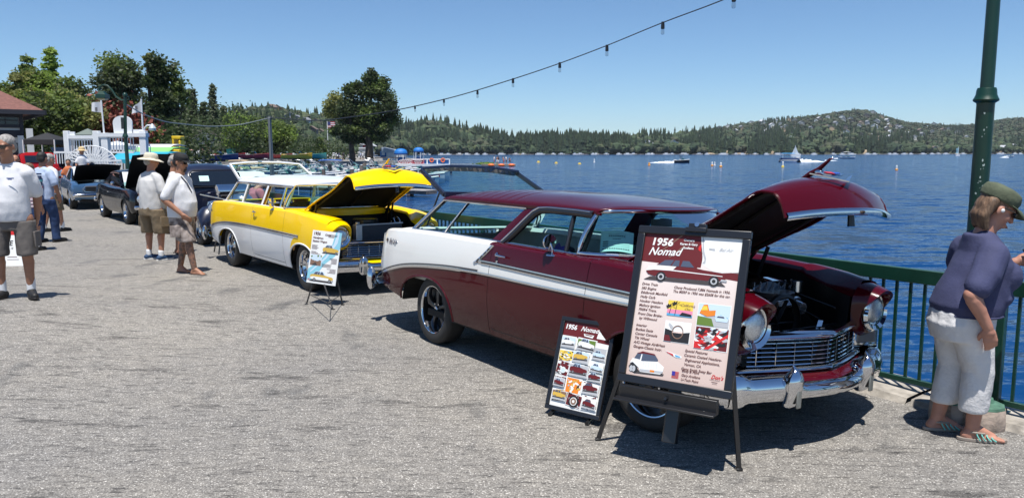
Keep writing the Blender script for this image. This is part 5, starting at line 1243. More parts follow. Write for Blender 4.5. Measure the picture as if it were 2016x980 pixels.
for a, b, c, d in ((.2, .11, .38, .0), (.28, .16, .42, .07), (.33, .12, .42, .12)): pr.poly([(X(a), Z(b)), (X(c), Z(d)), (X(c + .02), Z(d)), (X(a + .012), Z(b))], PBR, lv=3)
for i, t in enumerate(('Owners:', 'Karen & Gary', 'Arellano')): pr.text(t, X(.47), Z(.038 + i * .027), .019, PW, 4, align='CENTER', offset=.0006)
pr.text('Bel Air', X(.78), Z(.092), .028, PGR, 4, shear=.5); pr.poly([(X(.68), Z(.075)), (X(.74), Z(.078)), (X(.74), Z(.09)), (X(.68), Z(.085))], PGR, lv=4)
pr.car(X(.06), Z(.328), X(.83), PMAR, PMAR, lv=5, white_tail=True, hgt=.80)
for i, t in enumerate(('Drive Train', '383 Engine', 'Edelbrock Manifold', 'Holly Carb', 'Hooker Headers', 'Mallory Ignition', '700R4 Trans.', 'Front Disc Brake-', '  by Willwood')): pr.text(t, X(.035), Z(.368 + i * .0302), .0215, PTX, 4, shear=.2, offset=.0004)
for i, t in enumerate(('Interior', 'Bucket Seats', 'Center Console', 'Tilt Wheel', 'A/C-Vintage Air&Heat', 'Gauges-Classic Instr.')): pr.text(t, X(.035), Z(.660 + i * .0300), .0215, PTX, 4, shear=.2, offset=.0004)
pr.text('Chevy Produced 7,886 Nomads in 1956.', X(.66), Z(.372), .0215, PTX, 4, shear=.2, align='CENTER', sx=.95, offset=.0004); pr.text('The MSRP in 1956 was $2608 for this car.', X(.66), Z(.400), .0215, PTX, 4, shear=.2, align='CENTER', sx=.93, offset=.0004)
a0, a1, b0, b1 = X(.34), X(.60), Z(.56), Z(.455)
pr.rect(a0, b0, a1, b1, PYE, 3, 'photo_print'); pr.rect(a0, b0, a1, lerp(b0, b1, .42), PPI, 4, 'photo_print'); pr.rect(a0, b0, a1, lerp(b0, b1, .15), PBL, 5, 'photo_print')
for (px, pz, hh) in ((.32, .05, .75), (.1, .1, .5)):
 xx, zz = lerp(a0, a1, px), lerp(b0, b1, pz); top = zz + (b1 - b0) * hh
 pr.poly([(xx - .002, zz), (xx + .002, zz), (xx + .008, top), (xx + .005, top)], PBK, lv=6)
 pr.poly([[(xx + .006, top), (xx + .006 + .032 * math.cos(q), top + .018 * math.sin(q)), (xx + .006 + .028 * math.cos(q + .35), top + .014 * math.sin(q + .35) - .004)] for q in np.linspace(-.5, 3.6, 7)], PBK, lv=6)
pr.poly([(lerp(a0, a1, .5), lerp(b0, b1, .05)), (lerp(a0, a1, .98), lerp(b0, b1, .05)), (lerp(a0, a1, .96), lerp(b0, b1, .2)), (lerp(a0, a1, .6), lerp(b0, b1, .28))], PBK, lv=7)
pr.text('California', lerp(a0, a1, .5), lerp(b0, b1, .68), .022, PBR, 7, shear=.5); pr.text('Chic', lerp(a0, a1, .66), lerp(b0, b1, .45), .02, PBR, 7, shear=.5)
a0, a1, b0, b1 = X(.655), X(.965), Z(.60), Z(.455)
pr.photo(a0, b0, a1, b1, [PLB, PW, PGR, PBL], 3, 10, 5); pr.poly([(a0, b0), (a1, b0), (a1, lerp(b0, b1, .4)), (lerp(a0, a1, .5), lerp(b0, b1, .45)), (a0, lerp(b0, b1, .35))], PGR, lv=6); pr.poly([(a0, b0), (lerp(a0, a1, .55), b0), (lerp(a0, a1, .45), lerp(b0, b1, .35)), (a0, lerp(b0, b1, .42))], PGN, lv=7)
pr.poly([(lerp(a0, a1, p), lerp(b0, b1, q)) for p, q in ((.05, .55), (.15, .95), (.28, .98), (.35, .7), (.55, .75), (.55, .5), (.3, .42))], POR, lv=8); pr.poly([(lerp(a0, a1, p), lerp(b0, b1, q)) for p, q in ((.08, .68), (.15, .9), (.27, .9), (.30, .72))], PYE, lv=9)
pr.poly([(lerp(a0, a1, p), lerp(b0, b1, q)) for p, q in ((.55, .4), (.62, .55), (.85, .55), (.98, .38), (.95, .25), (.6, .25))], PLB, lv=9)
pr.poly([(lerp(a0, a1, p), lerp(b0, b1, q)) for p, q in ((.6, .43), (.65, .5), (.82, .5), (.86, .42))], PGL, lv=10)
a0, a1, b0, b1 = X(.345), X(.60), Z(.735), Z(.60)
pr.photo(a0, b0, a1, b1, [PW, PGR], 3, 3, 9); pr.poly([(a0, b0), (a1, b0), (a1, lerp(b0, b1, .55)), (lerp(a0, a1, .6), lerp(b0, b1, .45)), (a0, lerp(b0, b1, .62))], PBK, lv=6)
cx, cz = lerp(a0, a1, .52), lerp(b0, b1, .5); rg = []
for i in range(20): q0, q1 = 2 * PI * i / 20, 2 * PI * (i + 1) / 20; rg.append([(cx + .030 * math.cos(q0), cz + .034 * math.sin(q0)), (cx + .030 * math.cos(q1), cz + .034 * math.sin(q1)), (cx + .035 * math.cos(q1), cz + .040 * math.sin(q1)), (cx + .035 * math.cos(q0), cz + .040 * math.sin(q0))])
pr.poly(rg, PBR, lv=8); pr.poly([(cx - .03, cz), (cx + .03, cz + .004), (cx + .028, cz - .006), (cx - .03, cz - .006)], PPK, lv=9); pr.poly([(a0, b0), (lerp(a0, a1, .3), b0), (lerp(a0, a1, .2), lerp(b0, b1, .3)), (a0, lerp(b0, b1, .3))], PMAR, lv=9)
a0, a1, b0, b1 = X(.655), X(.975), Z(.755), Z(.61)
pr.photo(a0, b0, a1, b1, [PMAR, PRE, PGR, PW, PBK, PRE, PGR, PLB, PW, PBK], 3, 70, 12)
pr.poly([(a0, lerp(b0, b1, .35)), (lerp(a0, a1, .25), b0), (a0, b0)], PRE, lv=8); pr.poly([(lerp(a0, a1, .3), b0), (lerp(a0, a1, .45), b0), (a1, lerp(b0, b1, .65)), (a1, lerp(b0, b1, .8))], PRE, lv=8)
for i, t in enumerate(('Special Features', 'Ceramic Coated Headers-', '  Engineered Applications,', '  Vernon, CA', 'Gene Smith Sway Bar')): pr.text(t, X(.575 - .004 * i), Z(.790 + i * .0305), .0215, PTX, 4, shear=.2, sx=.95, offset=.0004)
for i, t in enumerate(('Body & Paint', 'Gary Arellano', 'U-Tech Paint')): pr.text(t, X(.57), Z(.9255 + i * .029), .0205, PTX, 4, shear=.2, sx=.95, offset=.0004)
pr.text('Don\'s', X(.86), Z(.94), .032, PRE, 4, shear=.4, sx=.9, offset=.0006); pr.rect(X(.85), Z(.9485), X(.95), Z(.9465), PTX, 4); pr.rect(X(.87), Z(.962), X(.93), Z(.959), PTX, 4); pr.rect(X(.88), Z(.972), X(.925), Z(.97), PTX, 4)
for i in range(6): pr.rect(X(.475 + .0), Z(.935 + i * .008), X(.545), Z(.9315 + i * .008), PRE, 4)
pr.rect(X(.475), Z(.958), X(.508), Z(.93), flat('print_navy', (.04, .03, .30)), 5)
pr.poly([(X(.38), Z(.80)), (X(.55), Z(.825)), (X(.55), Z(.838)), (X(.50), Z(.84)), (X(.40), Z(.815))], PW, lv=4); pr.poly([(X(.39), Z(.806)), (X(.46), Z(.818)), (X(.47), Z(.832)), (X(.40), Z(.813))], PRE, lv=5); pr.poly([(X(.48), Z(.82)), (X(.54), Z(.828)), (X(.53), Z(.835)), (X(.49), Z(.835))], PBL, lv=5)
def RP(P, m, lv): pr.poly([(X(.01 + a * .385), Z(.985 - b * .118)) for a, b in P], m, lv=lv)
RP([(.03, .12), (.2, .0), (.98, .08), (1, .2), (.5, .25)], PSH, 4); RP([(.12, .75), (.22, 1.2), (.35, 1.28), (.70, 1.22), (.80, .95), (.78, .80)], PGL, 5); RP([(.20, 1.15), (.35, 1.32), (.68, 1.26), (.72, 1.18), (.38, 1.20)], PMAR, 6); RP([(.30, .7), (.33, 1.15), (.36, 1.15), (.34, .7)], PW, 6)
RP([(.04, .55), (.10, .86), (.30, .82), (.36, .75), (.80, .85), (.98, .60), (.97, .30), (.9, .15), (.35, .12), (.30, .35), (.12, .62)], PW, 7); RP([(.02, .35), (.10, .62), (.22, .5), (.30, .2), (.22, .0), (.12, .1)], PBK, 6)
for k in range(6): RP([(.42 + k * .075, .42), (.425 + k * .075, .42), (.42 + k * .07, .76), (.415 + k * .07, .76)], PGR, 8)
RP([(.34, .15), (.95, .22), (.97, .34), (.34, .28)], PGR, 8); RP([(.62, .2), (.74, .21), (.74, .33), (.62, .32)], POR, 9)
for q in (.10, .17): RP([(q + .05 * math.cos(t), .25 + .18 * math.sin(t)) for t in np.linspace(0, 2 * PI, 10, endpoint=False)], PGR, 8)
tl = Vector(BLc) + Mx @ Vector((-.0, .03, .05)); tr_ = Vector(BLc) + Mx @ Vector((w_, .03, .05));
mc = Vector(BLc) + Mx @ Vector((w_ * .52, .035, 0)); apex = Vector(BLc) + Mx @ Vector((w_ * .5, .05, h_ * .9))
easel_legs(root, [fL, fR], [Vector(BLc) + Mx @ Vector((w_ * .10, .035, h_ * .42)), Vector(BLc) + Mx @ Vector((w_ * .90, .035, h_ * .42))], None, .020)
mbot = Vector(BLc) + Mx @ Vector((w_ * .50, .05, -.30))
MB().bar(mbot - root.location, apex - root.location, .075, .022, (0, 1, 0)).build('mast', BRD, root, bevel=.003)
MB().bar(apex - root.location, fB - root.location, .018, .022).build('leg', BRD, root)
tb0, tb1 = Vector(BLc) + Mx @ Vector((w_ * .04, .0, -.055)), Vector(BLc) + Mx @ Vector((w_ * .90, .0, -.055))
MB().bar(tb0 - root.location, tb1 - root.location, .035, .085).build('crossbar', BRD, root, bevel=.004)
tb0, tb1 = Vector(BLc) + Mx @ Vector((w_ * .02, -.035, -.10)), Vector(BLc) + Mx @ Vector((w_ * .90, -.035, -.10))
MB().bar(tb0 - root.location, tb1 - root.location, .06, .012).build('tray', BRD, root, bevel=.003)
kp = Vector(BLc) + Mx @ Vector((w_ * .47, -.02, -.055)) - root.location
MB().cyl(kp, kp + Mx @ Vector((0, -.02, 0)), .012, .009, 10).build('knob', BRD, root)
cp = Vector(BLc) + Mx @ Vector((w_ * .53, 0, h_)) - root.location
cl = holder('clamp', root, cp); cl.rotation_euler = Mx.to_euler()
MB().box((0, -.012, -.012), (.125, .045, .026)).box((0, .004, .012), (.105, .03, .035)).build('jaw', BRD, cl, bevel=.003); MB().cyl((.0, -.02, .022), (.0, .03, .022), .014, n=12).build('pin', CHROMED, cl)
BLc, BRc, TLc, TRc = (.232, 5.22, .04), (.583, 4.95, .04), (.446, 5.30, .651), (.770, 5.03, .651)
BLc = Vector(BLc); BRc = Vector(BRc); xd = (BRc - BLc).normalized(); TLc = BLc + Vector((.14, .16, .60))
Mx, w_, h_ = frame_quad(BLc, BRc, TLc, TLc + (BRc - BLc)); h_ = .655
root = thing('leaning_sign', 'small black framed board of photo collage leaning low beside the burgundy car', 'sign', (BLc[0], BLc[1], 0))
sg = holder('poster_frame', root, BLc - root.location); sg.rotation_euler = Mx.to_euler(); fw = .030; mb = MB()
for a, b in (((0, 0, fw / 2), (w_, 0, fw / 2)), ((0, 0, h_ - fw / 2), (w_, 0, h_ - fw / 2))): mb.bar(a, b, .025, fw)
for a, b in (((fw / 2, 0, fw), (fw / 2, 0, h_ - fw)), ((w_ - fw / 2, 0, fw), (w_ - fw / 2, 0, h_ - fw))): mb.bar(a, b, .025, fw, (1, 0, 0))
mb.build('frame', BRD, sg, bevel=.004); MB().box((w_ / 2, .008, h_ / 2), (w_ - .02, .008, h_ - .02)).build('backing', BRD, sg)
pw, ph = w_ - 2 * fw, h_ - 2 * fw; ps = holder('poster', sg, (fw, 0, fw)); pr = Print(ps, pw, ph, 0.)
X = lambda f: f * pw
Z = lambda f: (1 - f) * ph
pr.rect(0, 0, pw, ph, PW, 0, 'poster_sheet'); pr.poly([(0, Z(0)), (X(.76), Z(0)), (X(.74), Z(.07)), (X(.72), Z(.15)), (X(1), Z(.155)), (X(1), Z(.20)), (0, Z(.17))], PMAR, lv=1); pr.poly([(X(.76), Z(0)), (X(1), Z(0)), (X(1), Z(.15)), (X(.72), Z(.15))], PW, lv=2); pr.poly([(X(.75), Z(.02)), (X(.72), Z(.045)), (X(.745), Z(.065))], PRE, lv=3)
pr.text('1956', X(.02), Z(.088), .046, PW, 4, shear=.12, offset=.0018, sx=1.05); pr.text('Nomad', X(.36), Z(.088), .046, PW, 4, shear=.45, offset=.001)
pr.poly([(X(.44), Z(.115)), (X(.66), Z(.12)), (X(.64), Z(.155)), (X(.46), Z(.145))], PW, lv=4); pr.poly([(X(.46), Z(.12)), (X(.64), Z(.125)), (X(.60), Z(.135)), (X(.48), Z(.13))], PMAR, lv=5)
def photo_car(x0, z0, x1, z1, k, body, bgc):
 wd = (x1 - x0) * .9; pr.rect(x0, z0, x1, z1, PW, 3 + k, 'photo_border'); pr.rect(x0 + .003, z0 + .003, x1 - .003, z1 - .003, bgc, 4 + k, 'photo_print'); pr.rect(x0 + .003, z0 + .003, x1 - .003, lerp(z0, z1, .4), PGR, 5 + k, 'photo_print')
 pr.car(x0 + wd * .06, lerp(z0, z1, .18), wd, body, PLB if k % 2 else body, lv=6 + k, rot=(k % 3 - 1) * .06, hgt=1.5)
B_ = [(.00, .17, .31, .32, [PGR, PW, PLB, PBK, PGR, PGR], 0), (.34, .17, .75, .32, [PW, PGR, PGN, PLB, PW, PGR], -.04), (.70, .24, .99, .40, [PW, PGR, PBR, PLB, PBK], -.05), (.0, .34, .33, .47, [PYE, PGO, PBR, PW, PBL, PBK], .04), (.30, .31, .66, .47, [PW, PGR, PLB, PBR, PBK], -.06), (.70, .41, .99, .54, [PLB, PW, PGN, PBL, PGR], -.04), (.0, .47, .27, .64, [PMAR, PMAR, PW, PGR, PBK], -.1), (.26, .46, .70, .63, [PW, PMAR, PMAR, PGR, PBK, PW], -.06), (.68, .55, .99, .65, [PBK, PW, PBR, PGR, PW], -.05),
      (.0, .65, .26, .78, [PMAR, PGR, PW, PBK], .0), (.27, .64, .60, .82, [POR, PW, PGR, PBK, PGO, PW], 0), (.62, .66, .98, .80, [PMAR, PGR, PW, PBK, PGR], -.06), (.01, .80, .36, .94, [PBR, PW, PGR, PBK, PGO], .1), (.34, .82, .66, .97, [PMAR, PGR, PBK, PMAR], -.1), (.66, .80, .98, .97, [PW, PMAR, PGR, PBK, PW], .06)]
for k, (x0, z0, x1, z1, cols, tl_) in enumerate(B_): pr.photo(X(x0) + .004, Z(z1) + .004, X(x1) - .004, Z(z0) - .004, cols, 3 + (k % 3) * 4, 34, 40 + k, True, tl_)
for k, (x0, z0, x1, z1, bo, bg_) in enumerate(((.01, .18, .31, .31, PW, PLB), (.35, .18, .74, .31, PW, PGN), (.71, .25, .98, .39, PLB, PGR), (.31, .33, .65, .46, PGO, PLB), (.71, .42, .98, .53, PLB, PW), (.28, .48, .69, .62, PMAR, PGR), (.63, .67, .97, .79, PMAR, PW), (.01, .67, .25, .77, PMAR, PGR), (.03, .815, .34, .925, PGO, PBR), (.70, .56, .98, .64, PMAR, PLB), (.68, .83, .97, .95, PMAR, PW))): photo_car(X(x0), Z(z1), X(x1), Z(z0), 14 + k, bo, bg_)
for r_, m_, k in ((.040, PBK, 16), (.028, PW, 17), (.023, PBR, 18), (.010, PW, 19)): pr.poly([(X(.50) + r_ * math.cos(t), Z(.905) + r_ * math.sin(t)) for t in np.linspace(0, 2 * PI, 18, endpoint=False)], m_, lv=k)
for r_, m_, k in ((.022, PW, 16), (.016, PLB, 17)): pr.poly([(X(.16) + r_ * math.cos(t), Z(.575) + r_ * math.sin(t)) for t in np.linspace(0, 2 * PI, 14, endpoint=False)], m_, lv=k)
for x in (.06, w_ - .08): p = BLc + xd * x - root.location; MB().cyl(p + Vector((-.02, -.03, -.025)), p + Vector((.02, .05, -.02)), .014, n=10).build('foot', BRD, root)
MB().bar(Mx @ Vector((w_ * .5, .02, h_ * .7)) + Vector((0, 0, .04)), Vector((.42, .22, 0)), .02, .02).build('prop', BRD, root)
BLc, BRc = Vector((-2.467, 9.1, .273)), Vector((-2.086, 8.95, .25)); TLc = Vector((-2.400, 9.2, .885))
Mx, w_, h_ = frame_quad(BLc, BRc, TLc, TLc); h_ = .63
root = thing('easel_sign', 'white poster board on a thin black tripod easel by the yellow wagon', 'sign', (BLc.x, BLc.y, 0))
ps = holder('poster', root, BLc - root.location); ps.rotation_euler = Mx.to_euler(); pr = Print(ps, w_, h_, 0.)
MB().box((w_ / 2, .004, h_ / 2), (w_, .006, h_)).build('board', PW, ps)
pw, ph = w_, h_; X = lambda f: f * pw
Z = lambda f: (1 - f) * ph
pr.rect(0, 0, pw, ph, PW, 0, 'poster_sheet')
pr.poly([(X(.80), Z(0)), (X(1), Z(0)), (X(1), Z(.30)), (X(.85), Z(.46)), (X(.55), Z(.62)), (X(.20), Z(.95)), (0, Z(.95)), (0, Z(.74)), (X(.3), Z(.60)), (X(.55), Z(.42)), (X(.72), Z(.25))], PTE, lv=1)
pr.poly([(X(.86), Z(0)), (X(.93), Z(0)), (X(.90), Z(.2)), (X(.6), Z(.5)), (X(.1), Z(.8)), (X(.08), Z(.78)), (X(.55), Z(.48)), (X(.78), Z(.22))], PLB, lv=2)
pr.text('1956', X(.04), Z(.085), .050, PTX, 5, shear=.1, offset=.0015); pr.text('Chevy', X(.44), Z(.085), .032, PTX, 5, shear=.1, offset=.0008); pr.text('Handyman', X(.04), Z(.155), .034, PTX, 5, shear=.15, offset=.0008); pr.text('Station Wagon', X(.04), Z(.22), .034, PTX, 5, shear=.15, offset=.0008)
pr.car(X(.42), Z(.42), X(.55), PGO, PLB, lv=4, low=None, hgt=1.35); pr.car(X(.10), Z(.965), X(.80), PGO, PLB, lv=4, low=PW, hgt=1.1)
a0, a1, b0, b1 = X(.05), X(.42), Z(.66), Z(.46); pr.photo(a0, b0, a1, b1, [PLB, PW, PBR, PGN], 3, 12, 6); pr.poly([(a0, b0), (a1, b0), (a1, lerp(b0, b1, .5)), (lerp(a0, a1, .4), lerp(b0, b1, .35)), (a0, lerp(b0, b1, .6))], PBR, lv=6); pr.poly([(lerp(a0, a1, .1), b0), (lerp(a0, a1, .7), b0), (lerp(a0, a1, .5), lerp(b0, b1, .3))], PSH, lv=7)
rr = random.Random(4)
for (x0, z0, n_, al) in ((.04, .28, 4, 0), (.04, .40, 3, 0), (.56, .055, 3, 0), (.60, .50, 5, 1), (.46, .62, 3, 0), (.62, .70, 4, 1)):
 for i in range(n_):
  l_ = rr.uniform(.16, .34); x_ = x0 if not al else .95 - l_; pr.rect(X(x_), Z(z0 + i * .022 + .007), X(x_ + l_), Z(z0 + i * .022), PTX, 6, 'lettering')
for i in range(4): pr.rect(X(.03), Z(.925 + i * .008), X(.11), Z(.921 + i * .008), PRE, 7)
easel_legs(root, [G(603, 600), G(675, 601), G(656, 610)], [BLc + Mx @ Vector((w_ * .32, .03, h_ * .5)), BLc + Mx @ Vector((w_ * .74, .03, h_ * .5)), BLc + Mx @ Vector((w_ * .62, .0, .0)) + Vector((0, 0, .0))], None, .013)
a, b, c = G(603, 600, .13) - root.location, G(675, 601, .13) - root.location, G(645, 596, .22) - root.location
MB().bar(G(603, 600) .lerp(BLc + Mx @ Vector((w_ * .32, .03, h_ * .5)), .22) - root.location, c, .008, .008).bar(G(675, 601).lerp(BLc + Mx @ Vector((w_ * .74, .03, h_ * .5)), .22) - root.location, c, .008, .008).bar(G(656, 610).lerp(BLc, .1) - root.location + Vector((.0, 0, .05)), c, .008, .008).build('brace', BRD, root)
p = G(431, 501); root = thing('folding_easel', 'thin black folding easel standing behind the rear bumper of the yellow wagon', 'easel', p)
for a, b in (((0, 0, 0), (.06, .1, .75)), ((-.22, .35, 0), (.02, .14, .75)), ((.25, .3, 0), (.10, .14, .75))): MB().bar(a, b, .016, .02).build('leg', BRD, root)
MB().bar((-.14, .18, .33), (.16, .16, .33), .02, .015).build('crossbar', BRD, root)
a, b = G(8, 524), G(36, 524)
root = thing('placard', 'white printed placard leaning on the ground behind the man in black shoes', 'sign', a)
w_ = .55; hp = holder('board', root, (-.26, 0, 0), (R(-12), 0, .06)); MB().box((w_ / 2, 0, .36), (w_, .012, .72)).build('sheet', PW, hp)
pr = Print(hp, w_, .72, -.0065); pr.text('TE', .26, .33, .115, PBK, 2, shear=.15, offset=.003, sx=.88); pr.text('you 15', .26, .27, .045, PBK, 2, shear=.2, offset=.0008); pr.poly([(.3, .5), (.52, .5), (.52, .6), (.42, .66), (.32, .6)], PRE, lv=2); pr.rect(.3, .14, .45, .15, PTX, 2); pr.rect(.3, .10, .48, .107, PTX, 2)
# ================================================================ PEOPLE
def rcone(mb, a, b, ra, rb, n=14, m=4):
 """capsule that tapers from ra to rb"""
 a = Vector(a); b = Vector(b); d = (b - a); L_ = d.length; d = d / L_ if L_ > 1e-6 else Vector((0, 0, 1)); pts = []; rr = []
 for i in range(m + 1): q = PI / 2 * i / m; pts.append(a - d * ra * math.cos(q)); rr.append(max(1e-4, ra * math.sin(q)))
 for i in range(m + 1): q = PI / 2 * i / m; pts.append(b + d * rb * math.sin(q)); rr.append(max(1e-4, rb * math.cos(q)))
 mb.tube(pts, rr, n)
def chain(mb, pts, rs, n=14):
 for i in range(len(pts) - 1): rcone(mb, pts[i], pts[i + 1], rs[i], rs[i + 1], n)
def stack(mb, rings, n=28, sq=2.):
 """closed loft of ellipses: (centre, rx, ry)"""
 P = []
 for c, rx, ry in rings:
  c = Vector(c); row = []
  for k in range(n):
   a = 2 * PI * k / n; ca, sa = math.cos(a), math.sin(a); e = 2 / sq
   row.append(c + Vector((math.copysign(abs(ca) ** e, ca) * rx, math.copysign(abs(sa) ** e, sa) * ry, 0)))
  P.append(row)
 vs = [p for r in P for p in r]; m = len(P); fs = []
 for i in range(m - 1):
  for k in range(n): fs.append((i * n + k, i * n + (k + 1) % n, (i + 1) * n + (k + 1) % n, (i + 1) * n + k))
 fs.append(tuple(range(n - 1, -1, -1))); fs.append(tuple((m - 1) * n + k for k in range(n)))
 mb.add(vs, fs)
def merge(mb, name, m, parent, vox=.012, it=4, fold=0., ff=9., fstr=(1, 1, .5), seed=0, hollow=None):
 """one continuous skin over all the pieces in mb"""
 me = bpy.data.meshes.new('t'); me.from_pydata(mb.v, [], mb.f); me.update()
 bm = bmesh.new(); bm.from_mesh(me); bmesh.ops.recalc_face_normals(bm, faces=bm.faces); bm.to_mesh(me); bm.free()
 t = bpy.data.objects.new('t', me); COL.objects.link(t)
 q = t.modifiers.new('r', 'REMESH'); q.mode = 'VOXEL'; q.voxel_size = vox; q.adaptivity = 0
 q = t.modifiers.new('s', 'SMOOTH'); q.iterations = it; q.factor = .5
 dg = bpy.context.evaluated_depsgraph_get(); out = bpy.data.meshes.new_from_object(t.evaluated_get(dg)); bpy.data.objects.remove(t); bpy.data.meshes.remove(me)
 n = len(out.vertices)
 if fold and n:
  co = np.empty(n * 3, 'f'); out.vertices.foreach_get('co', co); co = co.reshape(-1, 3); no = np.array([v.normal[:] for v in out.vertices])
  d = np.array([(1 - abs(mnoise.noise(Vector((p[0] * ff * fstr[0] + seed, p[1] * ff * fstr[1], p[2] * ff * fstr[2])))) * 2.2) * .6 + .5 * mnoise.noise(Vector((p[0] * ff * 2.3, p[1] * ff * 2.3 + seed, p[2] * ff * 1.6))) for p in co])
  co = co + no * (d * fold)[:, None]; out.vertices.foreach_set('co', co.astype('f').ravel())
 out.name = name
 for _ in range(len(out.materials)): out.materials.pop()
 out.materials.append(m); out.polygons.foreach_set('use_smooth', [True] * len(out.polygons)); out.update()
 o = bpy.data.objects.new(name, out); COL.objects.link(o); o.parent = parent; return o
SKIN = mat('skin_tan', (.42, .20, .125), .55, var=.12, vscale=14); SKIND = mat('skin_deep_tan', (.34, .16, .095), .55, var=.12, vscale=14); SKINR = mat('skin_rosy', (.44, .21, .145), .55, var=.10, vscale=16)
TAT = mat('skin_tattooed', (.34, .17, .105), .55, var=1, vscale=26, var2=(.055, .045, .045), detail=5)
TEE = mat('white_tee', (.68, .68, .70), .85, bump=.2, bscale=60); TEEG = mat('off_white_tee', (.54, .53, .52), .85, bump=.2, bscale=60); TEEB = mat('pale_blue_tee', (.42, .50, .66), .85)
NAVY = mat('navy_tee', (.045, .050, .115), .85, var=.15, vscale=6, bump=.25, bscale=90); LINEN = mat('white_linen', (.66, .645, .64), .85, var=.06, vscale=10, bump=.5, bscale=45)
KHAKI = mat('khaki_cotton', (.19, .14, .085), .9, var=.12, vscale=8, bump=.3, bscale=50); GREYS = mat('grey_shorts', (.13, .115, .105), .9, var=.12, vscale=7, bump=.3, bscale=50); JEANS = mat('blue_denim', (.018, .042, .115), .85, var=.3, vscale=9)
CAMO = mat('camo_cotton', (.40, .34, .31), .9, var=1., vscale=13, var2=(.10, .075, .065), detail=1.5)
OLIVE = mat('olive_cap', (.085, .10, .06), .85, var=.15, vscale=20, bump=.3, bscale=80); BEIGE = mat('beige_hat', (.60, .54, .42), .85, bump=.2, bscale=60)
HAIRG = mat('grey_hair', (.30, .28, .26), .7, var=.4, vscale=60, stretch=(1, 1, .2), bump=.6, bscale=90); HAIRB = mat('brown_hair', (.16, .095, .055), .6, var=.5, vscale=50, stretch=(1, 1, .15), bump=.6, bscale=90); HAIRD = mat('dark_hair', (.012, .010, .009), .6, bump=.5, bscale=80)
SOCK = mat('white_sock', (.78, .78, .78), .9); SHOEB = mat('black_shoe', (.012, .011, .010), .55); SHOEN = mat('navy_sneaker', (.015, .05, .12), .7); SOLE = mat('white_sole', (.72, .72, .70), .6); SANDAL = mat('sandal_leather', (.30, .25, .21), .6); FLOP = mat('flip_flop', (.05, .035, .03), .7)
LENS = mat('sunglass_lens', (.008, .006, .005), .06, coat=1.); LIPS = mat('lips', (.42, .12, .10), .5); TEAL = mat('teal_strap', (.15, .48, .42), .6); BLACKC = mat('black_cap', (.012, .012, .013), .8)
STRIPE = mat('striped_top', (.62, .42, .45), .9)
def head(mb, c, s=1., turn=0., nod=0., nose=.022):
 """skull, jaw, nose, ears, brow. c = centre of the head, faces +x turned about z"""
 M_ = Matrix.Translation(Vector(c)) @ Matrix.Rotation(turn, 4, 'Z') @ Matrix.Rotation(nod, 4, 'Y') @ Matrix.Scale(s, 4)
 old = mb.M; mb.M = M_ if old is None else old @ M_
 mb.ell((-.012, 0, .035), (.098, .076, .088), 20, 14); mb.ell((.018, 0, -.025), (.072, .062, .085), 18, 12); rcone(mb, (.055, 0, -.085), (.03, 0, -.07), .026, .045)
 mb.ell((.02, .0, -.07), (.06, .052, .045)); rcone(mb, (.088, 0, .015), (.108, 0, -.022), .010, .014); mb.ell((.075, .028, .035), (.022, .026, .010)); mb.ell((.075, -.028, .035), (.022, .026, .010))
 mb.ell((.092, 0, -.058), (.012, .024, .008)); mb.ell((.089, 0, -.070), (.012, .020, .007))
 for s_ in (-1, 1): mb.ell((-.008, s_ * .080, -.002), (.020, .010, .032), 10, 8, rot=(0, .2, 0)); mb.ell((.05, s_ * .045, -.02), (.03, .022, .028))
 mb.M = old; return M_
def hand(mb, w, d, up, s=1., curl=.5, side=1):
 """palm with four fingers and a thumb; w wrist, d pointing direction, up = back of the hand"""
 d = Vector(d).normalized(); up = Vector(up); up = (up - d * up.dot(d)).normalized(); x = d.cross(up) * side
 w = Vector(w); P = w + d * .045 * s
 rcone(mb, w - d * .01, w + d * .03 * s, .026 * s, .030 * s)
 for k in range(4):
  o = (k - 1.5) * .019 * s; b = w + d * .03 * s + x * o * .8; kn = w + d * .088 * s + x * o; rcone(mb, b, kn, .015 * s, .0125 * s, 8)
  L1, L2, L3 = [(.042, .026, .020), (.046, .030, .022), (.042, .028, .021), (.033, .021, .018)][k]; p = kn; dd = d
  for j, l in enumerate((L1, L2, L3)):
   a = curl * (.55 + .35 * j + .08 * k); dd = (dd * math.cos(a) - up * math.sin(a)).normalized(); up2 = up
   q = p + dd * l * s; rcone(mb, p, q, (.0105 - .001 * j) * s, (.0095 - .001 * j) * s, 8); p = q
   up = up  # fingers bend in one plane
 t0 = w + d * .02 * s - x * .024 * s; t1 = t0 + (d * .6 - x * .6 - up * .35).normalized() * .04 * s; t2 = t1 + (d * .9 - x * .1 - up * .4).normalized() * .034 * s; rcone(mb, t0, t1, .014 * s, .012 * s, 8); rcone(mb, t1, t2, .012 * s, .0095 * s, 8)
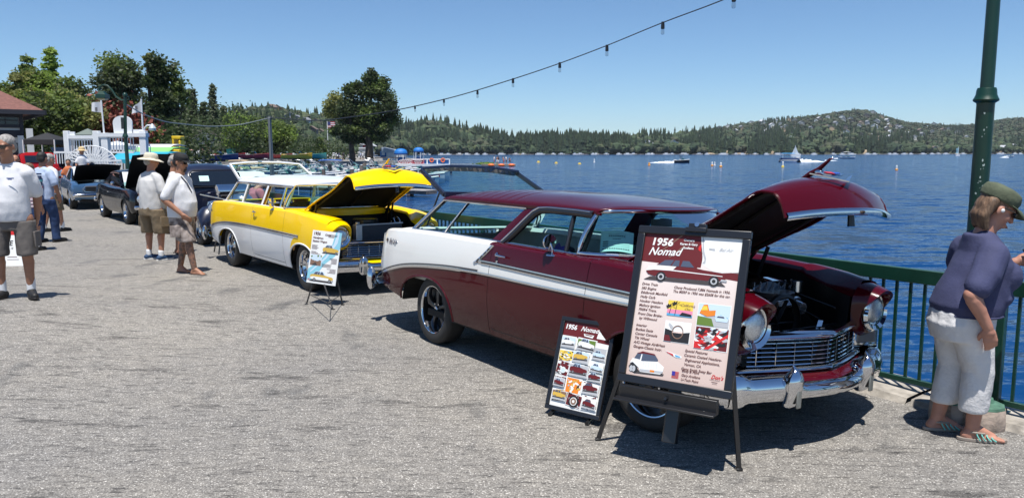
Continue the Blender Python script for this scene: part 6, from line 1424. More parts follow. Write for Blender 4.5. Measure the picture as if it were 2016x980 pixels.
def sandal_foot(mb, a, dirx, s=1.):
 """bare foot from ankle a (at height .07) towards dirx"""
 a = Vector(a); d = Vector(dirx).normalized(); y = Vector((-d.y, d.x, 0)); z0 = .022
 rcone(mb, a + Vector((0, 0, -.005)), a - d * .035 + Vector((0, 0, z0 + .012 - a.z)), .036 * s, .030 * s); rcone(mb, a + d * .01, a + d * .115 * s + Vector((0, 0, z0 + .008 - a.z)), .036 * s, .024 * s)
 for k in range(-1, 2): rcone(mb, a - d * .03 + Vector((0, 0, z0 + .006 - a.z)) + y * k * .008, a + d * .12 * s + y * k * .022 * s + Vector((0, 0, z0 + .004 - a.z)), .024 * s, .018 * s)
 for k in range(5):
  o = (k - 2) * .017 * s; rcone(mb, a + d * .12 * s + y * o + Vector((0, 0, z0 - a.z)), a + d * (.172 - .008 * abs(k - 1.2)) * s + y * o * 1.05 + Vector((0, 0, z0 - .006 - a.z)), .0115 * s, (.012 if k == 0 else .009) * s, 8)
def sole(parent, a, d, m, s=1., th=.022, nm='sole'):
 a = Vector(a); d = Vector(d).normalized(); y = Vector((-d.y, d.x, 0)); P = []
 for i in range(20):
  q = 2 * PI * i / 20; c, sn = math.cos(q), math.sin(q); x = .055 + c * .135; w_ = .040 + .010 * (c > 0) * c; P.append(Vector((a.x, a.y, .002)) + d * x * s + y * sn * w_ * s)
 return MB().prism(P, (0, 0, th)).build(nm, m, parent, bevel=.003)
def shoe(parent, a, d, m, s=1., nm='shoe', sm=None):
 h = MB(); a = Vector(a); d = Vector(d).normalized()
 b = Vector((a.x, a.y, 0)); rcone(h, b - d * .045 + Vector((0, 0, .045)), b + d * .03 + Vector((0, 0, .055)), .040 * s, .044 * s); rcone(h, b + d * .02 + Vector((0, 0, .045)), b + d * .155 * s + Vector((0, 0, .035)), .045 * s, .036 * s); rcone(h, b + d * .0 + Vector((0, 0, .08)), b + d * .0 + Vector((0, 0, .06)), .040 * s, .045 * s)
 o = merge(h, nm, m, parent, .012, 3); sole(parent, a, d, sm or m, s * 1.05, .024); return o
def glasses(parent, M_, s=1., m=LENS):
 mb = MB(); mb.M = M_
 for k in (-1, 1): mb.prism([(.098 - .012 * abs(y / .06), y, z) for y, z in ((k * .006, .034), (k * .032, .038), (k * .060, .032), (k * .060, .008), (k * .045, -.006), (k * .02, -.006), (k * .008, .006))], (.005, 0, 0)); mb.bar((.085, k * .062, .028), (.0, k * .082, .018), .003, .008)
 mb.bar((.099, -.01, .026), (.099, .01, .026), .005, .005, (0, 0, 1)); return mb.build('sunglasses', m, parent, smooth=30)
def hair(parent, M_, m, long=0., top=True, s=1., full=True):
 mb = MB(); mb.M = M_
 if top: mb.ell((-.022, 0, .052), (.098, .083, .083), 20, 12)
 mb.ell((-.055, 0, .0), (.062, .080, .075), 18, 12)
 if long:
  for k in range(-4, 5):
   y = k * .018; chain(mb, [Vector((-.05 - .03 * math.cos(k * .3), y, .02)), Vector((-.085 + .02 * abs(k) * .3, y * 1.1, -.07)), Vector((-.06 + .012 * abs(k), y * 1.15, -.07 - long))], [.03, .026, .012], 8)
 return merge(mb, 'hair', m, parent, .009 if s > .5 else .02, 2, fold=.003, ff=60, fstr=(1, 1, .2))
def P3(*a): return Vector(a)
wm = thing('person', 'woman in navy tee, white cropped trousers and olive cap standing before the lamp post', 'person', (2.89, 4.80, 0), R(-4), scale=1.045)
mb = MB(); hd = P3(.125, 0, 1.40); HM = head(mb, hd, 1.02, turn=-.12, nod=.50)
chain(mb, [P3(.05, 0, 1.21), P3(.095, 0, 1.33)], [.062, .056]); mb.ell((.12, 0, 1.31), (.05, .05, .035))
stack(mb, [(P3(-.05, 0, .80), .10, .12), (P3(.0, 0, 1.0), .10, .12), (P3(.05, 0, 1.15), .06, .11), (P3(.05, 0, 1.24), .05, .06)])
sh = P3(.05, -.162, 1.130); el = P3(-.105, -.245, .925); wr = P3(.0, -.245, .735)
chain(mb, [sh, el, wr], [.044, .044, .030]); rcone(mb, lerp(el, wr, .15), lerp(el, wr, .5), .047, .039); hand(mb, wr, (.28, .05, -1), (-.3, -1, 0), .98, .65, side=-1)
sl = P3(.05, .162, 1.130); e2 = P3(.10, .235, .93); w2 = P3(.335, .12, 1.07); chain(mb, [sl, e2, w2], [.044, .045, .030]); hand(mb, w2, (.7, -.35, .45), (.3, .9, -.4), .95, .6, side=1)
for (hx, y, kx, ax_, az) in ((.0, -.085, .06, .04, .075), (-.02, .085, -.02, -.09, .075)):
 chain(mb, [P3(hx, y, .72), P3(kx, y, .42), P3(ax_, y, az)], [.09, .060, .038]); rcone(mb, P3(lerp(kx, ax_, .3) - .005, y, .33), P3(lerp(kx, ax_, .7), y, .2), .054, .044); sandal_foot(mb, (ax_, y, az), (1, -.12 if y < 0 else .05, 0), 1.)
merge(mb, 'body', SKINR, wm, .0068, 3)
mb = MB(); stack(mb, [(P3(.0, 0, .775), .19, .20), (P3(.0, 0, .83), .205, .21), (P3(.03, 0, .92), .200, .20), (P3(.055, 0, 1.0), .182, .195), (P3(.065, 0, 1.08), .155, .20), (P3(.07, 0, 1.15), .118, .185), (P3(.06, 0, 1.205), .098, .15), (P3(.045, 0, 1.255), .080, .10)], 36)
mb.ell((.155, -.075, 1.01), (.105, .10, .10)); mb.ell((.155, .075, 1.01), (.105, .10, .10)); mb.ell((.085, 0, .88), (.155, .185, .085))
chain(mb, [P3(.05, -.150, 1.145), P3(-.01, -.205, 1.05), P3(-.065, -.236, .975)], [.084, .080, .074]); chain(mb, [P3(.05, .155, 1.145), P3(.045, .21, 1.06), P3(.07, .23, 1.0)], [.090, .082, .075])
for s_ in (-1, 1): rcone(mb, (.055, s_ * .04, 1.22), (.05, s_ * .15, 1.150), .062, .074)
merge(mb, 'tee', NAVY, wm, .009, 3, fold=.006, ff=7, fstr=(1, 1, .8), seed=3)
mb = MB()
for y, z, r_ in ((-.05, 1.03, .026), (-.02, 1.05, .018), (-.06, .985, .02)): mb.ell((.248 - abs(y) * .35, y, z), (.010, r_, r_ * 1.2), 10, 6)
mb.build('tee_print', mat('tee_print_gold', (.55, .36, .14), .8), wm)
mb = MB(); stack(mb, [(P3(-.03, 0, .62), .155, .18), (P3(-.035, 0, .72), .18, .195), (P3(-.005, 0, .82), .170, .185), (P3(.0, 0, .87), .155, .165)], 32); mb.ell((-.105, 0, .74), (.10, .165, .13))
for (hx, y, kx, ax_) in ((-.02, -.085, .050, .030), (-.04, .085, -.01, -.065)):
 stack(mb, [(P3(lerp(kx, ax_, .8) - .0, y, .185), .074, .070), (P3(lerp(kx, ax_, .75), y, .20), .080, .074), (P3(lerp(kx, ax_, .45), y, .30), .082, .076), (P3(kx, y, .43), .086, .080), (P3(lerp(hx, kx, .5), y, .58), .104, .095), (P3(hx, y, .72), .132, .112)], 24)
merge(mb, 'trousers', LINEN, wm, .009, 2, fold=.008, ff=9.5, fstr=(1., 1., .45), seed=9)
MB().tube([P3(.0 + .19 * math.cos(q), .198 * math.sin(q), .778) for q in np.linspace(0, 2 * PI, 40, endpoint=False)], .008, 6, closed=True).build('tee_hem', NAVY, wm)
hair(wm, Matrix.Translation(hd) @ Matrix.Rotation(-.12, 4, 'Z') @ Matrix.Rotation(.50, 4, 'Y') @ Matrix.Scale(1.02, 4), HAIRB, long=.06)
capM = Matrix.Translation(hd) @ Matrix.Rotation(-.12, 4, 'Z') @ Matrix.Rotation(.50, 4, 'Y')
cp_ = holder('cap', wm); mb = MB(); mb.M = capM; stack(mb, [(P3(-.018, 0, .045), .112, .093), (P3(-.020, 0, .085), .116, .096), (P3(-.022, 0, .118), .108, .088), (P3(-.024, 0, .135), .07, .06), (P3(-.024, 0, .140), .02, .02)], 28); merge(mb, 'crown', OLIVE, cp_, .008, 2, fold=.003, ff=22, seed=2)
mb = MB(); mb.M = capM; Pb = []
for i in range(13):
 q = lerp(-1.15, 1.15, i / 12); Pb.append([P3(.095 * math.cos(q) - .018, .090 * math.sin(q), .050), P3(.125 * math.cos(q * .95) - .0, .092 * math.sin(q), .045), P3(.15 + .045 * math.cos(q * 1.3) - .02, .082 * math.sin(q), .022 - .012 * abs(math.sin(q)))])
mb.grid(Pb, flip=False).build('peak', OLIVE, cp_, solid=.005, smooth=60)
glasses(wm, capM @ Matrix.Scale(1.02, 4))
mb = MB(); mb.M = capM; mb.ell((.104, 0, -.064), (.007, .022, .006)); mb.build('lips', LIPS, wm)
MB().ell((-.008 + hd.x - .0, -.088, hd.z + .0), (.012, .006, .012)).build('hearing_aid', SOLE, wm)
MB().tube([P3(.03, -.09, 1.235), P3(.12, -.11, 1.16), P3(.20, -.07, 1.09), P3(.245, -.02, 1.05)], .004, 6).tube([P3(.03, .09, 1.235), P3(.12, .11, 1.16), P3(.20, .07, 1.09), P3(.245, .02, 1.05)], .004, 6).ell((.235, -.055, 1.065), (.008, .022, .02)).ell((.25, -.005, 1.055), (.008, .022, .02)).build('hanging_glasses', LENS, wm)
MB().tube([P3(-.0, .10, 1.235), P3(.10, .135, 1.16), P3(.20, .14, 1.02), P3(.22, .15, .95)], .012, 6).build('bag_strap', BLACKP, wm)
ph = MB().box((0, 0, 0), (.012, .075, .15), rot=(0, -.5, 0)).build('phone', BLACKP, bevel=.005); ph.location = wm.matrix_world @ P3(.40, .06, 1.13); ph.location = Vector((2.89 + .405, 4.78 + .05, 1.14)); tag(ph, 'black phone held up in the hand of the woman at the right edge', 'phone')
for (ax_, y, d) in ((.04, -.085, (1, -.12, 0)), (-.09, .085, (1, .05, 0))):
 s_ = holder('sandal', wm); sole(s_, (ax_, y, 0), d, SANDAL, 1.05, .020)
 D = Vector(d).normalized(); Yv = Vector((-D.y, D.x, 0)); A_ = Vector((ax_, y, 0))
 mb = MB()
 for q in (.03, .06, .09, .118): mb.tube([A_ + D * q + Yv * (.052 * math.cos(t)) + Vector((0, 0, .018 + (.075 - .45 * q) * math.sin(t))) + D * .02 * math.sin(t * 2) for t in np.linspace(0, PI, 9)], .0045, 6)
 mb.build('strap', TEAL, s_); MB().tube([A_ - D * .045 + Vector((0, 0, .055)), A_ - D * .0 + Yv * .042 + Vector((0, 0, .062)), A_ + D * .06 + Yv * .03 + Vector((0, 0, .055))], .007, 6).tube([A_ - D * .045 + Vector((0, 0, .055)), A_ - D * .0 - Yv * .042 + Vector((0, 0, .062)), A_ + D * .06 - Yv * .03 + Vector((0, 0, .055))], .007, 6).build('strap', SANDAL, s_)
def person(label, loc, rz, h=1.8, skin=SKIN, shirt=TEE, bottom=KHAKI, shorts=True, fat=1., stride=.0, toe=(.1, -.1), arm_r=None, arm_l=None, shoes='sneaker', headturn=0., nod=.1, hairm=HAIRG, hat=None, shades=False, vox=.011, legs=None, belly=0., legskin=None, group=None, kneelen=.50, beard=None, lean=0.):
 s = h / 1.8; t = thing('person', label, 'person', loc, rz, group, scale=s); near = vox < .02
 mb = MB(); hd = P3(.03 + lean, 0, 1.66); HM = head(mb, hd, 1.04, headturn, nod)
 chain(mb, [P3(.0 + lean * .8, 0, 1.44), P3(.02 + lean, 0, 1.58)], [.07, .062]); stack(mb, [(P3(0, 0, .92), .09, .12), (P3(0, 0, 1.2), .09, .13), (P3(lean * .7, 0, 1.38), .07, .15), (P3(lean * .8, 0, 1.47), .05, .07)])
 ar = arm_r or [P3(-.05, -.27, 1.14), P3(.02, -.27, .90)]; al = arm_l or [P3(-.05, .27, 1.14), P3(.02, .27, .90)]
 for sd_, (e, w_) in ((-1, ar), (1, al)):
  S_ = P3(lean * .7, sd_ * .18, 1.375); chain(mb, [S_, e, w_], [.048, .046, .030]); rcone(mb, lerp(e, w_, .12), lerp(e, w_, .5), .049, .040); d = (w_ - e).normalized(); hand(mb, w_, d, (0, sd_, 0) if abs(d.y) < .8 else (1, 0, 0), 1., .45, side=sd_)
 feet = legs or [(stride / 2, -.10), (-stride / 2, .10)]
 bm_ = MB()
 for i, (fx, y) in enumerate(feet):
  k = P3(lerp(0, fx, .5) + .03, y, .50); a = P3(fx, y * 1.02, .085)
  chain(mb, [P3(0, y * .9, .88), k, a], [.092, .060, .038]); rcone(mb, lerp(k, a, .22) - P3(.012, 0, 0), lerp(k, a, .55), .058, .046)
  if shoes in ('flop', 'bare'): sandal_foot(mb, a, (1, toe[i], 0), 1.05)
 body = merge(mb, 'body', skin, t, vox, 3)
 if legskin:        # tattooed lower legs: a second skin from the knee down
  m2 = MB()
  for i, (fx, y) in enumerate(feet):
   k = P3(lerp(0, fx, .5) + .03, y, .50); a = P3(fx, y * 1.02, .10); chain(m2, [k, a], [.0615, .041]); rcone(m2, lerp(k, a, .22) - P3(.012, 0, 0), lerp(k, a, .55), .0595, .0475)
  merge(m2, 'tattooed_leg', legskin, t, vox, 2)
 mb = MB(); f = fat
 stack(mb, [(P3(.0, 0, .86), .150 * f + belly * .5, .195 * f), (P3(.0 + belly * .3, 0, .96), .152 * f + belly * .8, .20 * f), (P3(belly * .4 + lean * .3, 0, 1.08), .150 * f + belly, .198 * f), (P3(belly * .2 + lean * .5, 0, 1.24), .145 * f + belly * .3, .205 * f), (P3(lean * .7, 0, 1.35), .122 * f, .20 * f), (P3(lean * .7, 0, 1.42), .088, .155), (P3(lean * .8, 0, 1.485), .065, .095)], 30)
 for sd_, (e, w_) in ((-1, ar), (1, al)):
  rcone(mb, P3(lean * .8, sd_ * .045, 1.45), P3(lean * .7, sd_ * .16, 1.40), .062, .072)
  S_ = P3(lean * .7, sd_ * .168, 1.375); chain(mb, [S_, lerp(S_, e, .5) + P3(0, sd_ * .01, 0), lerp(S_, e, .82)], [.084, .078, .073])
 merge(mb, 'tee', shirt, t, max(vox, .011), 2, fold=.009 if near else .007, ff=7, fstr=(1, 1, .45), seed=hash(label) % 17)
 mb = MB(); stack(mb, [(P3(-.01, 0, .76), .15 * f, .185 * f), (P3(-.01, 0, .88), .155 * f, .185 * f), (P3(0, 0, .98), .140 * f + belly * .4, .178 * f)], 26)
 for i, (fx, y) in enumerate(feet):
  kx = lerp(0, fx, .5) + .03
  if shorts: stack(mb, [(P3(kx * .95, y * 1.02, kneelen), .105 * f, .102 * f), (P3(kx * .9, y, kneelen + .02), .112 * f, .108 * f), (P3(kx * .5, y * .95, .68), .120 * f, .112 * f), (P3(0, y * .85, .86), .13 * f, .115 * f)], 22)
  else: stack(mb, [(P3(fx - .01, y * 1.02, .06), .078, .07), (P3(lerp(kx, fx, .5), y, .28), .078, .072), (P3(kx, y, .50), .088, .082), (P3(kx * .5, y * .95, .68), .105 * f, .098 * f), (P3(0, y * .85, .86), .125 * f, .11 * f)], 22)
 merge(mb, 'shorts' if shorts else 'trousers', bottom, t, max(vox, .011), 2, fold=.010 if near else 0, ff=8, fstr=(1, 1, .5), seed=5)
 if shorts and near:
  for i, (fx, y) in enumerate(feet):
   sd_ = 1 if y > 0 else -1; MB().box((.01, y + sd_ * .115 * f, .66), (.16, .02, .17), rot=(.06 * sd_, 0, 0)).build('pocket', bottom, t, bevel=.006)
 for i, (fx, y) in enumerate(feet):
  d = (1, toe[i], 0)
  if shoes == 'flop': sole(t, (fx, y * 1.02, 0), d, FLOP, 1.08, .016, 'flip_flop')
  elif shoes == 'sneaker': shoe(t, (fx, y * 1.02, 0), d, SHOEN, 1.1, sm=SOLE)
  elif shoes == 'black': shoe(t, (fx, y * 1.02, 0), d, SHOEB, 1.12, sm=SHOEB)
  if shoes in ('sneaker', 'black') and shorts: m2 = MB(); rcone(m2, (fx, y * 1.02, .20 if shoes == 'black' else .15), (fx, y * 1.02, .08), .047, .045); merge(m2, 'sock', SOCK, t, max(.012, vox), 1)
 if hairm: hair(t, HM, hairm, top=hat is None, s=1 if near else .3)
 if shades: glasses(t, HM)
 if hat == 'bucket':
  hh = holder('hat', t); mb = MB(); mb.M = HM; stack(mb, [(P3(-.012, 0, .04), .112, .095), (P3(-.014, 0, .10), .105, .088), (P3(-.015, 0, .135), .085, .07), (P3(-.015, 0, .142), .03, .03)], 26); merge(mb, 'crown', BEIGE, hh, .010, 2, fold=.003, ff=20)
  mb = MB(); mb.M = HM; Pb = [[P3(-.012 + r_ * math.cos(q) * 1.1, r_ * math.sin(q), .045 - (r_ - .10) * .42 + .006 * math.sin(3 * q)) for r_ in (.098, .135, .180)] for q in np.linspace(0, 2 * PI, 33)]; mb.grid(Pb).build('brim', BEIGE, hh, solid=.005, smooth=60)
 if hat == 'cap':
  hh = holder('cap', t); mb = MB(); mb.M = HM; stack(mb, [(P3(-.010, 0, .035), .108, .090), (P3(-.010, 0, .09), .106, .089), (P3(-.015, 0, .125), .085, .072), (P3(-.02, 0, .14), .03, .03)], 26); merge(mb, 'crown', BLACKC, hh, .010, 2)
  mb = MB(); mb.M = HM; Pb = [[P3(.09 * math.cos(q) - .01, .085 * math.sin(q), .045), P3(.115 + .065 * math.cos(q * 1.2), .078 * math.sin(q), .038)] for q in np.linspace(-1.1, 1.1, 11)]; mb.grid(Pb).build('peak', BLACKC, hh, solid=.005)
 if beard:
  mb = MB(); mb.M = HM; rcone(mb, (.088, 0, -.078), (.075, 0, -.112), .020, .016); mb.ell((.097, 0, -.047), (.008, .026, .006)); merge(mb, 'beard', beard, t, .008, 1, fold=.002, ff=60)
 return t, HM
L0 = Vector((-5.78, 8.72, 0)); L0.z = ground_z(L0.x, L0.y)
L0.x += .10; ml, HM = person('grey haired man in white tee, grey shorts and black shoes at the left edge', L0, R(-78), 1.86, SKIND, TEE, GREYS, fat=.93, belly=.03, shoes='black', headturn=-.25, nod=.12, hairm=HAIRG, shades=True, legs=[(.02, -.15), (.0, .13)], toe=(-.1, .55), kneelen=.48, arm_l=[P3(-.10, .23, 1.13), P3(-.13, .20, .90)], arm_r=[P3(-.08, -.25, 1.13), P3(-.02, -.25, .90)], vox=.009)
mb = MB(); mb.box((.172, .075, 1.33), (.004, .07, .012)).box((.172, .07, 1.318), (.004, .04, .01)).build('chest_logo', mat('logo_navy', (.04, .08, .25), .8), ml)
mt, HM = person('man in white tee, camouflage shorts and black cap walking right in flip-flops, legs tattooed', at(364, 537, 11.45) * 1, R(-8), 1.80, SKIND, TEE, CAMO, fat=1.08, belly=.05, shoes='flop', legs=[(.21, -.09), (-.13, .10)], toe=(-.1, -.25), headturn=-.1, nod=.22, hairm=HAIRD, hat='cap', shades=True, beard=HAIRD, legskin=TAT, arm_r=[P3(-.10, -.27, 1.13), P3(.13, -.22, .92)], kneelen=.50, vox=.0105)
mt.location.z = 0
MB().tube([P3(.07, -.08, 1.46), P3(.15, -.06, 1.36), P3(.19, -.02, 1.22)], .008, 5).build('lanyard', BLACKP, mt)
mh, HM = person('man in beige bucket hat, pale tee and khaki cargo shorts seen from behind', at(306, 507, 12.95) * 1, R(62), 1.80, SKIN, TEEG, KHAKI, fat=1.12, belly=.02, shoes='sneaker', legs=[(.0, -.15), (.0, .15)], toe=(-.1, -.6), headturn=-.6, nod=.15, hairm=HAIRG, hat='bucket', arm_l=[P3(.0, .29, 1.13), P3(.12, .24, .90)], arm_r=[P3(.0, -.29, 1.13), P3(.16, -.20, .95)], kneelen=.46, vox=.0105); mh.location.z = 0
mg, HM = person('grey haired man in sunglasses half hidden behind the man in the bucket hat', at(350, 503, 13.75) * 1, R(20), 1.76, SKIND, TEEG, KHAKI, shoes='flop', headturn=-.5, nod=.35, hairm=HAIRG, shades=True, legs=[(.05, -.12), (.0, .12)], toe=(-.3, .1), vox=.012, kneelen=.52); mg.location.z = 0
mj, HM = person('dark haired man in printed pale blue tee and blue jeans, his back turned', at(93, 467, 15.5) * 1, R(75), 1.82, SKIND, TEEB, JEANS, shorts=False, fat=1.0, shoes='black', legs=[(.10, -.13), (-.08, .10)], toe=(-.2, .1), headturn=.15, nod=.1, hairm=HAIRD, arm_r=[P3(.02, -.27, 1.15), P3(.10, -.26, .92)], arm_l=[P3(.08, .25, 1.14), P3(.28, .20, 1.05)], vox=.012); mj.location.z = 0
rp = random.Random(8); PRM = [mat('print_dark', (.02, .04, .10), .8), mat('print_dull_red', (.35, .05, .04), .8), mat('print_dull_teal', (.05, .22, .25), .8)]
for (z, hh, wd, m_) in ((1.37, .03, .24, PRM[0]), (1.30, .07, .26, PRM[0]), (1.24, .04, .28, PRM[2]), (1.18, .06, .24, PRM[0]), (1.10, .07, .26, PRM[1]), (1.05, .03, .22, PRM[0])): MB().box((-.156, rp.uniform(-.01, .01), z), (.03, wd, hh)).build('back_print', m_, mj, smooth=0)
ms, HM = person('woman in striped top and denim shorts partly hidden between two men at left', at(68, 492, 14.2) * 1, R(70), 1.62, SKIN, STRIPE, JEANS, fat=.92, shoes='black', legs=[(.0, -.09), (.04, .09)], hairm=HAIRB, vox=.013, kneelen=.52); ms.location.z = 0
for k in range(7): MB().tube([P3(.158 * .92 * math.cos(q), .205 * .92 * math.sin(q), .92 + k * .07) for q in np.linspace(0, 2 * PI, 24, endpoint=False)], .009, 4, closed=True).build('stripe', TEE, ms)
mw, HM = person('grey haired man in white tee walking beyond the man in jeans', at(106, 452, 17.6) * 1, R(60), 1.78, SKIN, TEE, KHAKI, shoes='black', legs=[(.15, -.10), (-.15, .10)], hairm=HAIRG, nod=.25, vox=.014); mw.location.z = 0
mr_, HM = person('bald sunburnt man behind the red truck at the far left', at(40, 440, 17.9) * 1, R(-60), 1.76, SKIND, mat('dark_tee', (.02, .02, .025), .9), GREYS, shoes='black', hairm=None, vox=.014); mr_.location.z = 0
mp = thing('person', 'person in faded pink shirt seated by the railing, seen through the yellow wagon windows', 'person', at(507, 435, 16.4) * 1, R(40)); mp.location.z = 0
mb = MB(); head(mb, (.22, .0, 1.17), 1.0, 0, .9); chain(mb, [P3(.0, 0, 1.02), P3(.14, 0, 1.12)], [.07, .06]); stack(mb, [(P3(0, 0, .45), .14, .17), (P3(.0, 0, .75), .13, .18), (P3(.0, 0, 1.0), .09, .17)])
for s_ in (-1, 1): chain(mb, [P3(.0, s_ * .2, .98), P3(.08, s_ * .28, .72), P3(.30, s_ * .2, .62)], [.058, .047, .03]); hand(mb, P3(.30, s_ * .2, .62), (1, 0, -.1), (0, 0, 1), 1, .4, s_); chain(mb, [P3(.0, s_ * .1, .48), P3(.45, s_ * .12, .48), P3(.42, s_ * .12, .1)], [.09, .06, .04])
merge(mb, 'body', SKIN, mp, .014, 3)
mb = MB(); stack(mb, [(P3(-.02, 0, .48), .17, .21), (P3(-.02, 0, .75), .18, .23), (P3(.0, 0, .95), .14, .22), (P3(.03, 0, 1.04), .09, .14)]); [chain(mb, [P3(.0, s_ * .18, .97), P3(.06, s_ * .26, .80)], [.09, .08]) for s_ in (-1, 1)]
merge(mb, 'shirt', mat('pink_shirt', (.45, .16, .19), .9), mp, .014, 2, fold=.006, ff=7)
MB().box((0, 0, .40), (.45, .45, .04)).bar((-.2, -.2, 0), (-.2, -.2, .4), .03, .03).bar((.2, -.2, 0), (.2, -.2, .4), .03, .03).bar((-.2, .2, 0), (-.2, .2, .4), .03, .03).bar((.2, .2, 0), (.2, .2, .4), .03, .03).build('stool', BLACKM, mp)
hair(mp, Matrix.Translation((.22, 0, 1.17)) @ Matrix.Rotation(.9, 4, 'Y'), HAIRG, s=.4)
# ================================================================ LEFT BACKGROUND: TREES
def leafmat(name, col):
 m = mat(name, col, .6, var=.4, vscale=.9); n = m.node_tree.nodes; L = m.node_tree.links; b = n['Principled BSDF']; o = n['Material Output']; tr = n.new('ShaderNodeBsdfTranslucent'); mx = n.new('ShaderNodeMixShader'); mx.inputs[0].default_value = .5
 L.new(b.inputs['Base Color'].links[0].from_socket, tr.inputs[0]); L.new(b.outputs[0], mx.inputs[1]); L.new(tr.outputs[0], mx.inputs[2]); L.new(mx.outputs[0], o.inputs[0]); return m
LEAF = [leafmat('leaf_dark', (.055, .082, .028)), leafmat('leaf_mid', (.145, .20, .048)), leafmat('leaf_bright', (.23, .33, .06)), leafmat('leaf_olive', (.27, .28, .09)), leafmat('leaf_grey_green', (.10, .125, .06))]
BARK = mat('bark', (.075, .055, .04), .95, var=.35, vscale=3, bump=1., bscale=8)
rt = random.Random(33)
def leaves(mb, c, r, n, size, shell=.55):
 c = Vector(c); vs = []; fs = []
 for i in range(n):
  d = Vector((rt.gauss(0, 1), rt.gauss(0, 1), rt.gauss(0, 1))).normalized(); k = (shell + (1 - shell) * rt.random()) * (1 + abs(rt.gauss(0, .22))) ; p = c + Vector((d.x * r[0] * k, d.y * r[1] * k, d.z * r[2] * k))
  a = Vector((rt.gauss(0, 1), rt.gauss(0, 1), rt.gauss(0, .6))).normalized(); b = a.orthogonal().normalized(); b = (b * math.cos(i) + a.cross(b) * math.sin(i)); s_ = size * rt.uniform(.6, 1.4); o = len(vs)
  vs += [p - a * s_ * .6, p + b * s_ * .42, p + a * s_ * .7, p - b * s_ * .42]; fs.append((o, o + 1, o + 2, o + 3))
 mb.add(vs, fs)
def branch(mb, a, b, ra, rb): a = Vector(a); b = Vector(b); m_ = lerp(a, b, .5) + Vector((rt.uniform(-.3, .3), rt.uniform(-.3, .3), .2)); mb.tube([a, m_, b], [ra, (ra + rb) / 2, rb], 7)
def broadleaf(label, u, vb, vt, Y, half, mats, n=5200, lobes=26, leaf=.30, trunk_frac=.22, vbase=None, wob=.55, group=None, sub=1.):
 """tree whose crown spans rows vt..vb (pixels) and is half pixels wide each way, standing at distance Y"""
 if u > 355 and Y < 100: Y *= 2.45; leaf *= 2.1
 base = at(u, 299, Y); base.z = 0; k = Y / FPX; ht = (HORIZ - vt) * k + CAMH; zb = max(1.2, (HORIZ - vb) * k + CAMH); rx = half * k
 t = thing('tree', label, 'tree', base, 0, group); ms_ = mats; mbs = [MB() for _ in ms_]; tr = MB(); zc = (ht + zb) / 2; rz_ = (ht - zb) / 2
 tr.tube([(0, 0, -.3), (.1, 0, zc * .5), (0, .1, zc), (.05, 0, lerp(zc, ht, .6))], [ht * .022, ht * .018, ht * .012, ht * .004], 9)
 for i in range(lobes):
  for _ in range(9):
   x, y, z = rt.uniform(-1, 1), rt.uniform(-1, 1), rt.uniform(-1, 1)
   if x * x + y * y + z * z < 1: break
  w_ = 1 - .25 * max(0, z); s_ = rt.uniform(.26, .50) * min(rx, rz_) * 1.15; c = Vector((x * (rx - s_ * .6) * w_, y * (rx - s_ * .6) * w_ * .8, zc + z * (rz_ - s_ * .6)))
  j = (i * 7 + int(z * 3)) % len(mbs); leaves(mbs[j], c, (s_ * 1.15, s_ * 1.15, s_ * .85), int(n * 1.7) // lobes, leaf * .74, wob * .6)
  if i % 2 == 0: branch(tr, (0, 0, lerp(zb * .7, zc, rt.random())), c, ht * .007, .03)
 tr.build('trunk', BARK, t, smooth=40)
 for mb, m_ in zip(mbs, ms_):
  if mb.v: mb.build('crown', m_, t, smooth=0)
 return t
def conifer(label, u, vt, Y, half, m_, n=2600, vb=300, leaf=.32, group=None, bare=.12, lean=0.):
 if u > 355: Y *= 2.35; leaf *= 2.2
 base = at(u, 299, Y); base.z = 0; k = Y / FPX; ht = (HORIZ - vt) * k + CAMH; r = half * k; t = thing('pine_tree', label, 'tree', base, 0, group)
 tr = MB(); tr.tube([(0, 0, -.3), (0, 0, ht * .5), (0, 0, ht * .98)], [ht * .016, ht * .011, .03], 8); mb = MB(); tiers = min(30, int(ht / .75))
 for i in range(tiers):
  f = bare + (1 - bare) * i / tiers; z = ht * f; rr = r * (1 - f) ** .75 * rt.uniform(.75, 1.1) + .12; nb = 6
  for b in range(nb):
   a = rt.uniform(0, 2 * PI); tip = Vector((math.cos(a) * rr, math.sin(a) * rr, z - rr * .25)); tr.tube([(0, 0, z), tip], [.035, .01], 4)
   for q in range(max(3, n // (tiers * nb))):
    g = rt.random() ** .7; js = leaf * .4; p = lerp(Vector((0, 0, z)), tip, g) + Vector((rt.gauss(0, js), rt.gauss(0, js), rt.gauss(0, js * .8) - js * .6)); leaves(mb, p, (.1, .1, .06), 1, leaf * (1.1 - .4 * f))
 tr.build('trunk', BARK, t, smooth=40); mb.build('crown', m_, t, smooth=0); return t
D_, Mi, Br, Ol, Gg = LEAF
broadleaf('wide olive green tree overhanging the railed deck right of the half-timbered building', 118, 288, 175, 56, 82, [Ol, Mi, Ol, D_], 11000, 44, .28)
broadleaf('olive yellow tree filling the gap between the two spired conifers', 84, 260, 134, 64, 46, [Ol, Mi, Br], 5200, 26, .28)
conifer('light green spired conifer, tallest above the half-timbered building', 112, 92, 66, 34, Br, 4200, bare=.25)
conifer('light green conifer left of the tallest spire above the brown roof', 66, 106, 68, 36, Mi, 4000, bare=.2)
broadleaf('olive tree rising directly behind the end of the brown roof', 40, 240, 138, 62, 34, [Ol, Mi], 4200, 20, .28)
broadleaf('dark tree cut off by the left edge above the brown roof', -8, 230, 128, 60, 22, [Mi, D_], 3000, 14, .28)
broadleaf('bushy green tree between the brown roof and the left lamp post', 160, 290, 150, 64, 40, [Mi, Ol, D_], 5200, 24, .28)
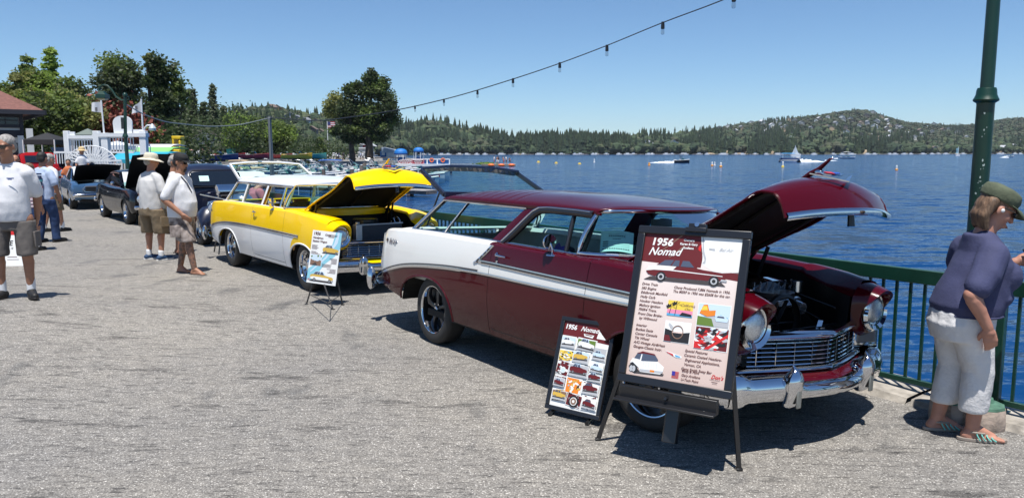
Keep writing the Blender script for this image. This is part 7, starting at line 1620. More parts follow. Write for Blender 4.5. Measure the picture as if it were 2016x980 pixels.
broadleaf('tall airy sycamore behind the arched white board', 246, 280, 96, 74, 56, [Gg, D_, Mi, Gg], 6800, 40, .33, wob=.35)
broadleaf('tall narrow ivy covered tree, darkest of the group right of the airy sycamore', 322, 298, 108, 72, 30, [D_, Gg, D_], 7600, 34, .30)
broadleaf('thin spray of branches at the right of the ivy covered tree', 352, 240, 118, 73, 30, [Gg, Mi], 1300, 26, .34, wob=.2)
broadleaf('round brown clump high on the left shoulder of the ivy covered tree', 300, 125, 108, 72, 10, [Ol], 500, 5, .26)
broadleaf('dark leafy tree low behind the flags', 200, 292, 205, 68, 36, [D_, Gg], 3600, 20, .30)
broadleaf('yellow green shrubby tree under the right flag', 290, 296, 245, 60, 30, [Ol, Mi], 2600, 16, .26)
conifer('dark spruce right of the ivy covered tree', 384, 176, 78, 24, Gg, 2600)
conifer('slender pine with open whorls standing highest right of the spruces', 424, 168, 80, 18, Gg, 1500, bare=.3)
conifer('short dark spruce between the tall spruce and the slender pine', 404, 200, 76, 22, D_, 2200)
conifer('dark spruce crowding the slender pine on its right', 444, 208, 82, 22, Gg, 2000)
conifer('dark spruce low behind the half-timbered cottage', 368, 205, 84, 26, D_, 2600)
broadleaf('fresh green leafy tree right of the half-timbered cottage', 478, 296, 216, 70, 42, [Mi, Br, D_, Mi], 6800, 34, .28)
broadleaf('pale yellow green round tree beside the string light pole', 548, 300, 236, 76, 38, [Br, Mi, Br], 5200, 30, .30)
broadleaf('small green tree left of the big twin tree', 632, 304, 266, 172, 14, [Mi, D_], 1200, 10, .5)
YT = 145.; k_ = YT / FPX
base = at(712, 299, YT); base.z = 0; t = thing('twin_tree', 'big dark twin trunked tree standing alone on the marina point', 'tree', base)
def px(u, v): p = at(u, v, YT); return Vector((p.x - base.x, 0, p.z))
tr = MB(); tr.tube([px(727, 318), px(727, 290), px(726, 240), px(730, 180), px(735, 150)], [.85, .68, .5, .3, .1], 10); tr.build('trunk', BARK, t); tr = MB(); tr.tube([px(694, 319), px(692, 290), px(690, 240), px(694, 190)], [.60, .48, .35, .12], 9); tr.tube([px(722, 250), px(760, 232), px(776, 228)], [.3, .15, .04], 6); tr.tube([px(690, 250), px(660, 225), px(645, 210)], [.3, .15, .04], 6); tr.build('trunk', BARK, t)
lob = [(735, 150, 9, 10), (722, 158, 9, 9), (748, 170, 13, 14), (718, 178, 12, 12), (735, 185, 20, 16), (758, 195, 15, 14), (770, 212, 12, 12), (748, 215, 22, 18), (728, 215, 22, 20), (765, 232, 16, 14), (742, 242, 22, 14), (718, 245, 18, 14), (736, 262, 20, 12), (755, 252, 14, 10), (775, 240, 6, 8),
       (700, 172, 9, 9), (690, 178, 12, 12), (692, 200, 16, 18), (705, 212, 16, 20), (688, 225, 20, 18), (700, 240, 20, 16), (682, 270, 13, 9), (705, 276, 14, 8), (742, 274, 15, 8), (664, 258, 9, 9), (690, 258, 16, 10), (705, 262, 16, 9), (680, 245, 14, 14)]
mm = [MB(), MB(), MB()]
for i, (u, v, a, b) in enumerate(lob):
 c = px(u, v); c.y = rt.uniform(-1.6, 1.6)
 for q in range(4): cc = c + Vector((rt.uniform(-.6, .6) * a * k_, rt.uniform(-1, 1) * a * k_, rt.uniform(-.6, .6) * b * k_)); leaves(mm[rt.choice([0, 0, 1])], cc, (a * k_ * 1.0, a * k_ * 1.0, b * k_ * .9), 330, .34, .25)
for (u, v, a, b) in ((660, 195, 12, 14), (650, 208, 12, 12), (668, 210, 14, 18), (646, 220, 8, 10), (672, 228, 12, 14), (660, 222, 12, 12)):
 c = px(u, v); leaves(mm[2], c, (a * k_ * 1.2, a * k_ * 1.2, b * k_ * 1.1), 700, .32, .2)
mm[0].build('crown', D_, t, smooth=0); mm[1].build('crown', Mi, t, smooth=0); mm[2].build('crown', Ol, t, smooth=0)
mb = MB()
for (u, v, Y, r) in ((330, 292, 66, 2.4), (350, 288, 68, 2.6), (300, 292, 64, 2.), (455, 298, 74, 1.8), (500, 300, 76, 1.8), (530, 302, 80, 1.8), (560, 303, 88, 2.), (590, 304, 100, 2.2), (150, 292, 62, 2.2), (90, 292, 60, 2.2), (452, 250, 110, 3.2), (345, 262, 86, 3.), (610, 303, 120, 2.4), (660, 304, 130, 2.5)):
 q = 2.4 if u > 355 and Y < 110 else 1.4 if u > 600 else 1.
 p = at(u, v + (4 if q > 2 else 0), Y * q); leaves(mb, (p.x, p.y, max(.8, p.z)), (r * 1.5 * q, r * q, r * q), 900, .3 * q, .4)
mb.build('undergrowth', D_, smooth=0, kind='stuff')
mb = MB()
for i in range(2200):
 u = rt.uniform(-250, 470); D = rt.uniform(200, 420); p = at(u, 299, D); p.z = (D - 186) * .05 + rt.uniform(0, 2); h_ = rt.uniform(5, 10)
 (far_conifer if rt.random() < .4 else far_broad)(mb, p, h_, h_ * (.2 if rt.random() < .4 else .4))
mb.build('wood', FOL[1], smooth=0, kind='stuff')
mb = MB(); mb.grid([[at(u, 299, D) * 1 + Vector((0, 0, -at(u, 299, D).z + (0 if D < 187 else (D - 186) * .05) - (.3 if D < 186 else 0))) for D in (185, 186, 430, 800)] for u in range(-500, 520, 60)], flip=True); mb.build('hillside', HILL, kind='structure')
# ================================================================ half-timbered buildings
PLAS = mat('white_plaster', (.68, .68, .66), .85, var=.06, vscale=2); BEAM = mat('dark_timber', (.022, .024, .035), .7); ROOFB = mat('brown_shingle', (.17, .075, .06), .9, var=.25, vscale=6, bump=.8, bscale=12, stretch=(1, 1, 3)); WGL = mat('building_glass', (.02, .03, .045), .1)
Yb = 44.; b0 = at(50, 299, Yb); b0.z = 0
bld = thing('timbered_building', 'half-timbered white building with brown hipped roof cut off by the left edge', 'building', b0, .66)
def Hz(v, Y=Yb): return CAMH + (HORIZ - v) * Y / FPX
e_, r_ = Hz(221), Hz(172)
MB().box((-11, 6, e_ / 2), (22, 12, e_)).build('wall', PLAS, bld)
P0 = [Vector((1.0, -1.0, e_)), Vector((-23, -1.0, e_)), Vector((-23, 13, e_)), Vector((1.0, 13, e_))]; R0, R1 = Vector((-3.6, 6, r_ + 1.6)), Vector((-18, 6, r_ + 1.6))
MB().face([P0[1], P0[0], R0, R1]).face([P0[0], P0[3], R0]).face([P0[3], P0[2], R1, R0]).face([P0[2], P0[1], R1]).face(P0[::-1]).build('roof', ROOFB, bld, smooth=0)
MB().box((-11, -1.0, e_ - .08), (24, .12, .25)).box((1.0, 6, e_ - .08), (.12, 14, .25)).build('fascia', BEAM, bld)
zf = [Hz(v) for v in (218, 228, 233, 250, 258, 268)]
for z, h_ in ((zf[0], .18), (zf[1] - .05, .2), (zf[3], .18), (zf[4] - .1, .22), (zf[5], .2)): MB().box((-11, -.06, z), (22, .14, h_)).build('beam', BEAM, bld)
for x in np.arange(-21.8, .1, 1.55): MB().box((x, -.07, (e_ + zf[5]) / 2), (.16, .15, e_ - zf[5])).build('beam', BEAM, bld)
for x in np.arange(-21.0, -.5, 1.55):
 w = MB().box((x, -.05, (zf[1] + zf[3]) / 2 - .05), (1.25, .1, zf[1] - zf[3] - .25)).build('window', WGL, bld); MB().box((x, -.12, (zf[1] + zf[3]) / 2 - .05), (.05, .04, zf[1] - zf[3] - .25)).box((x, -.12, (zf[1] + zf[3]) / 2), (1.25, .04, .05)).build('mullion', BEAM, w)
MB().box((-11, -.02, zf[5] / 2 - .2), (21.5, .1, zf[5] - .4)).build('shopfront', WGL, bld)
for x in (-20, -17, -14, -11, -8, -5, -2.6, -.2): MB().box((x, -.15, zf[5] / 2), (.28, .3, zf[5])).build('column', PLAS, bld)
for x in (-.1, -4.2, -8.0): MB().box((x + .2, -1.6, zf[4] * .5), (.3, .3, zf[4] * 1.05)).build('post', PLAS, bld)
Yc = 176.; c0 = at(404, 299, Yc); c0.z = 0; cot = thing('timbered_cottage', 'small half-timbered cottage with dark doorway behind the marina', 'building', c0, .30)
hw = 36 * Yc / FPX; ec = Hz(278, Yc); rc_ = Hz(259, Yc)
mb = MB(); mb.box((0, 2, ec / 2), (hw * 2, 4, ec)); mb.prism([(-hw, 0, ec), (hw, 0, ec), (.4, 0, rc_ + .3)], (0, 4, 0)); mb.build('wall', PLAS, cot, smooth=0)
for s_ in (-1, 1): MB().bar(Vector((s_ * (hw + .5), 1.8, ec - .4)), Vector((.4, 1.8, rc_ + .5)), 5.4, .4, (0, 0, 1)).build('roof', mat('grey_brown_roof', (.10, .085, .07), .9), cot)
for a, b in (((-hw, 0, ec), (hw, 0, ec)), ((-hw * .5, 0, ec), (-hw * .3, 0, rc_ - .1)), ((hw * .45, 0, ec), (hw * .15, 0, rc_)), ((-hw, 0, 0), (-hw, 0, ec)), ((hw, 0, 0), (hw, 0, ec)), ((-hw * .25, 0, 0), (-hw * .25, 0, ec)), ((hw * .3, 0, 0), (hw * .3, 0, ec)), ((hw * .5, 0, .6), (hw * .5, 0, ec)), ((hw * .85, 0, .6), (hw * .85, 0, ec))): MB().bar(Vector(a) + Vector((0, -.05, 0)), Vector(b) + Vector((0, -.05, 0)), .38, .2).build('beam', BEAM, cot)
MB().box((0, -.06, ec * .42), (hw * .48, .1, ec * .82)).build('door', mat('cottage_door', (.05, .02, .02), .6), cot); w = MB().box((hw * .67, -.04, ec * .6), (hw * .3, .08, ec * .45)).build('window', WGL, cot); MB().box((hw * .67, -.1, ec * .6), (hw * .34, .03, .06)).box((hw * .67, -.1, ec * .6), (.06, .03, ec * .47)).build('mullion', PLAS, w)
def canopy(label, u, vt, ve, Y, half, m_, cat='canopy', legs=True, name='pop_up_tent'):
 b = at(u, 299, Y); b.z = 0; o = thing(name, label, cat, b); h1, h0 = Hz(vt, Y), Hz(ve, Y); r = half * Y / FPX; mb = MB(); A = Vector((0, 0, h1)); cs = [Vector((r * x, r * y, h0)) for x, y in ((-1, -1), (1, -1), (1, 1), (-1, 1))]
 for i in range(4): a_, b_ = cs[i], cs[(i + 1) % 4]; mb.face([a_, b_, A]); mb.face([a_, a_ - Vector((0, 0, .25)), b_ - Vector((0, 0, .25)), b_])
 mb.build('canopy', m_, o, smooth=0)
 if legs:
  for c in cs: MB().bar(Vector((c.x, c.y, 0)), c, .05, .05).build('leg', PLAS, o)
 return o
BLKC = mat('black_canvas', (.02, .02, .022), .85); BLUC = mat('blue_canvas', (.01, .12, .38), .7); WHC = mat('white_canvas', (.74, .76, .78), .8); GRC = mat('grey_green_canvas', (.14, .17, .15), .8)
canopy('black pop-up tent before the olive tree right of the half-timbered building', 96, 262, 276, 40, 30, BLKC); canopy('grey green tent peeping over the white deck rail', 176, 254, 266, 42, 18, GRC)
canopy('white pop-up canopy behind the white deck rail', 232, 278, 286, 40, 24, WHC); canopy('bright blue pop-up canopy beside the playground', 347, 284, 291, 100, 18, BLUC)
YELP = mat('playground_yellow', (.75, .52, .02), .5); o = thing('play_structure', 'yellow and lime playground tower under the trees', 'playground', at(352, 299, 60) - Vector((0, 0, CAMH)))
for (x, z, w_, h_, nm) in ((0, 1.0, .6, 2.0, 'tower'), (-.25, 2.3, .15, 1.2, 'post'), (.25, 2.2, .15, 1., 'post'), (0, 2.9, .7, .25, 'roof')): MB().box((x, 0, z), (w_, .8, h_)).build(nm, YELP, o, bevel=.05)
MB().box((.3, -.5, .6), (.5, .3, .8)).build('slide', mat('playground_lime', (.35, .55, .03), .5), o, bevel=.1)
for (u0, w0, m0, lb) in ((300, 60, WHC, 'white awning stand under the trees left of the playground'), (425, 20, mat('teal_panel', (.02, .30, .28), .7), 'teal panel shed right of the cottage')):
 K_ = 1.6 if u0 > 400 else 1.
 o = MB().box((0, 0, 1.2 * K_), (w0 * 60 / FPX * 1.2 * K_, 1.5, .9 * K_)).build('stall', m0, bevel=.03); o.location = at(u0 + (30 if u0 > 400 else 0), 299, 63 * K_ * (1.7 if u0 > 400 else 1)) - Vector((0, 0, CAMH)); tag(o, lb, 'stall')
o = MB();
for i in range(900):
 pass
leaves(o, (0, 0, 0), (3.4, 1.5, 1.9), 2600, .28, .2); o = o.build('red_leaved_tree', mat('red_leaf', (.16, .035, .02), .7, var=.4, vscale=1.5), smooth=0); o.location = at(212, 252, 58); tag(o, 'rust red leaved maple behind the arched white board', 'tree')
# ================================================================ white railed deck, gate with arched board, flags
WP = mat('white_painted_wood', (.72, .73, .74), .6)
Yd = 34.; d0 = at(205, 299, Yd); d0.z = 0; dk = thing('railed_deck', 'white timber deck gate with arched blank board between flagpoles', 'deck', d0)
def dp(u, v, y=0.): p = at(u, v, Yd); return Vector((p.x - d0.x, y, p.z))
for (u, vt, w_) in ((131, 258, .22), (207, 262, .28), (282, 258, .28), (190, 258, .25)): p = dp(u, vt); MB().box((p.x, 0, p.z / 2), (w_, w_, p.z)).build('post', WP, dk, bevel=.02)
MB().box((dp(168, 270).x, 0, dp(168, 270).z), (1.75, .2, .14)).box((dp(243, 266).x, 0, dp(243, 266).z), (2.1, .35, .16)).build('beam', WP, dk)
for (ua, ub, va, vb) in ((134, 188, 275, 306), (211, 262, 270, 300)):
 a, b = dp(ua, va), dp(ub, va); z0 = dp(ua, vb).z; MB().bar(a, b, .06, .08).build('rail', WP, dk); MB().bar(Vector((a.x, 0, z0)), Vector((b.x, 0, z0)), .06, .08).build('rail', WP, dk); n_ = 10 if ua == 134 else 9
 for i in range(n_ + 1): x = lerp(a.x, b.x, i / n_); MB().bar(Vector((x, 0, z0)), Vector((x, 0, a.z)), .03, .03).build('baluster', WP, dk)
for (ua, ub, va, vb, y_) in ((212, 262, 316, 335, -1.), (262, 345, 316, 338, -.6), (120, 180, 300, 322, -.5), (240, 285, 286, 300, .5)):
 a, b = dp(ua, va, y_), dp(ub, va, y_); z0 = max(.05, dp(ua, vb).z); MB().bar(a, b, .06, .08).build('rail', WP, dk); n_ = int((ub - ua) / 5)
 for i in range(n_ + 1): x = lerp(a.x, b.x, i / n_); MB().bar(Vector((x, y_, z0)), Vector((x, y_, a.z)), .03, .03).build('baluster', WP, dk)
MB().box((dp(139, 264).x, .05, dp(140, 264).z), (.32, .06, .20)).box((dp(271, 262).x, .05, dp(271, 260).z), (.40, .06, .22)).build('panel', WP, dk)
A = []; c = dp(241, 246)
for (x, z) in [(-.84, -.42)] + [(.84 * -math.cos(q) * 1.0, .05 + .38 * math.sin(q) ** .8) for q in np.linspace(.02, PI - .02, 17)] + [(.84, -.42)]: A.append(Vector((c.x + x * .5 * (.93 if z < -.1 else 1), 0, c.z + z * .92)))
MB().prism(A, (0, .08, 0)).build('arched_board', WP, dk, smooth=0)
wh = holder('fan_wheel', dk, dp(196, 326, -.6));
for i in range(17): q = lerp(.12, PI - .3, i / 16); MB().bar(Vector((math.cos(q) * .15, 0, math.sin(q) * .15)), Vector((math.cos(q) * 1.1, 0, math.sin(q) * .85)), .045, .045).build('spoke', WP, wh)
MB().tube([Vector((math.cos(q) * 1.1, 0, math.sin(q) * .85)) for q in np.linspace(.1, PI - .3, 20)], .025, 6).tube([Vector((math.cos(q) * .6, 0, math.sin(q) * .48)) for q in np.linspace(.1, PI - .3, 16)], .02, 6).build('rim', WP, wh)
FLG = mat('flag_white', (.62, .63, .65), .9)
for k, (ub, vb, ut, vt, sd_) in enumerate(((207, 266, 199, 198, -1), (281, 262, 278, 195, -1))):
 a, b = at(ub, vb, Yd), at(ut, vt, Yd); o = thing('flag', ['white flag drooping from the left of two white poles over the deck', 'white flag drooping from the right of two white poles over the deck'][k], 'flag', a); b = b - a
 MB().tube([Vector((0, 0, -1.6)), b], .035, 6).build('pole', WP, o); P = []
 for i in range(9):
  f = i / 8; q0 = b + Vector((-f * .42 - .02, .06 * math.sin(f * 7), -.05 - f * (.38 if k else .05))); P.append([q0, q0 + Vector((-.02 * f, .05 * math.sin(f * 5 + 1), -.48 + f * (.25 if k else .12)))])
 MB().grid(P).build('cloth', FLG, o, smooth=60)
 MB().box(b + Vector((-.22, -.05, -.38)), (.12, .01, .16)).build('emblem', mat('flag_emblem', (.12, .12, .13), .9), o)
Yl = 27.5; l0 = at(250, 299, Yl); l0.z = 0; o = thing('lamp_post', 'slim green lamp post with curled arm and hanging lantern over the deck', 'lamp post', l0)
def lpv(u, v): p = at(u, v, Yl); return Vector((p.x - l0.x, 0, p.z))
MB().tube([(0, 0, 0), (0, 0, 1.2), lpv(247, 270), lpv(246, 188)], [.09, .07, .06, .05], 10).lathe([(.05, 0), (.1, .05), (.08, .12), (.05, .18)], 12, c=lpv(247, 272), cap=False).ell(lpv(246, 188), (.08, .08, .1)).build('pole', GREEND, o)
MB().tube([lpv(246, 198), lpv(238, 197), lpv(228, 190), lpv(220, 177), lpv(212, 169), lpv(203, 168), lpv(197, 171), lpv(195, 178)], .035, 8).tube([lpv(247, 192), lpv(253, 190), lpv(254, 196), lpv(249, 197)], .02, 6).build('arm', GREEND, o)
c = lpv(202, 190); MB().box((c.x, 0, c.z), (.34, .34, .14), taper=1.0).build('lantern', GREEND, o, bevel=.01); MB().box((c.x, 0, c.z + .12), (.30, .30, .12), taper=.4).build('lantern_cap', GREEND, o); MB().box((c.x, 0, c.z - .10), (.26, .26, .05)).build('lamp_glass', mat('lamp_amber_glass', (.45, .32, .14), .3), o)
c = lpv(244, 243); MB().box((c.x, -.1, c.z), (.10, .02, .40)).build('sign', BLACKM, o)
p_ = at(298, 299, 42); p_.z = 0; o = thing('lamp_post', 'small white lamp with glass shade on a curved arm right of the flags', 'lamp post', p_)
def l2(u, v): p = at(u, v, 42.); return Vector((p.x - p_.x, 0, p.z))
MB().tube([(-.05, 0, 0), l2(284, 262), l2(285, 252), l2(290, 247), l2(299, 247)], .045, 8).build('pole', WP, o); MB().lathe([(.04, .22), (.10, .14), (.19, -.02), (.17, -.14), (0, -.16)], 14, c=l2(300, 252), cap=False).build('lamp_shade', mat('lamp_grey', (.45, .50, .52), .3), o)
for (u, v, Y, wd, m_, lb) in ((283, 311, 38, 2.5, mat('teal_canvas', (.02, .33, .46), .7), 'bright teal awning with scalloped edge beside the green lamp post'), (297, 300, 44, 2.6, mat('lime_canvas', (.22, .55, .16), .7), 'lime green and white striped boat cover behind the teal awning'), (302, 293, 50, 2.6, WHC, 'white boat cover behind the lime striped one')):
 p = at(u, v, Y); o = thing('awning', lb, 'awning', (p.x, p.y, 0)); P = [[Vector((x * wd / 2, y, p.z + .28 - .25 * (y - .9) ** 2 * .3 - (.1 if y < -.5 else 0))) for y in (-1, -.6, 0, 1, 2)] for x in np.linspace(-1, 1, 9)]
 MB().grid(P, flip=True).build('canopy', m_, o, solid=.02); MB().grid([[P[i][0], P[i][0] - Vector((0, 0, .12 + .08 * (i % 2)))] for i in range(9)]).build('valance', m_, o)
 for x in (-1, 1): MB().bar((x * wd / 2 * .95, -.9, 0), (x * wd / 2 * .95, -.9, p.z), .05, .05).build('pole', WP, o)
Yp = 46.; p0 = at(533, 299, Yp); p0.z = 0; o = thing('utility_pole', 'grey pole carrying the string light cable above the docked boats', 'pole', p0); q = at(532, 229, Yp) - p0; MB().tube([(.05, 0, -1.4), (.0, 0, q.z)], [.14, .10], 10).build('pole', mat('grey_pole', (.16, .17, .17), .7), o); MB().box((0, 0, q.z - .1), (.3, .1, .12)).build('bracket', BLACKM, o)
# ================================================================ STRING LIGHTS
CAB = mat('cable', (.03, .03, .03), .6); BULB = glassmat('bulb_glass', (.85, .85, .85))
def path_pts(P3s, n=14):
 fs_ = [hermite([(i, p[k]) for i, p in enumerate(P3s)]) for k in range(3)]; out = []
 for i in range((len(P3s) - 1) * n + 1): t = i / n; out.append(Vector([f(t) for f in fs_]))
 return out
span = [(533, 232, 46), (650, 236, 33), (780, 217, 24), (874, 196, 19), (1010, 156, 14.5), (1102, 125, 12.3), (1195, 90, 10.6), (1305, 45, 9.2), (1424, 0, 8.1), (1600, -80, 7.0)]
pts = [at(u, v, Y) for u, v, Y in span]
a3, b3 = pts[0], pts[-1]
dx = (b3 - a3); pn = Vector((dx.y, -dx.x, 0)).normalized(); cp3 = []
for u, v, Y in span:
 r = ray(u, v); o_ = Vector((0, 0, CAMH)); t = (a3 - o_).dot(pn) / r.dot(pn); cp3.append(o_ + r * t)
cable = path_pts(cp3, 10); sl_ = thing('string_light_cable', 'string light cable sagging from the marina pole up across the sky', 'string lights', cp3[0])
MB().tube([p - cp3[0] for p in cable], [max(.006, p.y * .0006) for p in cable], 6).build('cable', CAB, sl_)
lab = ['lowest bulb of the string, just right of the big twin tree', 'second bulb from the left on the string lights', 'third bulb from the left on the string lights', 'fourth bulb along the string, over open water', 'fifth bulb along the string lights from the left', 'sixth bulb along the string, third from the right', 'bulb on the string lights second from the top right', 'highest string light bulb, cut off by the top edge']
def bulb(u, v, lb, s=1.):
 r = ray(u, v); o_ = Vector((0, 0, CAMH)); t = (a3 - o_).dot(pn) / r.dot(pn); p = o_ + r * t
 o = thing('light_bulb', lb, 'light bulb', p, 0, 'bulbs on the string lights', scale=s)
 MB().lathe([(.0, .03), (.022, .025), (.026, -.02), (.028, -.07), (.02, -.075), (0, -.075)], 12, cap=False).build('socket', BLACKP, o); MB().lathe([(.02, -.07), (.026, -.10), (.028, -.125), (.020, -.15), (0, -.158)], 12, cap=False).build('glass', BULB, o, smooth=60); MB().tube([(0, 0, -.075), (.006, 0, -.12), (-.004, 0, -.13)], .004, 4).build('filament', CHROMED, o)
for (u, v), lb in zip(((817, 210), (874, 197), (940, 180), (1010, 157), (1102, 126), (1195, 92), (1305, 47), (1445, -8)), lab): bulb(u, v, lb, .8)
far = [(247, 205), (290, 228), (340, 242), (400, 248), (460, 247), (533, 232)]; Pf = []
for i, (u, v) in enumerate(far): f = i / 5; Yf = 1 / lerp(1 / 27.5, 1 / 46., f); Pf.append(at(u, v, Yf))
o = thing('string_light_cable', 'thin cable sagging between the green lamp post and the marina pole', 'string lights', Pf[0]); MB().tube([p - Pf[0] for p in path_pts(Pf, 8)], .022, 5).build('cable', mat('pale_cable', (.30, .32, .30), .6), o)
# ================================================================ MARINA
HULLS = {k: mat('hull_' + k, c, .25, coat=.5) for k, c in dict(white=(.72, .73, .74), cream=(.62, .56, .45), teal=(.03, .34, .34), red=(.42, .02, .03), navy=(.015, .03, .12), black=(.012, .012, .015), yellow=(.70, .45, .02), maroon=(.20, .02, .03)).items()}
CANV = {k: mat('bimini_' + k, c, .8) for k, c in dict(blue=(.02, .09, .32), black=(.02, .02, .024), pink=(.46, .24, .22), white=(.70, .70, .70), sky=(.20, .36, .62), red=(.40, .02, .03), tan=(.42, .32, .20)).items()}
TINT = glassmat('boat_windscreen', (.45, .75, .70)); VINYL = mat('boat_vinyl', (.60, .60, .58), .5); PILE = mat('piling_wood', (.16, .13, .11), .9, var=.3, vscale=6); DKW = mat('dock_planks', (.36, .34, .32), .9, var=.25, vscale=3)
def boat(label, p, rz, L=6.2, hull='white', deck='white', top=None, toph=2.3, tower=False, screen=True, band=None, cover=None, arch=None, group=None, cat='boat', outboard=False):
 t = thing('motorboat', label, cat, p, rz, group); B_ = L * .19; mb = MB(); P = []
 for i in range(13):
  f = i / 12; x = lerp(-L / 2, L / 2, f); w_ = B_ * (1 - max(0, (f - .45) / .55) ** 2.2) + .02; fb = .75 + .28 * f ** 2; ch = .12 + .30 * f ** 3
  P.append([Vector((x, -w_, fb)), Vector((x, -w_ * .93, fb * .55)), Vector((x, -w_ * .75, ch)), Vector((x, 0, -.15 + .5 * max(0, f - .75) ** 1.5)), Vector((x, w_ * .75, ch)), Vector((x, w_ * .93, fb * .55)), Vector((x, w_, fb))])
 mb.grid(P, flip=True); mb.face([P[0][k] for k in range(6, -1, -1)]); mb.build('hull', HULLS[hull], t, smooth=40)
 if band: MB().grid([[r[0] + Vector((0, -.012, -.10)), r[0].lerp(r[1], .8) + Vector((0, -.015, 0))] for r in P[:-1]]).grid([[r[6] + Vector((0, .012, -.10)), r[6].lerp(r[5], .8) + Vector((0, .015, 0))] for r in P[:-1]], flip=True).build('stripe', HULLS[band], t, smooth=60)
 MB().tube([r[0] for r in P] + [r[6] for r in P[::-1]], .03, 5, closed=True).build('rub_rail', BLACKP if hull != 'black' else VINYL, t)
 if cover:
  Pc = [[Vector((r[0].x, y * abs(r[0].y), r[0].z + .03 + .42 * (1 - y * y) * math.sin(PI * min(1, .25 + i / 14)) + .04 * math.sin(i * 2.4 + y * 5))) for y in np.linspace(-1, 1, 7)] for i, r in enumerate(P)]; MB().grid(Pc, flip=True).build('cover', CANV[cover], t, smooth=50)
 else:
  MB().grid([[Vector((r[0].x, y * abs(r[0].y), r[0].z + .10 * (1 - y * y))) for y in np.linspace(-1, 1, 5)] for r in P[7:]], flip=True).build('foredeck', HULLS[deck], t, smooth=50)
  MB().grid([[Vector((r[0].x, y * abs(r[0].y) * .9, .35)) for y in (-1, 1)] for r in P[:8]], flip=True).build('cockpit_floor', VINYL, t)
  MB().box((-L * .42, 0, .75), (L * .12, B_ * 1.7, .30)).build('engine_cover', VINYL if deck == 'white' else HULLS[deck], t, bevel=.05)
  for sy in (-.45, .45): MB().box((-L * .08, sy * B_ * 1.1, .65), (.45, .45, .5)).box((-L * .08 - .2, sy * B_ * 1.1, .95), (.12, .45, .35)).build('seat', VINYL, t, bevel=.05)
  if screen:
   Ps = []
   for i in range(11):
    u = lerp(-1, 1, i / 10); x = L * .09 + .55 * (1 - abs(u) ** 2.2) - .1; Ps.append([Vector((x, u * B_ * .9, 1.0)), Vector((x - .30, u * B_ * .82, 1.42))])
   MB().grid(Ps).build('windscreen', TINT, t, smooth=60); MB().tube([r[1] for r in Ps], .02, 5).build('windscreen_frame', CHROMED, t)
 if top:
  xs_ = np.linspace(-L * .28, L * .14, 8); MB().grid([[Vector((x, y * B_ * .95, toph - .10 * y * y - .06 * ((x + L * .07) / (L * .2)) ** 2)) for y in np.linspace(-1, 1, 6)] for x in xs_], flip=True).build('bimini', CANV[top], t, smooth=60, solid=.03)
  for sy in (-1, 1):
   for x0, x1 in ((-L * .26, -L * .05), (L * .12, -L * .05)): MB().bar((x1, sy * B_, .9), (x0, sy * B_ * .93, toph - .12), .03, .03).build('frame_tube', CHROMED, t)
 if tower:
  mb = MB()
  for sy in (-1, 1): mb.tube([(-L * .02, sy * B_, .95), (-L * .10, sy * B_ * .85, 2.0), (-L * .20, sy * B_ * .8, 2.05)], .035, 6).tube([(L * .12, sy * B_, 1.0), (-L * .08, sy * B_ * .85, 2.0)], .03, 6)
  mb.tube([(-L * .10, -B_ * .85, 2.0), (-L * .10, B_ * .85, 2.0)], .035, 6).tube([(-L * .20, -B_ * .8, 2.05), (-L * .20, B_ * .8, 2.05)], .035, 6); mb.build('tower', arch or CHROMED, t)
 if outboard: MB().box((-L / 2 - .2, 0, .8), (.35, .4, .6)).box((-L / 2 - .2, 0, .3), (.15, .15, .7)).build('outboard_motor', BLACKP, t, bevel=.05)
 return t
def W(u, v): return G(u, v, WZ)
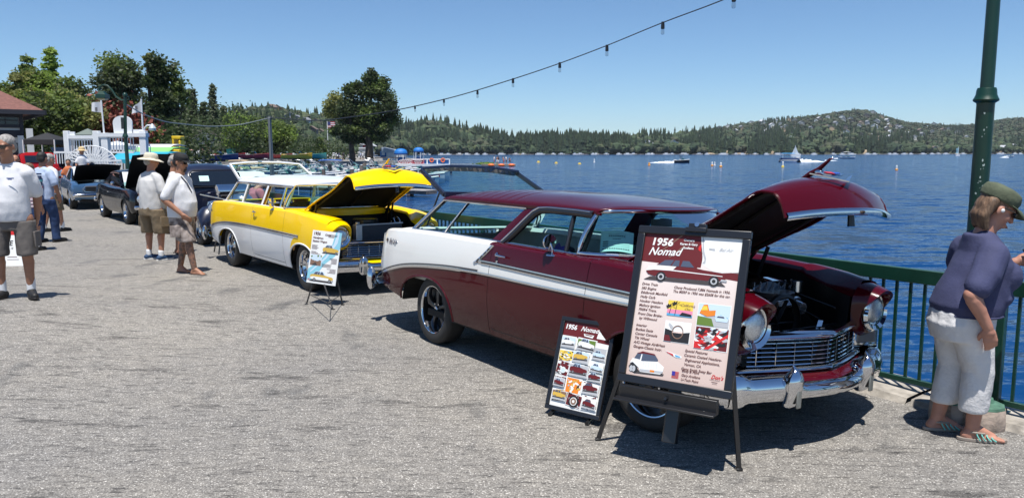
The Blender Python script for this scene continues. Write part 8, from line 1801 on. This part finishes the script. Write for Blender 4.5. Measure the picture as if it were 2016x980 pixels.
bs = [  # label, u, v(waterline), heading, kwargs
 ('white runabout with blue bimini behind the yellow wagon roof', 660, 352, .1, dict(L=6.4, top='blue', band='navy')),
 ('white and teal bowrider with mint windscreen, bow toward the yellow hood', 690, 366, .25, dict(L=6.6, band='teal')),
 ('white runabout tied nearest above the yellow hood, red stripe', 745, 352, .15, dict(L=6.2, band='red')),
 ('long black hulled ski boat with folded black canopy, right of the twin tree', 770, 346, .05, dict(L=7.4, hull='black', top='black', toph=2.5)),
 ('white cuddy cruiser moored beyond the raised yellow hood', 800, 372, .5, dict(L=6.0, band='navy')),
 ('white bowrider at the end of the dock left of the dark raised rear glass', 838, 356, .35, dict(L=5.6)),
 ('cream covered runabout carried high beside the red oval banner', 812, 326, .05, dict(L=7.0, hull='cream', cover='tan')),
 ('white runabout with pink brown bimini over the men at left', 400, 352, .3, dict(L=5.6, top='pink', toph=3.5)),
 ('white boat with sky blue cover left of the marina pole', 470, 342, .2, dict(L=5.6, cover='sky')),
 ('white speedboat low in front of the sky blue covered boat', 448, 356, .12, dict(L=6.2)),
 ('black tower wakeboard boat left of the marina pole', 508, 338, .1, dict(L=6.4, hull='navy', tower=True, arch=BLACKM)),
 ('black tower wakeboard boat right of the marina pole', 560, 336, .1, dict(L=6.4, hull='black', tower=True, arch=BLACKM)),
 ('white speedboat low before the marina pole', 520, 352, .18, dict(L=6.4, tower=False)),
 ('white wakeboard boat with silver tower left of the twin tree', 600, 342, .15, dict(L=6.2, tower=True, band='red')),
 ('white cruiser with dark stripe tied behind the white lift gate', 610, 356, .1, dict(L=6.8, band='navy')),
 ('white runabout farther back, white cover, left of the yellow wagon', 490, 366, .1, dict(L=6.0, cover='white')),
 ('maroon runabout with silver tower in front of the twin tree', 735, 334, .0, dict(L=6.2, hull='maroon', tower=True)),
 ('white bowrider with open bow right beside the marina pole foot', 575, 350, .2, dict(L=6.2, band='teal')),
 ('small white runabout below the folded black canopy', 770, 362, .3, dict(L=5.6)),
 ('white ski boat between the two rows of pilings', 700, 344, .1, dict(L=6.4, band='maroon')),
 ('white open boat left of the sky blue covered boat', 425, 360, .15, dict(L=6.2, cover='white')),
 ('yellow striped runabout in the back row near the marina pole', 545, 326, .05, dict(L=6, band='yellow')),
 ('red hulled runabout in the back row near the teal boat', 615, 325, .05, dict(L=6, hull='red')),
 ('white runabout in the back row below the twin tree trunks', 690, 326, .05, dict(L=6, top='white', toph=2.2)),
]
for lb, u, v, rz, kw in bs: boat(lb, W(u, v), rz + rt.uniform(-.08, .08), **kw)
rb = random.Random(77); onm = ['first', 'second', 'third', 'fourth', 'fifth', 'sixth', 'seventh', 'eighth', 'ninth']
for rn, v, us in (('rearmost', 328, (400, 440, 480, 520, 565, 640, 745)), ('second rearmost', 335, (385, 430, 475, 530, 590, 645, 690, 780)), ('middle', 343, (395, 455, 490, 545, 620, 660, 730, 765)), ('second nearest', 350, (420, 475, 560, 630, 690, 720, 790, 825)), ('nearest', 361, (400, 450, 510, 560, 625, 680, 735, 820))):
 for i, u in enumerate(us):
  kw = dict(L=rb.uniform(5.6, 7), band=rb.choice([None, 'red', 'navy', 'teal', 'black'])); q = rb.random()
  if q < .22: kw['tower'] = True
  elif q < .38: kw['top'] = rb.choice(['white', 'blue', 'tan', 'black']); kw['toph'] = 2.2
  elif q < .52: kw['cover'] = rb.choice(['white', 'tan', 'sky'])
  boat('white moored %s, %s from the left along the %s marina row' % ('wakeboard boat' if 'tower' in kw else 'boat with canopy' if 'top' in kw else 'covered boat' if 'cover' in kw else 'open runabout', onm[i], rn), W(u + rb.uniform(-6, 6), v + rb.uniform(-1.5, 1.5)), rb.uniform(-.15, .4), group='moored boats filling the marina rows', **kw)
row = [('dark red speedboat on show on the far quay, left end', 345, 321, 'maroon', 5.5), ('bright red speedboat on the far quay left of the marina pole', 452, 316, 'red', 7), ('long red speedboat with raised engine hatch on the far quay', 495, 317, 'red', 8), ('red speedboat just right of the marina pole on the far quay', 560, 315, 'red', 6.5), ('yellow speedboat partly behind the black towers on the far quay', 585, 317, 'yellow', 6), ('turquoise speedboat on the far quay', 610, 316, 'teal', 7), ('navy speedboat on the far quay left of the marina pole', 425, 322, 'navy', 7)]
for lb, u, v, hl_, L_ in row:
 p = G(u, v); p.z = .45; b = boat(lb, p, .1, L=L_, hull=hl_, deck=hl_, outboard=False); MB().bar((-L_ * .3, 0, -.1), (L_ * .3, 0, -.1), .8, .12).cyl((-L_ * .1, -.9, -.15), (-L_ * .1, -.75, -.15), .3, n=12).cyl((-L_ * .1, .75, -.15), (-L_ * .1, .9, -.15), .3, n=12).build('trailer', BLACKM, b)
def oldcar(label, u, v, m_, rz, L_=4.6, top=None):
 t = thing('parked_car', label, 'car', G(u, v), rz); mb = MB(); loftx(mb, [(-L_ / 2, .6, .4, .8, 4), (-L_ * .42, .85, .3, .95, 4), (L_ * .3, .88, .3, .98, 4), (L_ * .47, .7, .35, .85, 4)], 16); mb.build('body', m_, t, smooth=50)
 mb = MB(); loftx(mb, [(-L_ * .25, .55, .9, 1.0, 4), (-L_ * .15, .68, .9, 1.5, 4), (L_ * .10, .68, .9, 1.52, 4), (L_ * .22, .6, .9, 1.0, 4)], 16); mb.build('cab', top or m_, t, smooth=50); MB().box((0, 0, 1.22), (L_ * .32, 1.42, .28)).build('window', DGLASS, t, bevel=.03)
 for x in (-.3, .3):
  for y in (-.78, .78): MB().cyl((x * L_, y - .1, .32), (x * L_, y + .1, .32), .32, n=14).build('wheel', RUBBER, t)
oldcar('red old coupe parked on the far quay below the fresh green tree', 470, 312, REDP, .2); oldcar('turquoise pickup parked on the far quay', 618, 309, mat('turquoise_paint', (.01, .36, .36), .3, coat=.5), -.2); oldcar('white and red pickup parked left of the twin tree', 655, 312, WHT, .1, top=WHT); oldcar('orange red car parked behind the long speedboat', 520, 311, mat('orange_red_paint', (.55, .08, .02), .3, coat=.5), .3); oldcar('maroon car parked left of the cottage path', 375, 318, mat('maroon_paint', (.12, .01, .015), .3, coat=.5), .2); oldcar('black car parked under the spruces', 440, 312, BLKP, .1)
def dock(label, a, b, wd):
 t = thing('dock', label, 'dock', a); d = b - a; L_ = d.length; t.rotation_euler = (0, 0, math.atan2(d.y, d.x)); n = max(2, int(L_ / .9)); me = None
 for i in range(min(n, 60)):
  if me is None: o = MB().box((0, 0, .48), (L_ / min(n, 60) - .03, wd, .07)).build('plank', DKW, t); me = o
  else: o = me.copy(); COL.objects.link(o)
  o.location = ((i + .5) * L_ / min(n, 60), 0, rt.uniform(-.01, .01))
 MB().box((L_ / 2, 0, .32), (L_, wd * .9, .22)).build('beam', PILE, t); return t
for k, (ua, va, ub, vb, w_, lb) in enumerate(((395, 358, 860, 343, 1.6, 'long floating dock running across the marina behind the front row of boats'), (470, 374, 850, 388, 1.4, 'near dock strip seen above the yellow wagon roof'), (380, 336, 780, 331, 1.8, 'farther dock between the two back rows of boats'))): dock(lb, W(ua, va), W(ub, vb), w_)
pil = None
for k, (u, vb, vt) in enumerate(((638, 372, 334), (694, 368, 334), (732, 364, 334), (805, 384, 333), (811, 386, 339), (768, 350, 322), (718, 350, 321), (650, 352, 324), (588, 350, 328), (470, 352, 330), (545, 362, 338), (712, 352, 326))):
 p = W(u, vb); top = at(u, vt, p.y).z; r_ = 3.6 * p.y / FPX; o = MB().cyl((0, 0, -.5), (0, 0, top - WZ), r_ * 1.05, r_, 12).build('piling', PILE); o.location = p; tag(o, 'weathered brown dock piling standing among the boats', 'piling', 'dock pilings in the marina')
a, b = W(588, 384), W(800, 376); t = thing('dock_handrail', 'white tube handrail on the near dock beyond the yellow wagon', 'handrail', a); z_ = at(600, 346, a.y).z;
MB().tube([Vector((0, 0, z_ - WZ)), Vector((b.x - a.x, b.y - a.y, at(790, 349, b.y).z - WZ))], .03, 6).build('rail', WP, t)
for i in range(7): f = i / 6; q = (b - a) * f; MB().tube([q, q + Vector((0, 0, lerp(z_, at(790, 349, b.y).z, f) - WZ))], .025, 6).build('post', WP, t)
Yk = 108.; k0 = at(850, 326, Yk); pr_ = thing('banner_pier', 'pier with blue banners and orange life rings inside a white frame', 'pier', (k0.x, k0.y, WZ))
def kp(u, v): p = at(u, v, Yk); return Vector((p.x - k0.x, 0, p.z - WZ))
def rect(u0, v0, u1, v1): a, b = kp(u0, v1), kp(u1, v0); return a, b
BBN = mat('blue_banner', (.02, .13, .36), .7); ORG = mat('orange_ring', (.80, .16, .03), .5)
for u0, u1 in ((835, 840), (842, 860), (862, 884)): a, b = rect(u0, 314, u1, 323); MB().box(((a.x + b.x) / 2, .1, (a.z + b.z) / 2), (b.x - a.x, .05, b.z - a.z)).build('banner', BBN, pr_)
for u in (811, 841, 861, 885): a, b = kp(u, 326), kp(u, 313); MB().bar(a, b, .16, .16).build('post', WP, pr_)
MB().bar(kp(811, 313.5), kp(885, 313.5), .14, .14).build('rail', WP, pr_); MB().bar(kp(780, 324.5), kp(885, 325.5), 1.6, .35).build('pier_deck', WP, pr_)
for u in (850, 872): c = kp(u, 315.5); MB().tube([c + Vector((math.cos(q) * .24, -.1, math.sin(q) * .24)) for q in np.linspace(0, 2 * PI, 18, endpoint=False)], .07, 6, closed=True).build('life_ring', ORG, pr_)
REDS = mat('red_sign', (.40, .02, .04), .6)
def oval_sign(label, u, v, a_, b_, box=False):
 c = at(u, v, Yk - .6); o = thing('banner_sign', label, 'sign', c); k = Yk / FPX; mb = MB()
 pts = [(math.cos(q) * a_ * k, 0, math.sin(q) * b_ * k) for q in np.linspace(0, 2 * PI, 24, endpoint=False)] if not box else [(-a_ * k, 0, -b_ * k), (a_ * k, 0, -b_ * k), (a_ * k, 0, b_ * k), (-a_ * k, 0, b_ * k)]
 mb.prism(pts, (0, .06, 0)); mb.build('panel', REDS, o, smooth=0); MB().tube([(x * .88, -.02, z * .85) for x, y, z in pts], .05, 4, closed=True).build('border', WP, o)
 for r_, n_ in ((.28, 5), (-.02, 6), (-.3, 4)):
  for i in range(n_): MB().box(((i - (n_ - 1) / 2) * a_ * k * .24, -.03, r_ * b_ * k * 1.4), (a_ * k * .16, .02, b_ * k * .22)).build('lettering', WP, o)
oval_sign('red oval banner with white border and lettering on the pier', 797, 319, 14, 5.2); oval_sign('red rectangular banner with white lettering right of the oval one', 823, 319, 12, 5, True)
def kiosk(label, u, v, a_, Y):
 c = at(u, v, Y); k = Y / FPX; o = thing('domed_canopy', label, 'canopy', (c.x, c.y, 0)); mb = MB(); r = a_ * k; mb.lathe([(r, 0), (r * .98, .22 * r), (r * .85, .45 * r), (r * .6, .62 * r), (r * .3, .70 * r), (0, .72 * r)], 12, c=(0, 0, c.z), cap=False); mb.build('canopy', BLUC if False else mat('blue_dome', (.01, .16, .50), .6), o, smooth=40)
 MB().lathe([(r * 1.0, -.18 * r), (r, 0)], 12, c=(0, 0, c.z), cap=False).build('valance', mat('blue_dome_dark', (.01, .06, .25), .6), o)
 for q in range(6): MB().bar((r * .9 * math.cos(q * PI / 3), r * .9 * math.sin(q * PI / 3), -.8), (r * .9 * math.cos(q * PI / 3), r * .9 * math.sin(q * PI / 3), c.z), .12, .12).build('post', WP, o)
 MB().box((0, 0, .4), (r * 1.2, r * .8, .9)).build('counter', BBN, o)
kiosk('left of two blue domed canopies on the marina point', 789, 302, 13, 144.); kiosk('right and higher of two blue domed canopies on the marina point', 824, 297.5, 10, 141.)
c = at(776, 304, 152); o = thing('boat_house', 'white gabled boathouse with dark blue front right of the twin tree', 'building', (c.x, c.y, .2), scale=.6); MB().box((0, 0, 1.2), (7, 4, 2.6)).build('wall', WP, o); MB().prism([(-3.9, -2.2, 2.4), (3.9, -2.2, 2.4), (3.6, -2.2, 2.7), (-3.4, -2.2, 4.2), (-3.9, -2.2, 4.0)], (0, 4.4, 0)).build('roof', mat('pale_blue_roof', (.45, .52, .62), .6), o); MB().box((-3.2, -2.05, 1.9), (1.9, .1, 2.0)).build('front_panel', BBN, o); MB().box((-3.2, -2.12, 2.0), (1.0, .06, .8)).build('window', WP, o)
c = at(706, 292, 160); o = thing('lake_house', 'white tiered lakeside house behind the twin tree trunks', 'building', (c.x - 6, c.y + 40, 0), scale=.5);
for i, z in enumerate((1.2, 3.4, 5.6)): MB().box((0, 0, z), (9 - i * 1.2, 5, .5)).build('balcony', WP, o); MB().box((0, .5, z + 1.1), (8 - i * 1.2, 4, 1.7)).build('wall', HW[1], o)
MB().prism([(-3.5, -2.8, 7.4), (5.5, -2.8, 6.4), (1, -2.8, 9.2)], (0, 5.6, 0)).build('roof', HR[1], o)
c = G(716, 313); o = thing('parasol', 'closed dark red parasol leaning by the twin tree', 'parasol', c); MB().tube([(0, 0, 0), (.3, 0, 2.6)], .05, 6).build('pole', PILE, o); MB().tube([(-.8, 0, 2.5), (.2, 0, 3.2), (1.6, 0, 4.0), (2.3, 0, 4.3)], [.25, .6, .5, .1], 8).build('canopy', mat('dark_red_canvas', (.28, .01, .03), .8), o)
c = at(646, 299, 240); o = thing('flag', 'small red and white flag on a tall pole on the wooded hill', 'flag', (c.x, c.y, 0)); zt_ = at(646, 239, 240).z; MB().tube([(0, 0, 0), (0, 0, zt_)], .12, 6).build('pole', WP, o)
for i in range(7): MB().box((1.2, 0, zt_ - .25 - i * .26), (2.4, .05, .25)).build('stripe', REDS if i % 2 == 0 else WP, o)
MB().box((.5, -.04, zt_ - .65), (1.0, .05, 1.0)).build('canton', mat('flag_navy', (.03, .04, .15), .8), o)
def figure(mb_parent, x, y, z0, h, top, bot, pose=0., skin=SKIN, label='', cat='person', loc=None, rz=0.):
 t = thing('person', label, 'person', loc, rz); s = h / 1.75; mb = MB(); b = pose
 hp = P3(0, 0, .9 * s); ch = hp + P3(math.sin(b), 0, math.cos(b)) * .50 * s; hd = ch + P3(math.sin(b), 0, math.cos(b)) * .27 * s
 mb.ell(hd, (.10 * s, .09 * s, .12 * s), 10, 8); rcone(mb, ch, hd, .06 * s, .05 * s, 8); rcone(mb, hp, ch, .13 * s, .14 * s, 10)
 for sy in (-1, 1):
  rcone(mb, P3(0, sy * .09 * s, .88 * s), P3(.03 * s, sy * .11 * s, .48 * s), .09 * s, .06 * s, 8); rcone(mb, P3(.03 * s, sy * .11 * s, .48 * s), P3(0, sy * .12 * s, .06 * s), .055 * s, .04 * s, 8); rcone(mb, P3(0, sy * .12 * s, .04 * s), P3(.14 * s, sy * .12 * s, .03 * s), .04 * s, .03 * s, 6)
  e = ch + P3(.04, sy * .22, -.22) * s; rcone(mb, ch + P3(0, sy * .17 * s, 0), e, .05 * s, .04 * s, 8); rcone(mb, e, e + P3(.15, -sy * .03, -.18) * s, .04 * s, .03 * s, 8)
 merge(mb, 'body', skin, t, .035 * s, 1)
 if top: mb = MB(); rcone(mb, hp + P3(0, 0, .06), ch, .155 * s, .17 * s, 12); [rcone(mb, ch + P3(0, sy * .13 * s, 0), ch + P3(.03, sy * .21, -.14) * s, .075 * s, .065 * s, 8) for sy in (-1, 1)]; merge(mb, 'shirt', top, t, .035 * s, 1)
 mb = MB(); rcone(mb, hp, hp - P3(0, 0, .12 * s), .15 * s, .15 * s, 12); [rcone(mb, P3(0, sy * .09 * s, .80 * s), P3(.02 * s, sy * .11 * s, .55 * s), .10 * s, .09 * s, 8) for sy in (-1, 1)]; merge(mb, 'shorts', bot, t, .035 * s, 1)
 mb = MB(); mb.ell(hd + P3(-.02 * s, 0, .04 * s), (.10 * s, .095 * s, .10 * s), 10, 8); mb.build('hair', HAIRD, t); return t
fd = W(982, 327.5); t = thing('floating_dock', 'low floating platform with orange buoys and people standing on it', 'dock', fd); k = fd.y / FPX
w_ = 66 * k; MB().box((0, 0, .35), (w_, 3.2, .28)).build('platform', DKW, t); MB().box((0, -1.62, .25), (w_, .08, .3)).build('edge', PILE, t)
for x in (-.22, .08, .38): MB().ell((w_ * x, -1.9, .28), (.75, .4, .34), 12, 8).build('orange_buoy', ORG, t)
mb = MB(); leaves(mb, (-w_ * .38, 0, .6), (2.2, .8, .3), 260, .3, .2); mb.build('weed_heap', LEAF[2], t, smooth=0)
for k2, (u, m1, m2, ps, lb) in enumerate(((973, TEE, mat('swim_red', (.4, .03, .03), .8), 0, 'swimmer in white top at the left of the group on the floating dock'), (981, mat('swim_dark', (.03, .03, .05), .8), WHC, .15, 'swimmer in dark top and white shorts, second from left on the floating dock'), (979, None, SOCK, 0, 'bare chested swimmer in pale trunks, near the middle of the floating dock'), (992, None, mat('swim_red', (.4, .03, .03), .8), .35, 'stooping swimmer in red trunks on the floating dock'), (997, TEE, mat('swim_dark', (.03, .03, .05), .8), .2, 'swimmer in white top and dark shorts on the floating dock'), (1004, None, mat('swim_navy', (.02, .03, .09), .8), 1.0, 'swimmer bending over at the right of the floating dock'))):
 p = at(u, 320, fd.y + (-.8 if k2 % 2 else .5)); p.z = WZ + .49; figure(None, 0, 0, 0, 1.75, m1, m2, ps, SKIN, lb, loc=p, rz=k2 * .9)
for (u, v, m_, lb, h_) in ((876, 337, None, 'swimmer sitting low at the pier end, bare shoulders', 1.2), (888, 339, mat('swim_dark', (.03, .03, .05), .8), 'dark clad figure low at the pier end', 1.1)):
 p = at(u, v, 112); p.z = WZ - .3; figure(None, 0, 0, 0, 1.5, m_, mat('swim_navy', (.02, .03, .09), .8), .4, SKIN, lb, loc=p, rz=1.)
for (u, v, Y, m_, lb) in ((161, 299, 31, TEE, 'man in straw hat and white shirt behind the white deck rail'), (133, 299, 29, mat('orange_top', (.5, .14, .05), .8), 'dark haired woman in orange top left of the straw hat man'), (215, 300, 36, mat('blue_grey_shirt', (.22, .28, .38), .8), 'man in blue grey shirt standing behind the white gate post')):
 p = at(u, v, Y); p.z = .15 if u != 133 else -.25; q = figure(None, 0, 0, 0, 1.75, m_, GREYS, .05, SKIN, lb, loc=p, rz=-1.2)
 if u == 161: MB().lathe([(.22, 0), (.12, .03), (.11, .12), (.04, .16), (0, .16)], 18, c=(.0, 0, 1.72), cap=False).build('straw_hat', mat('straw', (.62, .46, .24), .8), q)
for i in range(9):
 u = 660 + i * 7 + rt.uniform(-3, 3); p = G(u, 315 + rt.uniform(-2, 2)); figure(None, 0, 0, 0, 1.72, [TEE, NAVY, BLACKC, TEEB][i % 4], [GREYS, JEANS][i % 2], .05, SKIN, ['distant onlooker in pale top among the crowd under the twin tree', 'distant onlooker in navy top among the crowd under the twin tree', 'distant onlooker in black top among the crowd under the twin tree', 'distant onlooker in blue top among the crowd under the twin tree'][i % 4], loc=p, rz=i)['group'] = 'onlookers under the twin tree'
a = W(888, 326); t = thing('low_pier', 'thin grey rail pier running from the blue banners to the floating dock', 'pier', a); k = a.y / FPX; L_ = 62 * k
MB().box((L_ / 2, 0, .3), (L_, 1.2, .15)).build('pier_deck', DKW, t)
for z in (.8, 1.35): MB().bar((0, 0, z), (L_, 0, z), .07, .07).build('rail', CHROMED, t)
for i in range(6): MB().bar((L_ * i / 5, 0, .3), (L_ * i / 5, 0, 1.35), .07, .07).build('post', CHROMED, t)
# ================================================================ OPEN WATER: boats, buoys, wakes
FOAM = mat('foam', (.78, .82, .86), .8)
BW = mat('buoy_white', (.75, .75, .73), .6); BO = mat('buoy_orange', (.85, .35, .03), .6); BYE = mat('buoy_yellow', (.85, .62, .10), .6)
def buoy(label, u, v, h, col, r=.35, base=None):
 p = W(u, v); k = p.y / FPX; hh = h * k; t = thing('buoy', label, 'buoy', p); R_ = r * k * 4
 MB().lathe([(0, -.1), (R_ * 1.6, -.05), (R_ * 1.7, hh * .2), (R_ * 1.2, hh * .32), (0, hh * .33)], 12, cap=False).build('float', base or BO, t); MB().lathe([(R_, hh * .3), (R_ * .95, hh * .9), (R_ * .4, hh), (0, hh)], 12, cap=False).build('marker', col, t)
buoy('white marker buoy with orange band, left of the close pair', 1402, 327, 8, BW, .4); buoy('white marker buoy right beside the leftmost marker, slightly behind', 1407, 326, 7, BW, .3, BW); buoy('orange and white marker buoy leaning, right of the close pair', 1419, 329, 9, BW, .45)
buoy('white marker buoy with yellow foot in front of the pontoon boat', 1541, 329.5, 11, BW, .4, BYE); buoy('tall white and orange marker buoy nearest the lamp post', 1765, 335.5, 10, BW, .4); buoy('slim white pole marker in open water left of the speedboat', 1170, 320, 7, BW, .25, BW); buoy('orange marker buoy behind the tail of the speedboat wake', 1278, 326, 6, BO, .4)
for k, (u, v) in enumerate(((1060, 320), (1095, 322), (1141, 323.5))): buoy(['left of three small yellow round buoys beyond the floating dock', 'middle of three small yellow round buoys beyond the floating dock', 'right of three small yellow round buoys beyond the floating dock'][k], u, v, 3.2, BYE, .55, BYE)
def wake(label, u0, v0, u1, v1, wd, n=30, hh=.35):
 a, b = W(u0, v0), W(u1, v1); P = []; d = (b - a); q = Vector((-d.y, d.x, 0)).normalized();
 for i in range(n):
  f = i / (n - 1); c = a + d * f; w_ = wd * (.35 + .65 * f) * rt.uniform(.8, 1.2); h_ = hh * (1 - f) * rt.uniform(.3, 1.2) + .05; P.append([c - q * w_ / 2 + Vector((0, 0, .01)), c - q * w_ * .2 + Vector((0, 0, h_)), c + q * w_ * .1 + Vector((0, 0, h_ * rt.uniform(.3, 1))), c + q * w_ / 2 + Vector((0, 0, .01))])
 o = MB().grid([[p - a for p in r] for r in P], flip=True).build('foam_wake', FOAM, smooth=0, kind='stuff'); o.location = a; o['label'] = label; return o
p = W(1342, 321); boat('dark speedboat running right in front of its white wake', p, 0., L=34 * p.y / FPX * .9, hull='black', top=None, tower=True, arch=BLACKM); wake('white wake of the speedboat', 1330, 321, 1280, 320.5, 3.5, hh=.9)
p = W(1557, 319.5); k = p.y / FPX
t = thing('pontoon_boat', 'pontoon boat with bright blue canopy and white wake ahead of a sail', 'boat', p); L_ = 44 * k
for y in (-.9, .9): MB().tube([(-L_ / 2, y, .25), (L_ / 2 - .3, y, .25), (L_ / 2, y, .2)], [.35, .35, .1], 10).build('pontoon', CHROMED, t)
MB().box((0, 0, .72), (L_ * .96, 2.4, .15)).build('deck', VINYL, t); MB().box((0, -1.15, 1.05), (L_ * .9, .05, .55)).box((0, 1.15, 1.05), (L_ * .9, .05, .55)).build('side_panel', HULLS['navy'], t)
MB().grid([[Vector((x * L_, y * 1.2, 2.75 - .12 * y * y)) for y in np.linspace(-1, 1, 5)] for x in np.linspace(-.46, .12, 6)], flip=True).build('canopy', mat('bright_blue_canvas', (.03, .28, .60), .7), t, solid=.08)
for x in (-.42, .06):
 for y in (-1.1, 1.1): MB().bar((x * L_, y, .8), (x * L_, y, 2.7), .08, .08).build('post', WP, t)
MB().box((L_ * .3, 0, 1.2), (1.2, 1.6, .8)).build('console', HULLS['white'], t, bevel=.1); MB().box((L_ / 2 + .2, 0, .6), (.5, .4, 1.)).build('outboard_motor', BLACKP, t, bevel=.05)
wake('white wake behind the pontoon boat', 1572, 320, 1618, 318.5, 4.5, hh=1.2); wake('thin wake right of the pontoon boat', 1625, 316.5, 1650, 317, 2., hh=.3)
p = W(1565, 308.5); t = thing('sailboat', 'small sailboat with white triangular sail behind the pontoon boat', 'boat', p); k = p.y / FPX; MB().prism([(-9 * k, -1, 0), (9 * k, -1, 0), (11 * k, -1, 1.4), (-10 * k, -1, 1.2)], (0, 2, 0)).build('hull', HULLS['white'], t); hm = 22 * k; MB().tube([(0, 0, 0), (0, 0, hm)], .15, 6).build('mast', WP, t)
SAIL = mat('sail_cloth', (.55, .60, .66), .8); MB().grid([[Vector((.2 + (1 - f) * g * 7 * k, math.sin(g * 2) * .3, 1.6 + f * (hm - 2))) for g in (0, .5, 1)] for f in np.linspace(0, 1, 8)]).build('mainsail', SAIL, t, smooth=60); MB().grid([[Vector((-.2 - (1 - f) * g * 6 * k, math.sin(g * 2) * .3, 1.6 + f * (hm - 3))) for g in (0, .5, 1)] for f in np.linspace(0, 1, 8)]).build('jib', SAIL, t, smooth=60)
p = W(1668, 313); boat('low white cruiser crossing right of the pontoon boat', p, .0, L=34 * p.y / FPX * .95, hull='white', top='white', toph=3.2); wake('thin wake left of the low white cruiser', 1655, 312.5, 1636, 312.5, 2, hh=.3)
p = W(1988, 310.5); boat('small white speedboat throwing spray right of the lamp post', p, .0, L=16 * p.y / FPX, hull='white'); wake('spray of the white speedboat right of the lamp post', 1984, 310.5, 1972, 310.5, 6, hh=1.2)
p = W(1884, 307.4); t = thing('sailboat', 'tiny far sailboat with teal striped sail left of the lamp post', 'boat', p); k = p.y / FPX; MB().box((0, 0, .6), (8 * k, 2, 1.2)).build('hull', HULLS['white'], t)
for i in range(4): MB().box((.2 * k, 0, 2.5 + i * 2.6 * k), (5 * k, .2, 1.6 * k)).build('sail_stripe', mat('teal_sail', (.25, .50, .58), .8), t)
MB().tube([(1.5 * k, 0, 0), (1.5 * k, 0, 18 * k)], .2, 5).build('mast', WP, t)
# ================================================================ AIR
hz = bpy.data.materials.new('haze_air'); hz.use_nodes = True; n = hz.node_tree.nodes; n.clear(); o_ = n.new('ShaderNodeOutputMaterial'); v_ = n.new('ShaderNodeVolumePrincipled')
v_.inputs['Color'].default_value = (.80, .88, 1, 1); v_.inputs['Density'].default_value = .00005; v_.inputs['Anisotropy'].default_value = .0; hz.node_tree.links.new(v_.outputs[0], o_.inputs['Volume'])
MB().box((1500, 4000, 145), (8600, 8800, 300)).build('haze', hz, smooth=0, kind='stuff')
